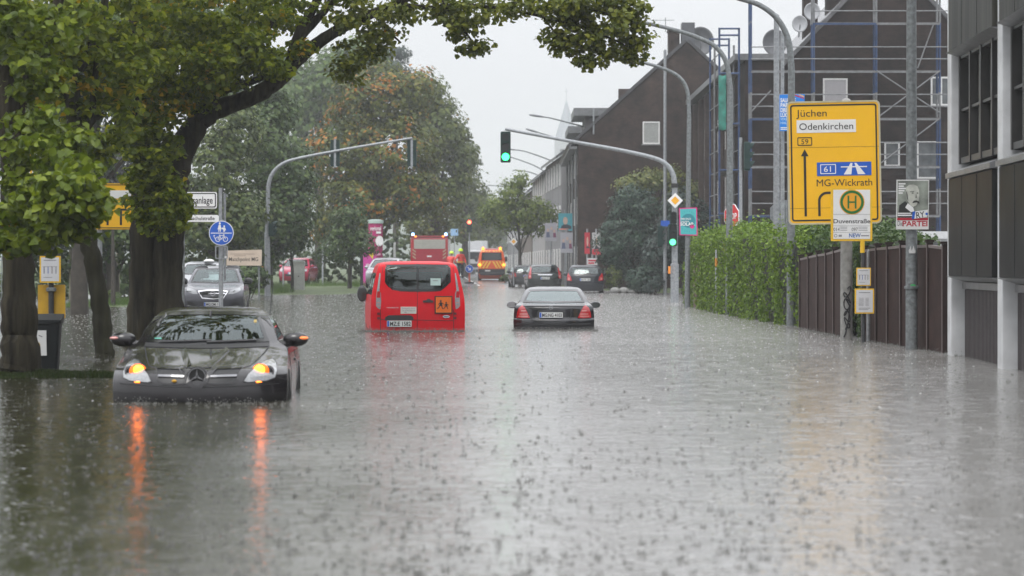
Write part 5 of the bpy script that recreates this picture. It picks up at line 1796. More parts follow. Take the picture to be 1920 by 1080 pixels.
wind = [(-.655, .935), (-.62, 1.0), (-.575, 1.10), (-.53, 1.19), (-.50, 1.235), (-.25, 1.247), (0, 1.25), (.25, 1.247), (.50, 1.235), (.53, 1.19), (.575, 1.10), (.62, 1.0), (.655, .935), (.35, .915), (0, .91), (-.35, .915)]
wind = wind[::-1]
rearw = [(-.5, 1.0), (.5, 1.0), (.42, 1.2), (-.42, 1.2)]
sidew = [(1.62, .94), (2.75, .95), (2.62, 1.17), (2.0, 1.20), (1.82, 1.1)]
XS = (369 - 960) * K
c = Car("roadster", "dark grey roadster facing the viewer with both amber indicators lit, flooded to its bumper", "car", XS, 27.0, R(2.2), GS, rows, 2.6, 3, dk,
        [('near', wind), ('far', rearw), ('side', sidew)])
c.window("windscreen", wind, 'near', .035)
c.window("rear_window", rearw, 'far', .03)
for sd in ('left', 'right'): c.window("side_window", sidew, sd, .03)
hl = [S(*p) for p in ((462, 718), (456, 716), (463, 704), (478, 690), (491, 682), (503, 680), (511, 687), (514, 700), (511, 711), (497, 716))]
chr_d = M("dark_chrome", (.22, .22, .23), .2, .8, var=.1)
for m_ in (False, True):
    o = mir(hl) if m_ else hl
    h = c.patch("headlight", o, 'near', lamp_clear, .010, res=.04)
    sg = -1 if m_ else 1
    cx, cz = S(483, 696)
    hp, n = c.hit(sg * cx, cz, 'near')
    MB().ell((hp.x, hp.y - .012, hp.z), (.055, .03, .05), 16, 10).build("indicator", amber, h, True)
    MB().ell((hp.x + sg * .01, hp.y + .012, hp.z - .012), (.088, .03, .078), 16, 10).build("indicator_halo", M("amber_halo", (.8, .16, .01), .3, emit=.9, ecol=(1, .13, .006)), h, True)  # glowing amber body added for the halo around the lit indicator
    cx, cz = S(500, 699)
    hp, n = c.hit(sg * cx, cz, 'near')
    MB().ringp(circ(hp.x, hp.z, .058, 20), circ(hp.x, hp.z, .042, 20), hp.y - .025, hp.y + .05).build("projector_ring", chr_d, h, True)
    MB().ell((hp.x, hp.y - .002, hp.z), (.04, .02, .04), 14, 8).build("projector_lens", lens_off, h, True)
    c.ring("gasket", o, -.008, 'near', seamm, .006, parent=h)
    cx, cz = S(480, 717.5)
    hp, n = c.hit(sg * cx, cz, 'near')
    MB().ell((hp.x, hp.y - .004, hp.z), (.05, .01, .008), 10, 6).build("side_glow", amber_s, h, True)
gr = [S(*p) for p in ((291, 694), (340, 695), (345, 700), (350, 712), (357, 719), (332, 720), (304, 719), (295, 712))]
grille_m = M("grille_black", (.008, .008, .009), .4)
for m_ in (False, True):
    o = mir(gr) if m_ else gr
    g = c.patch("grille", o, 'near', grille_m, .005, res=.05)
    pts = [S(296, 706.5), S(345, 707.5)]
    if m_: pts = [(-u, v) for u, v in pts]
    c.strip("slat", pts, .018, 'near', chr_d, .02, parent=g)
    c.ring("grille_frame", o, -.014, 'near', dk, .014, parent=g)
vv_ = [S(*p) for p in ((336, 692), (349, 706), (353, 717), (362, 725), (369, 726.5), (376, 725), (385, 717), (389, 706), (402, 692))]
c.strip("nose_rib", vv_, .045, 'near', dk, .02)
sx_, sz_ = S(369, 706)
hp, n = c.hit(sx_, sz_, 'near')
bd_ = MB().prism(circ(sx_, sz_, .098, 28), hp.y - .02, hp.y + .05).build("badge_disc", grille_m, c.t)
star(bd_, sx_, hp.y - .035, sz_, .092, chr_d)
c.strip("bonnet_gap", [S(*p) for p in ((289, 692), (300, 690), (336, 690.5), (369, 691.5), (402, 690.5), (438, 690), (449, 692))], .008, 'near', seamm)
for sg in (-1, 1):
    c.strip("bonnet_gap", [(sg * u, v) for u, v in (S(451, 692), (.52, .72), (.60, .80), (.655, .885))], .009, 'near', seamm)
    c.strip("bonnet_crease", [(sg * u, v) for u, v in ((.10, .715), (.16, .78), (.235, .87))], .05, 'near', dk, .009)
    c.strip("bumper_crease", [(sg * u, v) for u, v in (S(369, 727), S(430, 726), S(520, 722))], .012, 'near', seamm, .002)
c.strip("bumper_shelf", [(-.80, .405), (-.5, .40), (0, .395), (.5, .40), (.80, .405)], .03, 'near', dk, .016)
intake = [(-.42, .20), (.42, .20), (.46, .33), (-.46, .33)]
c.patch("lower_intake", intake, 'near', grille_m, .004)
for sg in (-1, 1):
    o = [(sg * u, v) for u, v in ((.52, .22), (.72, .25), (.72, .33), (.56, .33))]
    if sg < 0: o = o[::-1]
    fl = c.patch("fog_recess", o, 'near', grille_m, .004)
    hp, n = c.hit(sg * .65, .285, 'near')
    MB().ell((hp.x, hp.y - .01, hp.z), (.05, .02, .038), 14, 8).build("fog_lamp", lamp_clear, fl, True)
hp, n = c.hit(*S(326.5, 714.5), 'near')
MB().ell((hp.x, hp.y - .02, hp.z), (.026, .008, .015), 10, 6).build("leaf_scrap", M("yellow_leaf", (.5, .27, .02), .6), c.t, True)
# cowl and wipers
c.strip("cowl", [(-.66, .905), (-.3, .897), (0, .894), (.3, .897), (.66, .905)], .04, 'near', blackp, .006)
for a, b_ in ((-.5, .05), (.0, .52)):
    c.strip("wiper", [(a, .925), (b_, .945)], .014, 'near', blackp, .02)
for sg in (-1, 1):
    mm = c.mirror(sg * .80, 1.72, .955, .25, .155, dk, sg)
    MB().ell((sg * 1.015, 1.65, .97), (.05, .03, .018), 12, 6).build("indicator_strip", M("mirror_amber", (1, .25, .05), .3, emit=.5, ecol=(1, .25, .08)) if sg > 0 else lamp_pale, mm, True)
    side = 'right' if sg > 0 else 'left'
    c.patch("wheel_arch", [(.86 - .0 + .36 * math.cos(R(a)), .31 + .36 * math.sin(R(a))) for a in range(-30, 211, 12)], side, seamm, .003, res=.08)
    c.patch("wheel_arch", [(3.29 + .36 * math.cos(R(a)), .31 + .36 * math.sin(R(a))) for a in range(-30, 211, 12)], side, seamm, .003, res=.08)
    c.strip("door_gap", [(1.55, .25), (1.45, .5), (1.42, .86)], .01, side, seamm)
    c.strip("door_gap", [(2.65, .25), (2.75, .5), (2.78, .86)], .01, side, seamm)
    h = MB().box(sg * .875 - .02, sg * .875 + .02, 2.45, 2.65, .70, .73).build("door_handle", dk, c.t, bevel=.008)
    for y in (.86, 3.29): c.wheel(sg * .80, y, .31, .315, .2)
c.seats([2.15], .35, 1.12, .35)
MB().box(-.66, .66, 1.5, 1.85, .6, .86).build("dashboard", blackp, c.t, bevel=.04)
bmr = []
MB().prism(rrect(-.11, .11, 1.14, 1.20, .025), 1.86, 1.89).tube([(0, 1.87, 1.2), (0, 1.9, 1.25)], .012, 6).build("rear_view_mirror", blackp, c.t)
MB().tube([(.52, 3.75, .93), (.57, 3.92, 1.55)], .004, 6).build("aerial", blackp, c.t)
c.patch("sticker", [(-.58, .945), (-.50, .945), (-.49, .975), (-.565, .975)], 'near', M("green_badge", (.10, .38, .30), .5), .004)
c.patch("sticker", [(.47, 1.13), (.50, 1.13), (.50, 1.16), (.47, 1.16)], 'near', M("vignette_ochre", (.35, .25, .06), .5), .004)

# ---------------- red minibus, rear towards the viewer
red = M("minibus_red_paint", (.62, .002, .011), .4, var=.06, scale=2.5, coat=.12, spec=.12)
kv, gv = .01124, -.52
def VZ(zx, zy): return ((640 + zx / 5.4 - 784) * kv, CH - (440 + zy / 5.4 - HZ) * kv - gv)
rows = [(.25, .03, .08, 4.95, .4, .965), (.45, .0, .06, 4.97, .4, .985), (.7, .0, .06, 4.97, .4, .993), (.98, .0, .06, 4.96, .45, .993), (1.16, .02, .06, 4.7, .45, .985), (1.26, .04, .07, 4.3, .4, .972),
        (1.40, .06, .08, 4.05, .35, .945), (1.6, .09, .09, 3.75, .3, .90), (1.78, .13, .11, 3.45, .28, .855), (1.88, .17, .14, 3.25, .27, .82), (1.935, .22, .2, 3.1, .26, .77), (1.965, .34, .3, 2.9, .3, .66), (1.985, .6, .4, 2.6, .3, .48)]
rw = [VZ(*p) for p in ((450, 305), (445, 400), (443, 480), (470, 520), (520, 558), (600, 573), (700, 578), (860, 578), (960, 575), (1010, 568), (1060, 530), (1112, 480), (1112, 400), (1110, 305), (780, 300))]
vw_far = [(-.78, 1.25), (.78, 1.25), (.70, 1.75), (-.70, 1.75)]
vside1, vside2, vside3 = [(.35, 1.27), (1.65, 1.27), (1.65, 1.74), (.42, 1.72)], [(1.75, 1.27), (2.95, 1.27), (2.85, 1.74), (1.75, 1.74)], [(3.03, 1.25), (3.95, 1.27), (3.4, 1.68), (2.95, 1.72)]
XV = (784 - 960) * kv
c = Car("minibus", "bright red minibus with an orange children sign on its tail, standing in the flood", "van", XV, 56.2, R(4.7), gv, rows, 5, 3, red,
        [('near', rw), ('far', vw_far), ('side', vside1), ('side', vside2), ('side', vside3)])
w = c.window("rear_window", rw, 'near', .05, car_glass)
c.strip("door_split", [VZ(775, 300), VZ(775, 580)], .05, 'near', frit, .008, parent=w)
c.patch("note", [VZ(*p) for p in ((905, 515), (905, 443), (1008, 443), (1008, 515))], 'near', M("note_paper", (.42, .55, .52), .5, var=.05), .007, parent=w)
c.patch("note_print", [VZ(*p) for p in ((930, 470), (930, 463), (982, 463), (982, 470))], 'near', tiny, .010, parent=w)
c.window("windscreen", vw_far, 'far', .05, car_glass_c)
for sd in ('left', 'right'):
    for o in (vside1, vside2, vside3): c.window("side_window", o, sd, .04)
tl = [VZ(*p) for p in ((392, 392), (402, 392), (396, 470), (388, 560), (402, 592), (404, 680), (396, 756), (372, 745), (352, 722), (354, 640), (362, 570), (378, 470))]
tr_o = mir(tl)
for o in (tl, tr_o):
    l = c.patch("tail_lamp", o, 'near', lamp_clear, .012, res=.05)
    xs_ = [p[0] for p in o]
    xm = (min(xs_) + max(xs_)) / 2
    sg = 1 if xm > 0 else -1
    x_in, x_out = (xm - sg * .03), (xm + sg * .012)
    for z0, z1 in ((.0, 0),):
        pass
    zt_ = VZ(0, 575)[1]; zb_ = VZ(0, 640)[1]
    q = [(xm - .036, zb_), (xm + .036, zb_), (xm + .040, zt_), (xm - .02, zt_)]
    c.patch("lamp_red", q, 'near', lamp_red, .016, parent=l, res=.05)
    for zz in (690, 722): c.strip("lamp_bar", [(xm - .035, VZ(0, zz)[1]), (xm + .03, VZ(0, zz)[1])], .016, 'near', lamp_pale, .016, parent=l)
c.patch("plate_recess", [VZ(*p) for p in ((440, 868), (445, 835), (480, 815), (700, 815), (728, 835), (732, 868))], 'near', blackp, .005)
c.plate(VZ(586, 0)[0], VZ(0, 901)[1], .52, .13, "MZ:E 1582")
kid = VZ(1035, 710)
s_ = .375 / 2
hp, n = c.hit(kid[0], kid[1], 'near')
yk = hp.y - .03
sgn = MB().prism([(kid[0] - s_, kid[1] - s_), (kid[0] + s_, kid[1] - s_), (kid[0] + s_, kid[1] + s_), (kid[0] - s_, kid[1] + s_)], yk - .006, yk + .03).build("children_sign", black, c.t, bevel=.004)
s2 = s_ * .88
MB().prism([(kid[0] - s2, kid[1] - s2), (kid[0] + s2, kid[1] - s2), (kid[0] + s2, kid[1] + s2), (kid[0] - s2, kid[1] + s2)], yk - .010, yk - .0065).build("panel", M("children_orange", (.78, .15, .006), .45, var=.04), sgn)
fg = MB()
def kidfig(ox, oz, k):
    def q(pts): fg.prism([(ox + u * k, oz + v * k) for u, v in pts], yk - .013, yk - .0105)
    q(circ(0, .86, .13, 12))
    q([(-.13, .70), (.12, .70), (.17, .42), (.26, .20), (-.24, .20), (-.12, .42)])
    q([(-.20, .22), (-.08, .22), (-.22, -.05), (-.42, -.22), (-.52, -.14), (-.33, .0)])
    q([(.06, .22), (.20, .22), (.24, .0), (.36, -.22), (.24, -.24), (.12, .0)])
    q([(-.12, .66), (-.08, .54), (-.30, .36), (-.36, .43)])
    q([(.10, .68), (.42, .48), (.38, .40), (.10, .54)])
kidfig(kid[0] - .06, kid[1] - .055, .155)
kidfig(kid[0] + .055, kid[1] - .062, .125)
fg.build("pictogram", black, sgn)
st = c.patch("sticker", [VZ(*p) for p in ((600, 800), (600, 730), (760, 730), (760, 800))], 'near', M("sticker_white", (.62, .60, .56), .5), .007)
text("Rollstuhl aktiv!", VZ(680, 0)[0], VZ(0, 752)[1], .032, tiny, c.t, c.hit(*VZ(680, 750), 'near')[0].y - .013, .28)
text("Tel. 0163 036 036", VZ(680, 0)[0], VZ(0, 774)[1], .03, tiny, c.t, c.hit(*VZ(680, 770), 'near')[0].y - .013, .28)
c.strip("sticker_print", [VZ(640, 786), VZ(660, 786)], .012, 'near', tiny, .010)
c.patch("door_handle", [VZ(*p) for p in ((828, 686), (826, 668), (862, 664), (872, 652), (898, 652), (906, 664), (932, 668), (930, 688))], 'near', blackp, .022)
hp, n = c.hit(*VZ(1062, 830), 'near')
MB().prism(circ(hp.x, hp.z, .072, 20, .03), hp.y - .012, hp.y + .03).build("oval_badge", chrome, c.t)
MB().prism(circ(hp.x, hp.z, .06, 20, .021), hp.y - .015, hp.y - .0125).build("oval_badge_face", M("badge_grey", (.2, .22, .25), .3), c.t)
c.strip("door_split", [VZ(772, 580), VZ(768, 980)], .010, 'near', seamm)
c.strip("bumper_gap", [VZ(398, 858), VZ(560, 862), VZ(770, 864), VZ(1000, 870), VZ(1138, 872)], .012, 'near', seamm)
for a in (397, 1138): c.strip("door_gap", [VZ(a, 760), VZ(a, 1000)], .014, 'near', seamm)
for a, b_ in ((408, 428), (1137, 1130)): c.strip("door_gap", [VZ(a + 10, 390), VZ(b_, 275)], .008, 'near', seamm)
for zz in (800, 845):
    for a in (378, 1152): c.patch("hinge", [VZ(a - 14, zz + 12), VZ(a + 14, zz + 12), VZ(a + 14, zz - 12), VZ(a - 14, zz - 12)], 'near', M("hinge_dark_red", (.12, .004, .01), .5), .012)
text("TRANSPORTER", VZ(520, 0)[0], VZ(0, 744)[1], .022, chrome, c.t, c.hit(*VZ(520, 740), 'near')[0].y - .006, .26)
for sg in (-1, 1):
    xx = sg * .985
    mm = MB()
    mm.ell((sg * 1.075, 3.95, 1.26), (.115, .09, .185), 18, 12).tube([(sg * .93, 3.95, 1.2), (sg * 1.05, 3.95, 1.2)], .045, 8)
    mo = mm.build("mirror", blackp, c.t, True)
    MB().prism(rrect(sg * 1.075 - .085, sg * 1.075 + .085, 1.12, 1.38, .05), 3.855, 3.875).build("mirror_glass", M("mirror_dark", (.03, .035, .035), .05), mo)
    for y in (.95, 3.9): c.wheel(sg * .88, y, .33, .33, .22)
    MB().ell((sg * .80, .35, 1.80), (.035, .05, .05), 10, 6).build("roof_marker_lamp", M("orange_marker", (.6, .14, .02), .3), c.t, True)
c.seats([1.0, 2.4], .7, 1.62, .42)

# ---------------- black saloon, rear towards the viewer
blk = paint("saloon_black_paint", (.012, .012, .015), rough=.15)
km, gm = .01136, -.53
def MZ(zx, zy): return ((880 + zx / 5.4 - 1038.5) * km, CH - (440 + zy / 5.4 - HZ) * km - gm)
rows = [(.22, .10, .30, 4.40, .5, .80), (.42, .03, .28, 4.46, .5, .845), (.58, .0, .28, 4.5, .5, .862), (.70, .0, .28, 4.5, .5, .866), (.755, .02, .27, 4.45, .5, .866), (.775, .075, .25, 4.35, .5, .864), (.85, .085, .24, 4.15, .5, .86),
        (.97, .10, .24, 3.75, .5, .85), (1.02, .12, .24, 3.4, .35, .835), (1.055, .17, .24, 3.25, .3, .81), (1.075, .38, .22, 3.2, .3, .785), (1.10, .62, .18, 3.15, .3, .755), (1.16, .78, .16, 3.03, .3, .72), (1.25, 1.02, .17, 2.86, .3, .68), (1.34, 1.30, .2, 2.68, .3, .63),
        (1.39, 1.52, .22, 2.55, .3, .585), (1.42, 1.75, .25, 2.42, .25, .52), (1.435, 2.0, .1, 2.25, .15, .36)]
rw = [(-.665, 1.105), (-.4, 1.097), (0, 1.093), (.4, 1.097), (.665, 1.105), (.62, 1.21), (.565, 1.31), (.52, 1.375), (0, 1.388), (-.52, 1.375), (-.565, 1.31), (-.62, 1.21)]
fw = [(-.64, 1.05), (.64, 1.05), (.54, 1.35), (-.54, 1.35)]
sw = [(1.25, 1.06), (2.95, 1.03), (2.55, 1.33), (1.65, 1.35)]
c = Car("saloon_car", "black saloon seen from behind, flooded above its bumper in mid road", "car", (1038.5 - 960) * km, 56.8, R(-.8), gm, rows, 2.8, 3, blk, [('near', rw), ('far', fw), ('side', sw)])
c.window("rear_window", rw, 'near', .04, glass_mat("saloon_rear_glass", (.42, .60, .58), .12, 1.0))
c.window("windscreen", fw, 'far', .04, car_glass_c)
for sd in ('left', 'right'): c.window("side_window", sw, sd, .05)
tl = [MZ(*p) for p in ((545, 712), (585, 780), (615, 845), (560, 849), (478, 845), (484, 790), (500, 745))][::-1]
for o in (tl, mir(tl)):
    l = c.patch("tail_lamp", o, 'near', lamp_red, .010, res=.05)
    sg = 1 if o[0][0] > 0 else -1
    for zz, a, b_ in ((773, .075, .04), (806, .12, .075), (828, .13, .10)):
        z = MZ(0, zz)[1]
        xm = sg * (abs(MZ(545, 0)[0]))
        c.strip("lamp_bar", [(xm - a * .8, z), (xm + b_, z)] if sg > 0 else [(xm - b_, z), (xm + a * .8, z)], .022, 'near', lamp_pale, .013, parent=l)
c.plate(MZ(827, 0)[0], MZ(0, 815)[1], .50, .115, "MG:NG 4103")
hp, n = c.hit(MZ(827, 0)[0], MZ(0, 738)[1], 'near')
star(c.t, hp.x, hp.y - .012, hp.z, .042, chrome)
c.strip("boot_gap", [MZ(*p) for p in ((612, 720), (600, 790), (640, 850), (680, 872), (830, 878), (975, 875), (1015, 850), (1045, 790), (1035, 722))], .010, 'near', seamm)
c.strip("bumper_strip", [(-.78, .66), (-.4, .655), (0, .652), (.4, .655), (.78, .66)], .035, 'near', blackp, .012)
c.strip("boot_lip", [(-.66, 1.045), (0, 1.052), (.66, 1.045)], .03, 'near', blk, .014)
for sg in (-1, 1):
    mm = c.mirror(sg * .83, 2.95, 1.02, .21, .15, blk, sg)
    MB().prism(rrect(sg * .945 - .085, sg * .945 + .085, .965, 1.075, .04), 2.855, 2.87).build("mirror_glass", MATS["mirror_dark"] if sg > 0 else lamp_clear, mm)
    for y in (.95, 3.65): c.wheel(sg * .77, y, .31, .31, .2)
c.seats([1.35], .5, 1.17, .36)
c.seats([2.3], .5, 1.22, .36)

# ---------------- grey crossover on the left, front towards the viewer
gry = paint("crossover_grey_paint", (.085, .085, .10), rough=.25, metal=.4)
ko, go = .0158, -.29
def OZ(zx, zy): return ((320 + zx / 4.155 - 399) * ko, CH - (340 + zy / 4.155 - HZ) * ko - go)
rows = [(.2, .15, .4, 4.2, .3, .83), (.4, .03, .38, 4.25, .3, .87), (.6, .0, .38, 4.27, .3, .885), (.78, .02, .38, 4.27, .3, .888), (.90, .08, .40, 4.26, .3, .885), (.97, .25, .42, 4.25, .3, .88), (1.03, .60, .4, 4.24, .3, .872), (1.08, .95, .3, 4.2, .3, .86), (1.11, 1.05, .25, 4.2, .3, .84),
        (1.2, 1.2, .22, 4.15, .3, .80), (1.35, 1.45, .2, 4.05, .3, .74), (1.5, 1.72, .2, 3.95, .3, .675), (1.585, 1.95, .22, 3.85, .3, .62), (1.63, 2.3, .25, 3.75, .3, .55), (1.65, 2.7, .1, 3.4, .2, .40)]
ws = [(-.74, 1.14), (0, 1.11), (.74, 1.14), (.68, 1.32), (.60, 1.50), (.57, 1.55), (0, 1.575), (-.57, 1.55), (-.60, 1.50), (-.68, 1.32)]
rwf = [(-.6, 1.15), (.6, 1.15), (.5, 1.5), (-.5, 1.5)]
sw = [(1.55, 1.15), (3.6, 1.18), (3.5, 1.48), (2.0, 1.5)]
c = Car("crossover_car", "grey crossover facing the viewer behind the round blue cycle path sign", "car", (399 - 960) * ko, 79.0, R(3), go, rows, 2.5, 3, gry, [('near', ws), ('far', rwf), ('side', sw)])
c.window("windscreen", ws, 'near', .04, car_glass_c)
c.window("rear_window", rwf, 'far', .04, car_glass_c)
for sd in ('left', 'right'): c.window("side_window", sw, sd, .05)
hl = [(.44, .80), (.50, .90), (.66, .95), (.78, .985), (.80, .91), (.72, .85), (.58, .80)][::-1]
for o in (hl, mir(hl)):
    h = c.patch("headlight", o, 'near', lamp_clear, .01, res=.06)
    c.strip("lamp_bar", [(o[0][0] * .9 + .06 * (1 if o[0][0] > 0 else -1), .86), (o[0][0] * 1.1, .90)] if o[0][0] > 0 else [(o[-1][0] * 1.4, .89), (o[-1][0] * 1.1, .86)], .02, 'near', lens_off, .014, parent=h)
gr = [(-.40, .86), (-.30, .70), (0, .675), (.30, .70), (.40, .86), (.2, .885), (0, .89), (-.2, .885)]
g = c.patch("grille", gr, 'near', grille_m, .006)
c.ring("grille_frame", gr, -.03, 'near', chrome, .02, parent=g)
c.strip("grille_bar", [(-.36, .82), (-.15, .815), (.15, .815), (.36, .82)], .03, 'near', chrome, .02, parent=g)
for zz in (.72, .755): c.strip("slat", [(-.29, zz), (.29, zz)], .012, 'near', chr_d, .012, parent=g)
hp, n = c.hit(0, .815, 'near')
MB().ringp(circ(0, .82, .075, 20), circ(0, .82, .055, 20), hp.y - .05, hp.y).prism([(-.09, .835), (.0, .825), (.0, .812), (.09, .805), (.09, .80), (-.01, .805), (-.01, .82), (-.09, .83)], hp.y - .055, hp.y - .051).build("ring_badge", chrome, c.t)
c.plate(0, .50, .52, .12, "MG:OM 117")
for sg in (-1, 1):
    o = [(sg * u, v) for u, v in ((.48, .40), (.76, .45), (.78, .60), (.55, .55))]
    c.patch("fog_recess", o if sg > 0 else o[::-1], 'near', grille_m, .005)
    c.strip("fog_trim", [(sg * .52, .42), (sg * .75, .46)], .03, 'near', chrome, .012)
    c.mirror(sg * .86, 1.62, 1.18, .24, .20, blackp, sg)
    for y in (.85, 3.4): c.wheel(sg * .79, y, .34, .34, .21)
    c.strip("roof_rail", [(1.9, 1.60), (3.5, 1.60)], .05, 'right' if sg > 0 else 'left', blackp, .03)
c.strip("lower_intake", [(-.42, .36), (.42, .36)], .10, 'near', grille_m, .006)
c.seats([2.2], .6, 1.42, .38)
MB().box(-.7, .7, 1.45, 1.8, .8, 1.08).build("dashboard", blackp, c.t, bevel=.04)
MB().prism(rrect(-.12, .12, 1.44, 1.52, .02), 1.82, 1.85).build("rear_view_mirror", blackp, c.t)

# ---------------- further cars
def hatch(name, label, px, Y, py, rot, wpx, hgt, mat, style, grp=None, txt=None):
    """parked cars seen from behind at a distance"""
    k = Y / F
    W2 = wpx * k / 2
    X = (px - 960) * k
    g = CH - (py - HZ) * k
    s = W2 / .87
    h = hgt / 1.5
    if style == 'estate':
        rows = [(.25, .1, .25, 4.4, .4, .80), (.45, .0, .22, 4.45, .4, .85), (.7, .0, .22, 4.45, .4, .87), (.86, .04, .22, 4.3, .4, .87), (.97, .06, .2, 3.6, .4, .855), (1.05, .10, .18, 3.3, .3, .82), (1.2, .28, .17, 3.05, .3, .765), (1.35, .5, .18, 2.8, .3, .70), (1.44, .68, .2, 2.55, .3, .64), (1.49, .9, .2, 2.3, .3, .55), (1.505, 1.3, .1, 1.9, .1, .4)]
    else:
        rows = [(.25, .1, .25, 4.0, .4, .80), (.45, .0, .22, 4.05, .4, .85), (.7, .0, .22, 4.05, .4, .87), (.88, .02, .22, 3.95, .4, .87), (.97, .04, .2, 3.4, .4, .86), (1.05, .08, .18, 3.1, .3, .83), (1.2, .16, .17, 2.85, .3, .775), (1.35, .26, .18, 2.6, .3, .715), (1.44, .36, .2, 2.4, .3, .665), (1.49, .55, .2, 2.2, .3, .58), (1.505, .9, .1, 1.8, .1, .42)]
    rows = [(z * h, a, b, d, e, w_ * s) for z, a, b, d, e, w_ in rows]
    def q(pts): return [(u * s, v * h) for u, v in pts]
    rw = q([(-.70, 1.03), (0, 1.015), (.70, 1.03), (.66, 1.2), (.60, 1.39), (0, 1.42), (-.60, 1.39), (-.66, 1.2)])
    fw = q([(-.7, 1.02), (.7, 1.02), (.6, 1.38), (-.6, 1.38)])
    sw = [(u, v * h) for u, v in ((.75, 1.06), (2.9, 1.0), (2.5, 1.36), (.95, 1.38))]
    c = Car(name, label, "car", X, Y, rot, g, rows, 3.2, 3, mat, [('near', rw), ('far', fw), ('side', sw)], grp, up=4)
    c.window("rear_window", rw, 'near', .05, car_glass_c)
    c.window("windscreen", fw, 'far', .05, car_glass_c)
    for sd in ('left', 'right'): c.window("side_window", sw, sd, .05)
    if style == 'estate':
        tl = q([(.80, .72), (.83, .72), (.82, .98), (.755, 1.12), (.70, 1.38), (.66, 1.38), (.69, 1.15), (.69, .95), (.70, .74)])
    else:
        tl = q([(.62, .74), (.84, .76), (.83, .98), (.78, 1.12), (.72, 1.0), (.66, .94)])
    for o in (tl[::-1], mir(tl[::-1])):
        l = c.patch("tail_lamp", o, 'near', lamp_red, .012, res=.08)
        sg = 1 if o[0][0] > 0 else -1
        zz = (.85 if style == 'estate' else .84) * h
        c.strip("lamp_bar", [(sg * .71 * s, zz), (sg * .79 * s, zz)] if sg > 0 else [(-.79 * s, zz), (-.71 * s, zz)], .12, 'near', lamp_pale, .016, parent=l)
    c.plate(0, (.80 if style != 'estate' else .74) * h, .50, .12, txt)
    c.strip("plate_bar", [(-.36 * s, .93 * h), (.36 * s, .93 * h)], .05, 'near', chrome if style == 'estate' else blackp, .014)
    c.strip("bumper_gap", [(-.78 * s, .62 * h), (0, .61 * h), (.78 * s, .62 * h)], .02, 'near', seamm)
    c.strip("wiper", [(-.05 * s, 1.06 * h), (.28 * s, 1.1 * h)], .025, 'near', blackp, .02)
    for sg in (-1, 1):
        c.mirror(sg * .83 * s, 2.75, 1.05 * h, .2, .16, mat, sg)
        for y in (.8, 3.3): c.wheel(sg * .77 * s, y, .31, .31, .2)
    c.seats([1.3, 2.1], .5, 1.22 * h, .36)
    return c
dblue = paint("dark_blue_paint", (.012, .015, .022), rough=.25)
dgrn = paint("dark_green_paint", (.015, .022, .02), rough=.25)
anth = paint("anthracite_paint", (.04, .042, .046), rough=.25)
hatch("parked_car", "dark blue hatchback with pale tail lamps, rightmost of the parked cars", 1097, 128, 556, R(-1.5), 70, 1.52, dblue, 'hatch', txt="MG:TK 204")
hatch("parked_car", "dark car with tall red lamps up its rear pillars, between two parked cars", 1022, 146, 547, R(3), 64, 1.50, dgrn, 'estate', txt="MG:RA 831")
hatch("parked_car", "dark saloon-like parked car farthest left of the parked row, by the tree trunk", 989, 160, 541, R(4), 57, 1.42, anth, 'hatch')

# pink-red small car seen from the front
cr = paint("crimson_paint", (.33, .012, .05), rough=.25)
kp = 150 / F
gp_ = CH - (533 - HZ) * kp
rows = [(.2, .12, .4, 3.7, .3, .80), (.4, .0, .38, 3.75, .3, .83), (.65, .0, .38, 3.75, .3, .84), (.78, .06, .4, 3.74, .3, .84), (.86, .25, .42, 3.7, .3, .83), (.93, .6, .35, 3.7, .3, .82), (.98, .8, .25, 3.68, .3, .80), (1.15, 1.1, .2, 3.6, .3, .74), (1.32, 1.4, .2, 3.5, .3, .67), (1.43, 1.65, .22, 3.4, .3, .6), (1.48, 2.0, .2, 3.2, .3, .5), (1.495, 2.4, .1, 2.8, .1, .35)]
ws = [(-.70, 1.01), (0, .99), (.70, 1.01), (.62, 1.2), (.54, 1.38), (0, 1.41), (-.54, 1.38), (-.62, 1.2)]
sw = [(1.3, 1.02), (3.2, 1.05), (3.0, 1.33), (1.7, 1.36)]
c = Car("small_car", "crimson small car facing the viewer behind the grey utility cabinet", "car", (548 - 960) * kp, 150, R(-6), gp_, rows, 2.5, 3, cr, [('near', ws), ('side', sw)], None, 4)
c.window("windscreen", ws, 'near', .04, car_glass_c)
for sd in ('left', 'right'): c.window("side_window", sw, sd, .05)
hl = [(.48, .68), (.75, .72), (.77, .86), (.62, .84)]
for o in (hl, mir(hl)): c.patch("headlight", o, 'near', lamp_clear, .012)
c.patch("grille", [(-.4, .45), (.4, .45), (.45, .58), (-.45, .58)], 'near', grille_m, .006)
c.plate(0, .62, .5, .12, None)
for sg in (-1, 1):
    c.mirror(sg * .8, 1.3, 1.02, .2, .15, cr, sg)
    for y in (.75, 3.1): c.wheel(sg * .74, y, .3, .3, .2)
c.seats([1.9], .5, 1.25, .36)

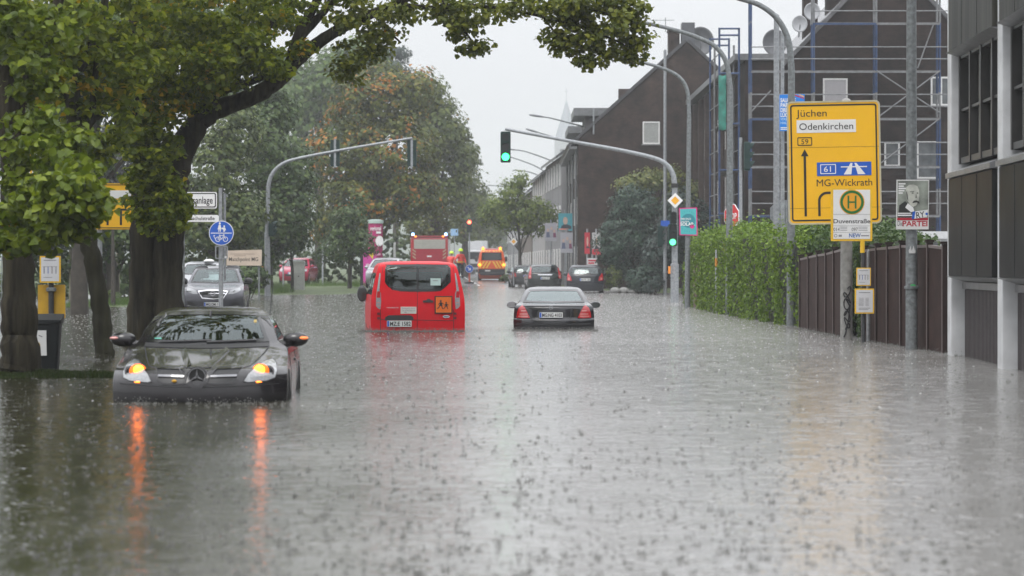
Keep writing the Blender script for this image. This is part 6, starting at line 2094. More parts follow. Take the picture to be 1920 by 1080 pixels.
# silver car half hidden by the minibus, and the one behind the crossover
slv = paint("silver_paint", (.34, .35, .37), rough=.28, metal=.4)
rows_s = [(z, a, b, d, e, w) for z, a, b, d, e, w in rows]
def front_car(label, px, Y, py, rot, mat, nm="parked_car"):
    k = Y / F
    c = Car(nm, label, "car", (px - 960) * k, Y, rot, CH - (py - HZ) * k, rows_s, 2.5, 3, mat, [('near', ws), ('side', sw)], None, 4)
    c.window("windscreen", ws, 'near', .04, car_glass_c)
    for sd in ('left', 'right'): c.window("side_window", sw, sd, .05)
    for o in (hl, mir(hl)): c.patch("headlight", o, 'near', lamp_clear, .012)
    c.patch("grille", [(-.4, .45), (.4, .45), (.45, .58), (-.45, .58)], 'near', grille_m, .006)
    c.plate(0, .62, .5, .12, None)
    for sg in (-1, 1):
        c.mirror(sg * .8, 1.3, 1.02, .2, .15, mat, sg)
        for y in (.75, 3.1): c.wheel(sg * .74, y, .3, .3, .2)
    return c
front_car("silver car peeping out left of the red minibus before the pink board", 716, 128, 541, R(-4), slv)
q = front_car("pale car with a white roof box, peeping out between the trunk and the crossover", 368, 98, 566, R(0), slv)
MB().ell((.25, 1.9, 1.50), (.2, .3, .08), 14, 8).build("roof_box", white, q.t, True)
for (px, Y, py, lab, m_) in ((877, 300, 512, "pale car with headlights on coming along the far street", slv), (852, 330, 510, "faint grey car in the haze left of the lorries", anth)):
    q = front_car(lab, px, Y, py, 0, m_, "car")
    if "headlights" in lab:
        for sg in (-1, 1): MB().ell((sg * .64, .12, .78), (.09, .05, .07), 12, 8).build("headlight_beam", whitelamp, q.t, True)

# ---------------- orange emergency van from behind
orp = paint("signal_orange_paint", (.68, .085, .008), rough=.3)
refl_y = M("reflective_yellow", (.75, .50, .05), .4, var=.05)
Y = 198; k = Y / F; X = (922 - 960) * k; g_ = CH - (526 - HZ) * k
rows = [(.12, .25, .08, 5.4, .4, .93), (.35, .03, .08, 5.5, .4, .95), (.6, .0, .06, 5.5, .4, .99), (1.0, .0, .06, 5.5, .4, 1.0), (1.3, .02, .06, 5.4, .4, 1.0), (1.5, .04, .07, 4.9, .4, .98), (1.8, .07, .08, 4.5, .3, .93), (2.05, .10, .09, 4.2, .3, .88), (2.2, .13, .1, 4.0, .3, .83), (2.28, .2, .15, 3.8, .3, .74), (2.31, .4, .2, 3.5, .3, .55)]
rw = [(-.76, 1.50), (.76, 1.50), (.72, 2.08), (-.72, 2.08)]
c = Car("emergency_van", "orange emergency van with yellow chevrons and lit amber lamps on the wet road", "van", X, Y, R(1), g_, rows, 5, 3, orp, [], None, 4)
c.window("rear_window", rw, 'near', .08, M("van_window_dark", (.02, .022, .025), .06))
c.patch("lower_panel", [(-.97, .40), (.97, .40), (.98, .86), (-.98, .86)], 'near', blackp, .006, res=.15)
for sg in (-1, 1):
    for i in range(4):
        x0 = .04 + i * .24
        x1_ = min(.97, x0 + .12)
        o = [(sg * x0, 1.42), (sg * x1_, 1.42), (sg * min(.98, x1_ + .30), .92), (sg * min(.97, x0 + .30), .92)]
        if min(p[0] * sg for p in o) > .95: continue
        c.patch("chevron", o if sg < 0 else o[::-1], 'near', refl_y, .008, res=.15)
    for i in range(4):
        x0 = .08 + i * .2
        o = [(sg * x0, 2.22), (sg * (x0 + .08), 2.22), (sg * (x0 + .16), 2.13), (sg * (x0 + .08), 2.13)]
        c.patch("chevron", o if sg < 0 else o[::-1], 'near', refl_y, .008, res=.15)
    hp, n = c.hit(sg * .84, 1.16, 'near')
    MB().ell((sg * .90, hp.y - .02, 1.16), (.12, .05, .11), 14, 8).build("tail_lamp", amber_s, c.t, True)
    MB().lathe([(.10, 0), (.10, .14), (.06, .2), (.005, .21)], (sg * .64, .35, 2.27), 14).build("beacon", amber_s, c.t, True)
    MB().ell((sg * 1.12, 4.4, 1.6), (.12, .08, .22), 14, 8).build("mirror", blackp, c.t, True)
    for y in (1.0, 4.4): c.wheel(sg * .88, y, .34, .34, .24)
MB().box(-.5, .5, .3, .5, 2.29, 2.40).build("light_bar", M("pale_pink_bar", (.5, .32, .34), .4), c.t, bevel=.02)
MB().box(-.5, -.1, -.02, .0, .68, .78).build("number_plate", plate_w, c.t)
MB().box(-.9, .9, -.12, .05, .45, .58).build("bumper", blackp, c.t, bevel=.03)

# ---------------- fire engine from behind
Y = 178; k = Y / F; A = At(805, Y, CH - (548 - HZ) * k)
t = thing("fire_engine", "red fire engine seen from behind with blue beacons lit over a grey shutter", "fire engine", A.loc)
t.location.z = ground_z(A.loc[0], Y)
A.zb = t.location.z
fr = M("fire_red", (.42, .012, .022), .3, coat=1, var=.08)
X, Z = A.x, A.z
bd = MB().box(X(770), X(840), .0, 7.5, .75, Z(446)).build("body", fr, t, bevel=.06)
MB().box(X(770.5), X(839.5), -.03, .3, Z(446) + .004, Z(442)).build("roof_edge", M("fire_dark_red", (.25, .02, .03), .4), t, bevel=.02)
sh = MB().box(X(776), X(835), -.04, -.003, Z(466.5), Z(449)).build("shutter", M("roller_shutter", (.42, .41, .37), .45, .3, var=.08), t)
MB().box(X(776), X(835), -.045, -.003, Z(490), Z(467)).build("rear_panel", M("fire_panel_red", (.33, .012, .03), .35, var=.1), t)
for sg in (-1, 1):
    for i in range(3):
        x0 = sg * 1.02
        z0 = Z(486) + i * .22
        o = [(x0 - .12 * sg, z0), (x0 + .10 * sg, z0 + .16), (x0 + .10 * sg, z0 + .25), (x0 - .12 * sg, z0 + .09)]
        MB().prism(o, -.052, -.0455).build("stripe", M("stripe_beige", (.42, .36, .24), .5), t)
    MB().box(sg * 1.17 - .07, sg * 1.17 + .07, -.05, -.003, .9, Z(478)).build("tail_lamp", lamp_red, t)
    MB().lathe([(.09, 0), (.09, .12), (.05, .17), (.004, .18)], (sg * 1.10, .12, Z(441.5)), 14).build("beacon", bluelamp, t, True)
    MB().ell((sg * .92, .0, Z(443.5)), (.10, .05, .05), 12, 8).build("warning_lamp", amber_s, t, True)
    for yy in (1.9, 5.8):
        vs = circ(0, 0, .5, 24)
        MB().prism([(yy + u, .5 + v) for u, v in vs], sg * 1.2 - .15, sg * 1.2 + .05, 'x').build("wheel", rubber, t)
MB().prism(rrect(-.16, .16, Z(482), Z(479), .02), -.06, -.046).build("badge", white, t)
MB().box(-1.2, 1.2, -.15, .3, .45, .74).build("bumper", blackp, t, bevel=.03)
# ---------------- lorries far behind
def lorry(label, px, Y, w, h, col, cabcol):
    A = At(px, Y, 0); gz_ = ground_z(A.loc[0], Y)
    t = thing("lorry", label, "lorry", (A.loc[0], Y, gz_))
    m = M("lorry_" + label[:5].strip(), col, .5, var=.06)
    MB().box(-w / 2, w / 2, 1.6, 9, .9, h).build("box_body", m, t, bevel=.04)
    cb = MB().box(-w / 2 + .08, w / 2 - .08, -.4, 1.45, .5, h * .72).build("cab", M("cab_" + label[:5].strip(), cabcol, .35, coat=.5, var=.05), t, bevel=.12)
    MB().prism(rrect(-w / 2 + .22, w / 2 - .22, h * .45, h * .66, .06), -.43, -.39).build("windscreen", MATS["van_window_dark"], cb)
    MB().prism(rrect(-w / 2 + .3, w / 2 - .3, .75, 1.15, .04), -.43, -.39).build("grille", blackp, cb)
    for sg in (-1, 1):
        MB().ell((sg * (w / 2 - .3), -.42, .8), (.13, .05, .1), 12, 8).build("headlight", whitelamp, cb, True)
        MB().prism([(.6 + u, .45 + v) for u, v in circ(0, 0, .45, 20)], sg * (w / 2 - .2) - .12, sg * (w / 2 - .2) + .12, 'x').build("wheel", rubber, t)
        MB().prism([(7 + u, .45 + v) for u, v in circ(0, 0, .45, 20)], sg * (w / 2 - .2) - .12, sg * (w / 2 - .2) + .12, 'x').build("wheel", rubber, t)
lorry("white box lorry coming towards the viewer beside the orange van", 893, 285, 2.4, 3.6, (.52, .53, .54), (.5, .5, .51))
lorry("grey lorry in the haze just left of the white box lorry", 879, 330, 2.4, 3.4, (.40, .41, .43), (.35, .36, .38))
# ------------------------------------------------------------------ people
def skin_mesh(name, verts, edges, rads, mat, parent, root=0, sub=1):
    me = bpy.data.meshes.new(name)
    me.from_pydata(verts, edges, [])
    o = bpy.data.objects.new(name, me)
    COL.objects.link(o)
    o.parent = parent
    s = o.modifiers.new("skin", 'SKIN')
    if len(me.skin_vertices) == 0:
        bm = bmesh.new(); bm.from_mesh(me)
        bm.verts.layers.skin.verify()
        bm.to_mesh(me); bm.free()
    for i, r in enumerate(rads):
        sv = me.skin_vertices[0].data[i]
        sv.radius = (r, r) if not isinstance(r, tuple) else r
        sv.use_root = (i == root)
    s.use_smooth_shade = True
    u = o.modifiers.new("sub", 'SUBSURF'); u.levels = sub; u.render_levels = sub
    me.materials.append(mat)
    return o
hiv = M("hi_vis_red", (.78, .06, .045), .6, var=.12)
navy = M("navy_trousers", (.018, .02, .03), .8)
skinm = M("skin", (.42, .25, .18), .5, var=.06)
neon = M("neon_helmet", (.55, .78, .02), .35, var=.05)
boots = M("boots_black", (.012, .012, .012), .6)
def worker(label, X, Y, z, rot, arms):
    t = thing("person", label, "person", (X, Y, z), rot)
    V = [(0, 0, .95), (0, 0, 1.15), (0, .0, 1.38), (0, 0, 1.50), (0, -.02, 1.57), (0, -.03, 1.66), (0, -.02, 1.74)]
    E = [(i, i + 1) for i in range(6)]
    Rd = [.13, .13, .15, .07, .062, .09, .07]
    for sg in (-1, 1):
        b = len(V)
        V += [(sg * .10, 0, .90), (sg * .11, -.02, .50), (sg * .12, .02, .08), (sg * .13, -.16, .05)]
        E += [(0, b), (b, b + 1), (b + 1, b + 2), (b + 2, b + 3)]
        Rd += [.10, .065, .045, .04]
        b = len(V)
        e, w_ = arms[0 if sg < 0 else 1]
        V += [(sg * .19, 0, 1.42), e, w_]
        E += [(2, b), (b, b + 1), (b + 1, b + 2)]
        Rd += [.065, .045, .032]
        d = (Vector(w_) - Vector(e)).normalized()
        side = d.cross(Vector((0, 1, 0.1))).normalized()
        p = len(V)
        V.append(tuple(Vector(w_) + d * .07)); E.append((b + 2, p)); Rd.append(.032)
        for f in range(4):
            q = len(V)
            base = Vector(w_) + d * .09 + side * (.027 - .018 * f)
            ln = (.07, .08, .075, .058)[f]
            V += [tuple(base), tuple(base + d * ln * .6), tuple(base + d * ln - Vector((0, .02, 0)))]
            E += [(p, q), (q, q + 1), (q + 1, q + 2)]
            Rd += [.0095, .0085, .007]
        q = len(V)
        V += [tuple(Vector(w_) + d * .035 + side * .045), tuple(Vector(w_) + d * .075 + side * .06)]
        E += [(b + 2, q), (q, q + 1)]; Rd += [.011, .009]
    body = skin_mesh("body", V, E, Rd, skinm, t)
    # jacket, trousers, boots, helmet
    V = [(0, 0, .84), (0, 0, 1.05), (0, 0, 1.25), (0, 0, 1.42), (0, 0, 1.51)]
    E = [(0, 1), (1, 2), (2, 3), (3, 4)]
    Rd = [(.22, .18), (.20, .17), (.21, .17), (.19, .14), (.09, .09)]
    for i, sg in ((0, -1), (1, 1)):
        e, w_ = arms[i]; b = len(V)
        V += [(sg * .20, 0, 1.42), e, w_]
        E += [(3, b), (b, b + 1), (b + 1, b + 2)]
        Rd += [.095, .072, .055]
    j = skin_mesh("jacket", V, E, Rd, hiv, t, 1)
    MB().tube([(0, 0, .97), (0, 0, 1.03)], [.235, .235], 18).build("reflective_band", refl_y, j, True)
    V = [(0, 0, .92)]; E = []; Rd = [.15]
    for sg in (-1, 1):
        b = len(V)
        V += [(sg * .11, 0, .82), (sg * .12, -.02, .48), (sg * .125, .01, .14)]
        E += [(0, b), (b, b + 1), (b + 1, b + 2)]; Rd += [.12, .09, .08]
    skin_mesh("trousers", V, E, Rd, navy, t)
    for sg in (-1, 1):
        MB().ell((sg * .125, -.06, .06), (.06, .15, .075), 12, 8).build("boot", boots, t, True)
    h = MB().lathe([(.165, 1.685), (.15, 1.70), (.145, 1.76), (.11, 1.825), (.05, 1.855), (.004, 1.86)], (0, -.01, 0), 18).build("helmet", neon, t, True)
    MB().ell((0, -.16, 1.69), (.10, .06, .012), 12, 6).build("helmet_peak", neon, h, True)
    for sg in (-1, 1):
        MB().ell((sg * .035, -.112, 1.665), (.013, .008, .009), 8, 6).build("eye", black, body, True)
        MB().ell((sg * .098, -.02, 1.645), (.016, .028, .035), 8, 6).build("ear", skinm, body, True)
    MB().ell((0, -.128, 1.63), (.015, .022, .028), 8, 6).build("nose", skinm, body, True)
    MB().ell((0, -.112, 1.585), (.028, .008, .008), 8, 6).build("mouth", M("lips", (.3, .12, .1)), body, True)
    return t
Y = 168
zg = max(0, ground_z(-3.2, Y)) + .0
worker("person in a red hi-vis jacket and neon yellow helmet, arm held out towards the minibus", (863.5 - 960) * Y / F, Y, CH - (521 - HZ) * Y / F, R(35), (((-.42, -.10, 1.22), (-.60, -.22, 1.10)), ((.30, -.03, 1.16), (.30, -.16, .93))))
worker("person in a red hi-vis jacket bending away behind the minibus roof", (843 - 960) * 172 / F, 172, CH - (524 - HZ) * 172 / F, R(150), (((-.30, -.06, 1.15), (-.26, -.28, 1.05)), ((.30, -.06, 1.15), (.26, -.28, 1.05))))
bpy.data.objects["person.001"].rotation_euler = (R(8), 0, R(150))
# ------------------------------------------------------------------ trees and plants
def leaves(centres, normals, size, kind='leaf', jit=.35, up=.5, droop=.3):
    """one small folded leaf (two quads) or a leaf spray (one bent pair) per centre"""
    n = len(centres)
    sz = size * rng.uniform(.65, 1.3, n)[:, None]
    nm = normals + rng.normal(0, jit, (n, 3)) + np.array([0, 0, up])
    nm /= np.linalg.norm(nm, axis=1)[:, None]
    r = rng.normal(0, 1, (n, 3)); r[:, 2] -= droop
    u = r - nm * (r * nm).sum(1)[:, None]
    u /= np.linalg.norm(u, axis=1)[:, None]
    w = np.cross(nm, u)
    fold = rng.uniform(.05, .3, n)[:, None]
    def P(a, b, f=0): return centres + (u * a + w * b + nm * f * fold) * sz
    if kind == 'leaf':
        pts = [P(-.5, 0), P(-.22, .42, 1), P(.15, .36, 1), P(.55, 0, -.4), P(.15, -.36, 1), P(-.22, -.42, 1)]
        V = np.stack(pts, 1).reshape(-1, 3)
        i = np.arange(n) * 6
        Fc = np.concatenate([np.stack([i, i + 3, i + 2, i + 1], 1), np.stack([i, i + 5, i + 4, i + 3], 1)])
    else:
        pts = [P(-.5, -.25), P(.1, -.42, .8), P(.5, .2), P(-.1, .4, .8)]
        V = np.stack(pts, 1).reshape(-1, 3)
        i = np.arange(n) * 4
        Fc = np.stack([i, i + 1, i + 2, i + 3], 1)
    return V, Fc
def blob_points(c, r, n, shell=.55):
    d = rng.normal(0, 1, (n, 3)); d /= np.linalg.norm(d, axis=1)[:, None]
    q = (shell + (1 - shell) * rng.random(n)) ** (1 / 1.5)
    q = np.where(rng.random(n) < .25, rng.random(n) ** .5, q)
    return np.array(c) + d * q[:, None] * np.array(r), d

bark = M("dark_wet_bark", (.030, .026, .017), .8, var=.85, scale=9, spec=.12, bump=.05, bscale=14, streak=True)
bark2 = M("mossy_bark", (.024, .023, .012), .8, var=.6, scale=6, spec=.2, bump=.05, bscale=12, streak=True)
barkf = M("far_bark", (.045, .038, .03), .8, var=.4, scale=4)

def limb_tubes(A, limbs, mat, t, wob=0.02):
    b = MB()
    for pts in limbs:
        P, Rr = [], []
        for q in pts:
            px, py, r = q[:3]; dy = q[3] if len(q) > 3 else 0
            P.append(A.p(px, py, dy)); Rr.append(r * A.s)
        n = 5
        PP = smooth_path(P, n)
        RR = list(np.interp(np.linspace(0, len(P) - 1, len(PP)), np.arange(len(P)), Rr))
        PP = [p + Vector((random.uniform(-wob, wob), random.uniform(-wob, wob), 0)) * min(1, r * 6) for p, r in zip(PP, RR)]
        RR = [r * random.uniform(.93, 1.08) for r in RR]
        b.tube(PP, RR, 14)
    o = b.build("trunk", mat, t, True)
    return o

def crown(A, t, clumps, mat, size, dens=1.0, name="crown", kind='leaf', shell=.35):
    """clumps: (px, py, rx px, ry px, dy metres, ry depth metres, leaf count)"""
    Cs, Ns = [], []
    for (px, py, rx, ry, dy, rd, n) in clumps:
        n = int(n * dens)
        v = A.p(px, py, dy)
        k = (A.Y + dy) / F
        # a clump is made of small sprays so that its edge is uneven and gaps stay open
        ns = max(4, n // 38)
        sc, _ = blob_points((v.x, v.y, v.z), (rx * k, rd, ry * k), ns, shell)
        for s_ in sc:
            m = max(6, int(n / ns))
            pr = .16 + .05 * random.random()
            p, d = blob_points(s_, (pr * 1.5, pr * 1.5, pr * .75), m, .1)
            Cs.append(p); Ns.append(d)
    C_ = np.concatenate(Cs); N_ = np.concatenate(Ns)
    V, Fc = leaves(C_, N_ * .4, size, kind)
    return obj_np(name, V, Fc, mat, t)

lf_green = leaf_mat("lime_leaves", [(0.054, 0.0864, 0.0065), (0.1026, 0.1512, 0.0086), (0.162, 0.216, 0.013), (0.2268, 0.2808, 0.0173)], [(.36, .32, .012), (.50, .24, .012)], .84, .9, .4)
lf_fall = leaf_mat("maple_leaves", [(0.078, 0.117, 0.0104), (0.143, 0.195, 0.013), (0.221, 0.273, 0.0169), (0.338, 0.377, 0.0208)], [(.36, .36, .012), (.55, .33, .012)], .73, .85, .5)
lf_olive = leaf_mat("olive_leaves", [(0.06, 0.084, 0.012), (0.102, 0.132, 0.0144), (0.168, 0.192, 0.018), (0.252, 0.264, 0.024)], [(.30, .22, .012), (.42, .16, .012)], .86, 1.1, .4)

# --- front trunk A
YA = 33.4; A = At(38, YA)
ta = thing("lime_tree", "front tree with a thick dark trunk at the left edge, beside the litter bin", "tree", A.loc)
limb_tubes(A, [[(36, 730, 50), (37, 706, 43), (38, 670, 37), (37, 600, 33), (35, 520, 31), (31, 420, 29), (26, 320, 27), (20, 220, 25), (12, 120, 22), (2, 20, 19), (-8, -80, 15)],
               [(26, 250, 17), (42, 190, 14), (58, 135, 13), (76, 85, 12), (98, 35, 11), (120, -30, 9), (140, -90, 7)],
               [(24, 400, 8), (60, 372, 4, -1.5), (110, 345, 3, -3), (170, 340, 2, -4)],
               [(30, 440, 5), (5, 400, 4, -1.5), (-20, 380, 3, -2)]], bark, ta)
crown(A, ta, [(30, 30, 90, 80, -1, 1.4, 900), (-10, 140, 40, 60, .8, 1, 220), (60, 150, 60, 40, -1.2, .8, 420), (60, 250, 50, 60, -1.2, 1.2, 260), (70, 330, 50, 50, -2, 1, 420), (25, 410, 45, 55, -1.5, .9, 520),
              (90, 380, 70, 45, -3, 1, 620), (132, 395, 52, 36, -4, .9, 620), (130, 345, 56, 45, -3.8, .9, 620), (185, 385, 30, 10, -4, .5, 70), (30, 455, 55, 22, -2.5, .7, 300), (-15, 460, 30, 40, -2, .7, 160), (110, 430, 60, 26, -3.2, .7, 260), (160, 440, 16, 18, -4, .4, 50),
              (80, 60, 90, 60, -.5, 1.2, 600), (110, 300, 55, 50, -2.6, .8, 330), (130, 250, 60, 50, -1.6, 1, 300)], lf_green, .115, .95)
# --- leaning trunk B
YB = 39.8; A = At(197, YB)
tb = thing("lime_tree", "slim tree with a trunk leaning left, standing in the water behind the roadster's mirror", "tree", A.loc)
limb_tubes(A, [[(200, 700, 24), (198, 672, 20), (194, 640, 17.5), (187, 570, 17), (176, 500, 17), (164, 440, 16.5), (152, 360, 16), (144, 280, 15), (138, 200, 13.5), (131, 110, 11), (122, 10, 9), (116, -60, 7)],
               [(147, 300, 9), (160, 255, 8), (172, 215, 7), (178, 150, 6), (186, 70, 5)], [(140, 225, 6), (118, 170, 5), (98, 120, 4), (90, 40, 3)],
               [(146, 130, 12), (168, 90, 10), (188, 40, 8), (200, -20, 6)], [(158, 245, 7), (178, 222, 6), (195, 215, 5)]], bark2, tb)
crown(A, tb, [(120, 40, 100, 70, 0, 1.6, 1000), (190, 20, 90, 60, .4, 1.5, 800), (110, 150, 80, 60, .3, 1.4, 700), (190, 130, 80, 60, .5, 1.5, 800), (180, 50, 45, 16, -.8, .5, 260), (90, 250, 70, 60, .8, 1.2, 420), (200, 230, 60, 50, .8, 1.2, 420), (60, 100, 60, 60, .8, 1, 400), (165, 300, 45, 30, .8, .7, 130), (245, 110, 50, 60, .6, 1, 400)], lf_fall, .12)
# --- great forked trunk C
YC = 45.5; A = At(296, YC)
tc_ = thing("lime_tree", "great double trunk tree behind the roadster with a bough arching over the street", "tree", A.loc)
limb_tubes(A, [[(262, 690, 40), (264, 640, 32), (266, 580, 27), (268, 500, 25), (270, 420, 25), (272, 330, 24), (270, 240, 21), (264, 150, 17), (256, 60, 13), (248, -40, 10)],
               [(316, 690, 42), (316, 640, 34), (315, 580, 31), (314, 500, 29), (317, 420, 28), (326, 340, 27), (340, 285, 25), (360, 245, 23), (390, 215, 19), (430, 197, 17), (475, 180, 16), (520, 152, 15.5), (550, 118, 14), (585, 88, 12), (625, 62, 10.5), (675, 36, 9), (740, 8, 7.5, -1), (800, -20, 6, -2), (870, -50, 5, -3)],
               [(344, 285, 18), (366, 225, 14), (388, 185, 12), (420, 168, 10), (455, 158, 8), (500, 140, 6), (520, 105, 5)],
               [(545, 125, 11), (552, 85, 10), (570, 45, 9.5), (590, 10, 8), (612, -40, 7)], [(535, 140, 10), (560, 75, 9), (600, 30, 8), (640, -20, 7)],
               [(500, 60, 5), (515, 35, 4.5), (545, 10, 4), (570, -20, 3.5)],
               [(680, 34, 4), (700, 62, 3, -.5), (690, 100, 2, -.6), (680, 130, 1.3, -.6)], [(700, 26, 3.5), (730, 60, 2.4, -.6), (752, 80, 1.4, -.8)],
               [(740, 8, 5, -1), (810, 14, 4, -1.6), (880, 10, 3.2, -2), (950, 18, 2.8, -2.4), (1020, 32, 2.4, -2.6), (1090, 52, 2, -2.8), (1150, 74, 1.6, -3), (1190, 96, 1, -3)],
               [(820, -10, 4, -2), (850, 30, 2.6, -2), (880, 70, 2, -2), (905, 105, 1.2, -2)], [(1000, -30, 4, -2.6), (1060, 0, 3, -2.8), (1120, 20, 2.4, -3), (1190, 45, 1.5, -3)],
               [(1020, 32, 2, -2.6), (1050, 75, 1.5, -2.7), (1080, 110, 1, -2.8)], [(470, 182, 5), (440, 140, 4), (400, 120, 3), (360, 115, 2.5)]], bark, tc_)
cl = [(300, 40, 120, 70, -.4, 1.8, 1500), (420, 20, 110, 60, -.4, 1.8, 1400), (510, 30, 70, 50, -.2, 1.2, 600), (340, 120, 100, 55, -.8, 1.4, 1100), (440, 110, 80, 45, -1, 1.1, 900), (400, 150, 60, 28, -1.2, .7, 520), (490, 130, 38, 24, -1.2, .6, 320), (330, 150, 60, 24, -1.4, .6, 460), (260, 110, 70, 60, 0, 1.2, 700), (300, 190, 70, 45, -.6, 1, 560), (370, 185, 55, 28, -.8, .7, 330), (470, 75, 60, 22, -1.2, .6, 380),
      (250, 220, 50, 60, -.3, 1, 420), (220, 260, 45, 40, 0, .9, 260), (290, 260, 50, 45, -.6, .6, 380), (300, 330, 40, 45, -.7, .4, 330), (300, 400, 36, 40, -.8, .35, 330), (330, 400, 22, 35, -.8, .3, 130), (265, 340, 25, 60, -.7, .35, 220), (250, 180, 40, 40, 0, .8, 250), (600, 0, 70, 22, 0, .8, 300), (252, 250, 26, 40, -.8, .4, 300), (262, 310, 24, 40, -.8, .35, 320), (300, 300, 34, 50, -.9, .35, 420), (318, 370, 28, 46, -.9, .3, 330), (268, 390, 16, 40, -.8, .3, 200), (560, 110, 14, 34, -.5, .3, 130)]
crown(A, tc_, cl, lf_fall, .10, 1.3)
ol = [(670, 20, 45, 30, 0, .7, 260), (690, 90, 34, 40, -.6, .5, 330), (660, 130, 28, 30, -.6, .4, 200), (720, 60, 30, 30, -.6, .5, 180), (650, 60, 24, 40, -.4, .5, 120), (740, 20, 60, 26, -1, .7, 300), (830, 10, 50, 20, -1.6, .6, 260), (860, 50, 32, 30, -2, .5, 240), (885, 85, 28, 20, -2, .4, 150), (850, 25, 30, 26, -2, .5, 140), (900, 20, 60, 20, -2, .5, 230),
      (980, 18, 60, 20, -2.4, .5, 260), (1050, 30, 50, 28, -2.6, .5, 280), (1060, 75, 36, 32, -2.7, .4, 260), (1110, 60, 50, 38, -2.8, .5, 380), (1160, 50, 50, 40, -3, .5, 420), (1130, 105, 40, 22, -2.9, .4, 260), (1180, 100, 26, 26, -3, .35, 170), (1100, 5, 70, 26, -2.9, .5, 380), (1180, 10, 34, 28, -3, .5, 220), (1030, 0, 60, 20, -2.7, .5, 240), (1190, 70, 22, 30, -3, .3, 150)]
crown(A, tc_, ol, lf_olive, .09, 1.35, "overhanging_crown")

# the upper crowns, above the picture
def upper(t, X, Y, Z, rx, ry, rz, n, mat):
    Cs, Ns = [], []
    sc, dd = blob_points((X - t.location.x, Y - t.location.y, Z), (rx, ry, rz), n // 30, .45)
    for s_, d_ in zip(sc, dd):
        p, d = blob_points(s_, (.7, .7, .4), 30, .3)
        Cs.append(p); Ns.append(d * .4 + d_ * .4)
    V, Fc = leaves(np.concatenate(Cs), np.concatenate(Ns), .30, 'spray')
    obj_np("upper_crown", V, Fc, mat, t)
upper(ta, -6.5, 34.5, 10.4, 5.6, 5.0, 4.2, 2800, lf_green)
upper(tb, -7.0, 42.0, 11.0, 4.6, 4.6, 4.2, 2400, lf_fall)
upper(tc_, -4.6, 48.5, 12.2, 5.6, 5.0, 4.6, 3200, lf_fall)

# --- background trees
def far_tree(label, px, Y, pybase, cl, mat, size, trunk_r=.3, grp=None, name="tree", lean=0, kind='spray', ntop=None, spr=None, dens=1.0):
    gz_ = ground_z((px - 960) * Y / F, Y)
    A = At(px, Y, gz_)
    t = thing(name, label, "tree", A.loc, 0, grp)
    top = min(c[1] - c[3] * .4 for c in cl)
    cx = sum(c[0] * c[2] for c in cl) / sum(c[2] for c in cl)
    tp = A.p(cx, top)
    b = MB()
    h = tp.z
    main = smooth_path([(0, 0, -.6), (lean * .1, 0, h * .25), (tp.x * .4, 0, h * .5), (tp.x, 0, h * .92)], 4)
    b.tube(main, [trunk_r * (1.15 - .95 * i / (len(main) - 1)) for i in range(len(main))], 10)
    for c in cl:
        v = A.p(c[0], c[1] + c[3] * .1, c[4])
        s0 = main[min(len(main) - 1, int(len(main) * max(.2, min(.75, v.z / h * .65))))]
        b.tube(smooth_path([s0, (Vector(s0) + v) / 2 + Vector((0, 0, .3)), v], 3), [trunk_r * .35 * (1 - .75 * i / 6) for i in range(7)], 6)
    b.build("trunk", barkf, t, True)
    Cs, Ns = [], []
    spr = spr or size * 3.2
    for (px_, py, rx, ry, dy, rd, n) in cl:
        n = int(n * dens * 1.7)
        v = A.p(px_, py, dy)
        k = (Y + dy) / F
        per = 26
        ns = max(5, n // per)
        sc, dd = blob_points((v.x, v.y, v.z), (rx * k, rd, ry * k), ns, .45)
        for s_, d_ in zip(sc, dd):
            pr = spr * random.uniform(.6, 1.2)
            p, d = blob_points(s_, (pr, pr, pr * .6), per, .3)
            Cs.append(p); Ns.append(d * .5 + d_ * .7)
    V, Fc = leaves(np.concatenate(Cs), np.concatenate(Ns), size, kind, .3, .35)
    obj_np("crown", V, Fc, mat, t)
    return t
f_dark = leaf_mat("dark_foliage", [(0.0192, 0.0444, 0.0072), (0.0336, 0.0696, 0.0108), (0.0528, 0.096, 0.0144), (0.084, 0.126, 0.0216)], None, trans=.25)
f_grey = leaf_mat("greygreen_foliage", [(0.0288, 0.0528, 0.0108), (0.0504, 0.0816, 0.0168), (0.0864, 0.12, 0.0264), (0.144, 0.18, 0.0408)], None, trans=.25)
f_chest = leaf_mat("chestnut_foliage", [(0.0432, 0.0648, 0.0084), (0.0744, 0.1008, 0.012), (0.1128, 0.1344, 0.0156), (0.18, 0.174, 0.0192)], [(.20, .13, .016), (.56, .19, .018)], .705, .42, .3)
f_olive = leaf_mat("olive_foliage", [(0.0384, 0.0648, 0.0096), (0.0624, 0.0936, 0.0132), (0.0936, 0.126, 0.0168), (0.132, 0.156, 0.024)], [(.16, .12, .02), (.22, .13, .02)], .85, .5, .3)
f_light = leaf_mat("light_foliage", [(0.042, 0.088, 0.017), (0.066, 0.125, 0.021), (0.1, 0.165, 0.028), (0.14, 0.2, 0.036)], None, trans=.3)
f_conif = leaf_mat("conifer_foliage", [(.010, .026, .020), (.016, .036, .028), (.024, .048, .036), (.036, .062, .046)], None, trans=.1)
f_lime = leaf_mat("young_lime_foliage", [(0.072, 0.12, 0.0168), (0.108, 0.162, 0.0216), (0.15, 0.204, 0.0264), (0.204, 0.252, 0.036)], [(.22, .2, .03), (.25, .15, .03)], .86, .6, .35)
f_yel = leaf_mat("yellowgreen_foliage", [(0.066, 0.0935, 0.022), (0.099, 0.1265, 0.0286), (0.143, 0.165, 0.033), (0.198, 0.198, 0.044)], None, trans=.3)
f_blue = leaf_mat("bluegreen_foliage", [(0.013, 0.037, 0.024), (0.022, 0.053, 0.033), (0.033, 0.07, 0.043), (0.05, 0.092, 0.05)], None, trans=.15)
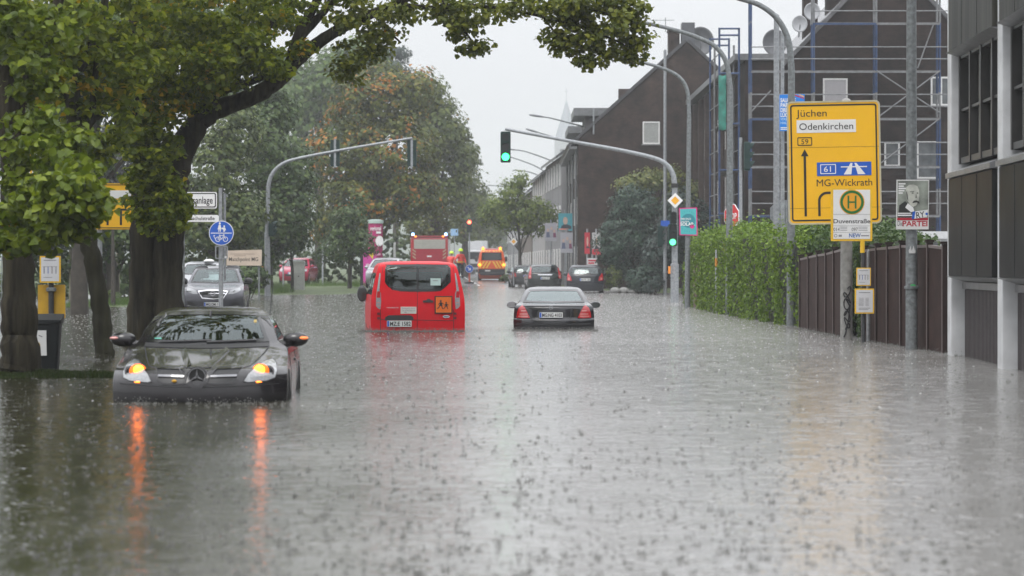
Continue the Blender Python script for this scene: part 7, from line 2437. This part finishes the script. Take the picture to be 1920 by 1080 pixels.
far_tree("dark tree filling the space behind the round blue sign and street names", 400, 112, 540, [(400, 330, 60, 110, 0, 2.2, 2600), (440, 250, 55, 80, 1, 2, 1700), (380, 430, 60, 70, 0, 2, 1700), (450, 410, 55, 60, 0, 1.8, 1500), (420, 490, 70, 40, .5, 1.6, 900)], f_grey, .17, .3)
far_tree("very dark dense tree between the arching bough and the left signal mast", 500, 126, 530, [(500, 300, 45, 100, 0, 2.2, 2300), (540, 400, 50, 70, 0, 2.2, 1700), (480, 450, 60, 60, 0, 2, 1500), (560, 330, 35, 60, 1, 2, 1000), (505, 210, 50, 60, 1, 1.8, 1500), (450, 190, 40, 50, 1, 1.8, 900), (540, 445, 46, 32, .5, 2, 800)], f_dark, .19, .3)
far_tree("small drooping yellow green tree right of the left signal mast", 548, 128, 525, [(540, 430, 30, 40, 0, 1, 700), (525, 450, 24, 26, 0, .8, 300), (560, 440, 22, 26, 0, .8, 260), (535, 395, 24, 24, 0, .8, 280)], f_yel, .13, .09)
far_tree("big chestnut with orange autumn patches behind the left signal arm", 705, 158, 525, [(700, 200, 85, 65, 0, 3, 2600), (640, 300, 70, 80, 0, 3, 2400), (740, 290, 85, 90, -1, 3, 3200), (676, 385, 80, 70, -1, 3, 2600), (630, 420, 50, 55, 0, 2.4, 1100), (768, 365, 55, 52, -1, 2.6, 1500), (780, 170, 40, 45, 0, 2.4, 800), (720, 150, 50, 30, .5, 2, 600)], f_chest, .23, .42)
far_tree("tall olive green tree right of the orange flecked chestnut", 815, 186, 522, [(820, 250, 50, 70, 0, 3.4, 1700), (830, 350, 55, 75, 0, 3.4, 2000), (790, 200, 42, 50, 1, 3, 1100), (800, 420, 50, 45, 0, 3, 1000), (862, 300, 26, 55, 0, 2.4, 700), (850, 240, 24, 40, 0, 2, 420), (812, 165, 22, 20, 0, 1.6, 200)], f_olive, .26, .4)
far_tree("pale green tall tree showing under the arching bough", 600, 215, 522, [(560, 180, 60, 60, 0, 4, 1600), (620, 150, 65, 60, 0, 4, 1700), (560, 260, 60, 60, 0, 4, 1400), (680, 110, 50, 45, 0, 3.6, 1100), (640, 220, 60, 60, 0, 4, 1300), (530, 130, 50, 40, 0, 3, 600)], f_light, .34, .45)
far_tree("faint conifer rising above the chestnut crown", 742, 240, 520, [(742, 102, 20, 14, 0, 1.6, 320), (735, 130, 34, 20, 0, 2.2, 520), (750, 160, 40, 30, 0, 2.4, 600)], f_conif, .3, .3)
far_tree("hazy tree at the right end of the tall trees", 872, 250, 518, [(872, 300, 22, 45, 0, 3, 600), (880, 360, 24, 55, 0, 3, 800), (866, 420, 28, 40, 0, 3, 600)], f_olive, .32, .35)
g_far = "hazy trees along the far street"
far_tree("hazy round tree above the red signal on the far street", 885, 300, 514, [(884, 395, 28, 38, 0, 3, 1100), (898, 440, 28, 28, 0, 3, 700)], f_olive, .36, .3, g_far)
far_tree("hazy tree just left of the young lime on the far street", 915, 340, 512, [(912, 395, 26, 32, 0, 3, 1000), (925, 430, 26, 30, 0, 3, 800)], f_olive, .38, .3, g_far)
far_tree("broad misty tree closing the far end of the street", 930, 520, 508, [(925, 430, 34, 36, 0, 5, 1100), (950, 445, 30, 30, 0, 5, 800), (900, 445, 30, 30, 0, 5, 800)], f_olive, .5, .4, g_far)
far_tree("faint tree farthest along the street", 905, 430, 510, [(905, 420, 36, 30, 0, 4, 600), (890, 385, 22, 22, 0, 3, 260)], f_grey, .5, .3, g_far)
far_tree("dark low tree overhanging the black shelter and advertising column", 655, 136, 530, [(650, 430, 34, 45, 0, 1.5, 1100), (680, 460, 28, 26, -.5, 1, 480), (630, 470, 36, 34, 0, 1.4, 620), (662, 395, 22, 26, 0, 1, 300)], f_dark, .15, .1)
far_tree("young street tree with a light green crown over the parked cars", 975, 168, 522, [(960, 365, 26, 32, 0, 1, 620), (975, 340, 16, 22, 0, .8, 240), (930, 390, 32, 24, 0, 1.1, 600), (990, 395, 36, 30, 0, 1.2, 800), (1020, 400, 28, 26, 0, 1, 480), (955, 410, 48, 24, 0, 1.2, 760), (1000, 425, 40, 18, 0, 1, 460), (915, 408, 20, 16, 0, .8, 200)], f_lime, .17, .13)
far_tree("dark blue green conifer bush before the window gable", 1185, 131, 545, [(1175, 440, 50, 75, 0, 1.6, 3000), (1150, 470, 34, 60, 0, 1.3, 1200), (1205, 400, 36, 50, 0, 1.3, 1300), (1180, 375, 30, 30, 0, 1, 600)], f_blue, .13, .2, name="conifer")
far_tree("dark conifer bush behind the green signal mast and the solar poster", 1285, 125, 545, [(1270, 450, 42, 70, 0, 1.5, 2000), (1310, 430, 34, 55, 0, 1.4, 1300), (1240, 480, 36, 50, 0, 1.3, 1000), (1275, 385, 30, 35, 0, 1.2, 600)], f_conif, .14, .2, name="conifer")
far_tree("olive autumn tree peeping over the two dark conifers", 1225, 140, 540, [(1215, 345, 40, 30, 0, 1.4, 700), (1260, 350, 46, 36, 0, 1.5, 800), (1300, 370, 30, 30, 0, 1.2, 420), (1180, 350, 26, 20, 0, 1.2, 300)], f_yel, .16, .16)
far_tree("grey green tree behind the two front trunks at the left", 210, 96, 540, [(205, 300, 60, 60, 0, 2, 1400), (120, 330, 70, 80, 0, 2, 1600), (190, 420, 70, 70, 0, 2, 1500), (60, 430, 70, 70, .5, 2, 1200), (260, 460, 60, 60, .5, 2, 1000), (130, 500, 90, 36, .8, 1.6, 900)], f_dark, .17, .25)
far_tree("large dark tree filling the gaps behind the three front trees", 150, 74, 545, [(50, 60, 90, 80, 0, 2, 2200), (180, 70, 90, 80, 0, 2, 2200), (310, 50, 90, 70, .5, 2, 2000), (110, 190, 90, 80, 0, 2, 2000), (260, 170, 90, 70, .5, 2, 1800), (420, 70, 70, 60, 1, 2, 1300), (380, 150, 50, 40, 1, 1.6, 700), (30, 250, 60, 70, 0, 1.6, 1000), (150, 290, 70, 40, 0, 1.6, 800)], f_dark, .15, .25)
far_tree("pale grey leaved tree between the leaning and the great trunk", 212, 88, 540, [(205, 300, 34, 44, 0, 1.2, 800), (215, 260, 36, 30, 0, 1, 400)], leaf_mat("silver_foliage", [(.09, .095, .10), (.13, .135, .14), (.18, .18, .19)], None, trans=.2), .11, .08)

def shrub(label, px, Y, py, rx, ry, n, mat, size, name="bush", cat="bush", rd=None):
    A = At(px, Y, 0)
    t = thing(name, label, cat, A.loc)
    k = A.s
    zc = A.z(py)
    st = MB()
    for i in range(6):
        a = 2 * math.pi * i / 6
        st.tube([(0.05 * math.cos(a), .05 * math.sin(a), -.3), (rx * k * .4 * math.cos(a), .3 * math.sin(a), zc * .5), (rx * k * .6 * math.cos(a), .4 * math.sin(a), zc)], [.03, .02, .01], 5)
    st.build("stems", barkf, t)
    Cs, Ns = [], []
    ns = n // 20
    sc, dd = blob_points((0, 0, zc), (rx * k, rd or rx * k * .8, ry * k), ns, .7)
    for s_, d_ in zip(sc, dd):
        p, d = blob_points(s_, (.16, .16, .12), 20, .3)
        Cs.append(p); Ns.append(d * .4 + d_)
    V, Fc = leaves(np.concatenate(Cs), np.concatenate(Ns), size, 'spray', .3, .3)
    obj_np("foliage", V, Fc, mat, t)
    return t
shrub("rounded blue green bush at the water's edge before the conifers", 1205, 124, 523, 33, 27, 2600, f_blue, .10)
shrub("low olive bush behind the stone border right of the parked cars", 1150, 129, 522, 16, 24, 900, f_olive, .10)
shrub("small yellowish bush beside the rightmost parked car", 1225, 121, 530, 18, 22, 700, f_conif, .10)
shrub("low green tuft on the grass right of the leaning trunk", 214, 94, 556, 14, 10, 300, f_grey, .12)
shrub("low planting on the kerb right of the orange van", 952, 186, 522, 16, 7, 500, f_grey, .14)
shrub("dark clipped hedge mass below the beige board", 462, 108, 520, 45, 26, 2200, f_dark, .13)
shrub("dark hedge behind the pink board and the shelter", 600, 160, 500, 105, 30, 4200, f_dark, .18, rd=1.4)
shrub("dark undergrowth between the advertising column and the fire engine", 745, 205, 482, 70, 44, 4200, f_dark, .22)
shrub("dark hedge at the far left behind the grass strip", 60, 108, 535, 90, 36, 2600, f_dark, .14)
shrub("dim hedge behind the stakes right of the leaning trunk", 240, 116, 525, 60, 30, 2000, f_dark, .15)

# clipped hedges on the right
f_hedge = leaf_mat("hedge_leaves", [(0.06, 0.114, 0.0096), (0.102, 0.18, 0.0132), (0.15, 0.246, 0.018), (0.204, 0.3, 0.024)], [(.2, .2, .03), (.3, .2, .03)], .86, .8, .35)
f_hedged = leaf_mat("dark_hedge_leaves", [(0.028, 0.063, 0.014), (0.0448, 0.091, 0.0196), (0.0672, 0.119, 0.0252), (0.098, 0.154, 0.035)], None, trans=.3)
def hedge(label, P, tops, depth, mat, size, n, bulge=.1):
    """P: ground points (x, y) of the road side face, from far to near"""
    t = thing("hedge", label, "hedge", (P[0][0], P[0][1], 0))
    P = [Vector((x - P[0][0], y - P[0][1], 0)) for x, y in P]
    core = MB()
    Cs, Ns = [], []
    tot = sum((P[i + 1] - P[i]).length for i in range(len(P) - 1))
    for i in range(len(P) - 1):
        a, b = P[i], P[i + 1]
        d = (b - a); L_ = d.length; d = d / L_
        nn = Vector((-d.y, d.x, 0)); nn = -nn if nn.x > 0 else nn     # towards the road
        h0, h1 = tops[i], tops[i + 1]
        core.add([a - nn * .12, b - nn * .12, b - nn * (depth - .1), a - nn * (depth - .1), *[v + Vector((0, 0, h - .12)) for v, h in ((a - nn * .12, h0), (b - nn * .12, h1), (b - nn * (depth - .1), h1), (a - nn * (depth - .1), h0))]],
                 [(4, 5, 6, 7), (0, 1, 5, 4), (1, 2, 6, 5), (2, 3, 7, 6), (3, 0, 4, 7)])
        m = int(n * L_ / tot)
        u = rng.random(m); hh = (h0 + (h1 - h0) * u)
        zf = rng.random(m) ** .9 * hh
        bul = bulge * np.sin(u * L_ * 2.3 + zf * 1.3) + .06 * np.sin(u * L_ * 7.1) * np.cos(zf * 5)
        pf_ = np.array([a + d * (uu * L_) + nn * float(bb) for uu, bb in zip(u, bul)]); pf_[:, 2] = zf - .1
        Cs.append(pf_ + rng.normal(0, .04, pf_.shape)); Ns.append(np.tile(np.array(nn), (m, 1)))
        m2 = m // 2
        u = rng.random(m2); q = rng.random(m2)
        hh = (h0 + (h1 - h0) * u) + .10 * np.sin(u * L_ * 2.1) + .07 * np.sin(u * L_ * 7.3 + 1)
        pt_ = np.array([a + d * (uu * L_) - nn * (qq * depth) for uu, qq in zip(u, q)]); pt_[:, 2] = hh + rng.exponential(.075, m2)
        Cs.append(pt_); Ns.append(np.tile(np.array([0, 0, 1.0]), (m2, 1)))
    # near end face
    a, b = P[-2], P[-1]; d = (b - a).normalized(); nn = Vector((-d.y, d.x, 0)); nn = -nn if nn.x > 0 else nn
    m = n // 8
    q = rng.random(m); zf = rng.random(m) * tops[-1]
    pe = np.array([b - nn * (qq * depth) for qq in q]); pe[:, 2] = zf
    Cs.append(pe + rng.normal(0, .05, pe.shape)); Ns.append(np.tile(np.array(d), (m, 1)))
    core.build("twigs", M("hedge_twigs", (.02, .024, .012), .9), t)
    V, Fc = leaves(np.concatenate(Cs), np.concatenate(Ns), size, 'leaf', .5, .25)
    obj_np("foliage", V, Fc, mat, t)
    return t
def hz(py, px, ptop): return CH - (ptop - HZ) * dep(py) / F
hedge("light green clipped hedge along the flooded path behind the lamp columns", [(5.98, 90), (5.95, 82), (5.95, 75), (6.12, 68), (6.30, 62.5), (6.42, 59.8)], [2.15, 2.2, 2.25, 2.15, 2.02, 1.98], 1.3, f_hedge, .08, 15000, .17)
hedge("darker hedge behind the brown fence and the concrete post", [(6.75, 61.5), (6.72, 58), (6.72, 54), (6.75, 50.8)], [2.0, 1.98, 2.0, 1.85], 1.4, f_hedged, .08, 7000)

# grass
def grass(name, pts, h, n, mat):
    """blades over an area given by centre/radius ellipses (x, y, rx, ry)"""
    Vs = []
    for (x, y, rx, ry, m) in pts:
        a = rng.random(m) * 2 * np.pi; q = np.sqrt(rng.random(m))
        bx, by = x + rx * q * np.cos(a), y + ry * q * np.sin(a)
        hh = h * rng.uniform(.5, 1.2, m) * (1.15 - .6 * q)
        th = rng.random(m) * np.pi
        w = .006 + .004 * rng.random(m)
        lx, ly = rng.normal(0, .35, m) * hh, rng.normal(0, .35, m) * hh
        z0 = np.full(m, -.06)
        p = np.stack([np.stack([bx - w * np.cos(th), by - w * np.sin(th), z0], 1), np.stack([bx + w * np.cos(th), by + w * np.sin(th), z0], 1), np.stack([bx + lx + w * .2, by + ly, hh], 1), np.stack([bx + lx - w * .2, by + ly, hh], 1)], 1)
        Vs.append(p.reshape(-1, 3))
    V = np.concatenate(Vs)
    i = np.arange(len(V) // 4) * 4
    return tag(obj_np(name, V, np.stack([i, i + 1, i + 2, i + 3], 1), mat), kind="stuff")
gm_ = leaf_mat("grass_blades", [(.03, .05, .012), (.045, .075, .016), (.06, .10, .02), (.10, .11, .04)], None, trans=.3)
grass("grass", [(-5.9, 33.3, .75, .35, 5200), (-6.6, 33.0, .6, .3, 2600), (-5.2, 33.2, .35, .16, 1100), (-6.0, 29.2, .32, .22, 1500)], .085, 1, gm_)
gm2 = leaf_mat("verge_grass", [(.05, .10, .02), (.075, .14, .026), (.10, .18, .03), (.14, .2, .05)], None, trans=.3)
vb = []
for k in range(12):
    u = k / 11
    vb.append((-14.2 + 3.2 * u + .2 * math.sin(k), 90 + 5 * u, .9, 3.6, 1500))
verge = MB()
verge.ell((-12.8, 92.5, -.02), (2.6, 4.6, .10), 26, 8).ell((-13.6, 90.5, -.02), (1.5, 3.4, .09), 22, 8).ell((-11.4, 95.0, -.02), (1.2, 3.0, .09), 22, 8)
tag(verge.build("grass_bank", soil, None, True), kind="structure")
grass("grass_verge", vb, .24, 1, gm2)
grass("grass_lawn", [(-13.4, 140, 2.2, 2.6, 3000), (-8.6, 150, .9, 6, 2400), (-10.6, 148, 1.5, 5, 1500), (-11.6, 127, 1.2, 3, 1600)], .42, 1, gm2)
o = bpy.data.objects["grass_lawn"]; o.location.z = .1

# raindrop splashes standing on the flood
sv, sf = [], []
r2 = np.random.default_rng(11)
def splash(x, y, r, h):
    b = len(sv)
    k = 6
    a0 = r2.random() * 6
    for i in range(k):
        a = a0 + 2 * math.pi * i / k
        hh = h * r2.uniform(.5, 1.2)
        for (rr_, da, zz) in ((r * .7, -.35, -.004), (r * .7, .35, -.004), (r * 1.15, .1, hh)):
            sv.append((x + rr_ * math.cos(a + da), y + rr_ * math.sin(a + da), zz))
        sf.append((b + i * 3, b + i * 3 + 1, b + i * 3 + 2))
    if r2.random() < .6:
        c = len(sv); q = .0045 * r2.uniform(.7, 1.5); zc = h * r2.uniform(1.1, 2.6)
        ox, oy = x + r2.normal(0, r * .4), y + r2.normal(0, r * .4)
        for d in ((q, 0, 0), (-q, 0, 0), (0, q, 0), (0, -q, 0), (0, 0, q * 1.4), (0, 0, -q * 1.4)): sv.append((ox + d[0], oy + d[1], zc + d[2]))
        for f_ in ((0, 2, 4), (2, 1, 4), (1, 3, 4), (3, 0, 4), (2, 0, 5), (1, 2, 5), (3, 1, 5), (0, 3, 5)): sf.append(tuple(c + i for i in f_))
for i in range(3600):
    y = 11 / (1 - r2.random() * .92)
    if y > 130: continue
    x = r2.uniform(-.205, .205) * y
    if x > 6.5: continue
    s_ = r2.uniform(.45, 1.0) ** .5 * r2.uniform(.5, 1.7)
    splash(x, y, .015 * s_, .021 * s_)
def edge_splash(x0, x1, y, n, dy=.25):
    for i in range(n): splash(r2.uniform(x0, x1), y - abs(r2.normal(0, dy)), .018, .025)
edge_splash(-3.1, -1.0, 56.1, 700, .7); edge_splash(.0, 1.8, 56.7, 600, .7); edge_splash(-4.15, -2.25, 26.9, 110, .35); edge_splash(4.0, 5.4, 127.8, 80)
for i in range(420):
    u = r2.random()
    splash(6.15 + .75 * u - abs(r2.normal(0, .12)), 59 - 18.5 * u, .018, .028)
for i in range(200): splash(-6.3 + r2.normal(0, .25), 39.3 - abs(r2.normal(0, .8)), .016, .022)
nS = 80000
yy = np.sqrt(r2.random(nS) * (150.0 ** 2 - 22.0 ** 2) + 22.0 ** 2)
xx = r2.uniform(-.2, .2, nS) * yy
ok_ = (xx < 6.4) & (np.abs(xx - np.array([road_x(v) for v in yy])) < 13) & (r2.random(nS) < np.clip((yy - 22) / 48, 0, 1))
xx, yy = xx[ok_], yy[ok_]
nS = len(xx)
ss = r2.uniform(.5, 1.25, nS) * .0145
TV = []
for q in range(5):
    a = r2.random(nS) * .6 + q * 2 * np.pi / 5
    hh = ss * r2.uniform(.4, 1.5, nS)
    for (k_, da, up_) in ((.7, -.4, 0), (.7, .4, 0), (1.25, .1, 1)):
        TV.append(np.stack([xx + k_ * ss * np.cos(a + da), yy + k_ * ss * np.sin(a + da), hh * up_ - .003], 1))
TV = np.stack(TV, 1).reshape(-1, 3)
fine = obj_np("rain_splashes", TV, np.arange(len(TV)).reshape(-1, 3), M("fine_splash_water", (.52, .52, .515), .12, var=.05, spec=.6))
tag(fine, kind="stuff")
me = bpy.data.meshes.new("splashes")
me.from_pydata(sv, [], sf)
wm_ = M("splash_water", (.15, .15, .14), .12, var=.05, spec=.6)
me.materials.append(wm_)
o = bpy.data.objects.new("splashes", me); COL.objects.link(o)
tag(o, kind="stuff")
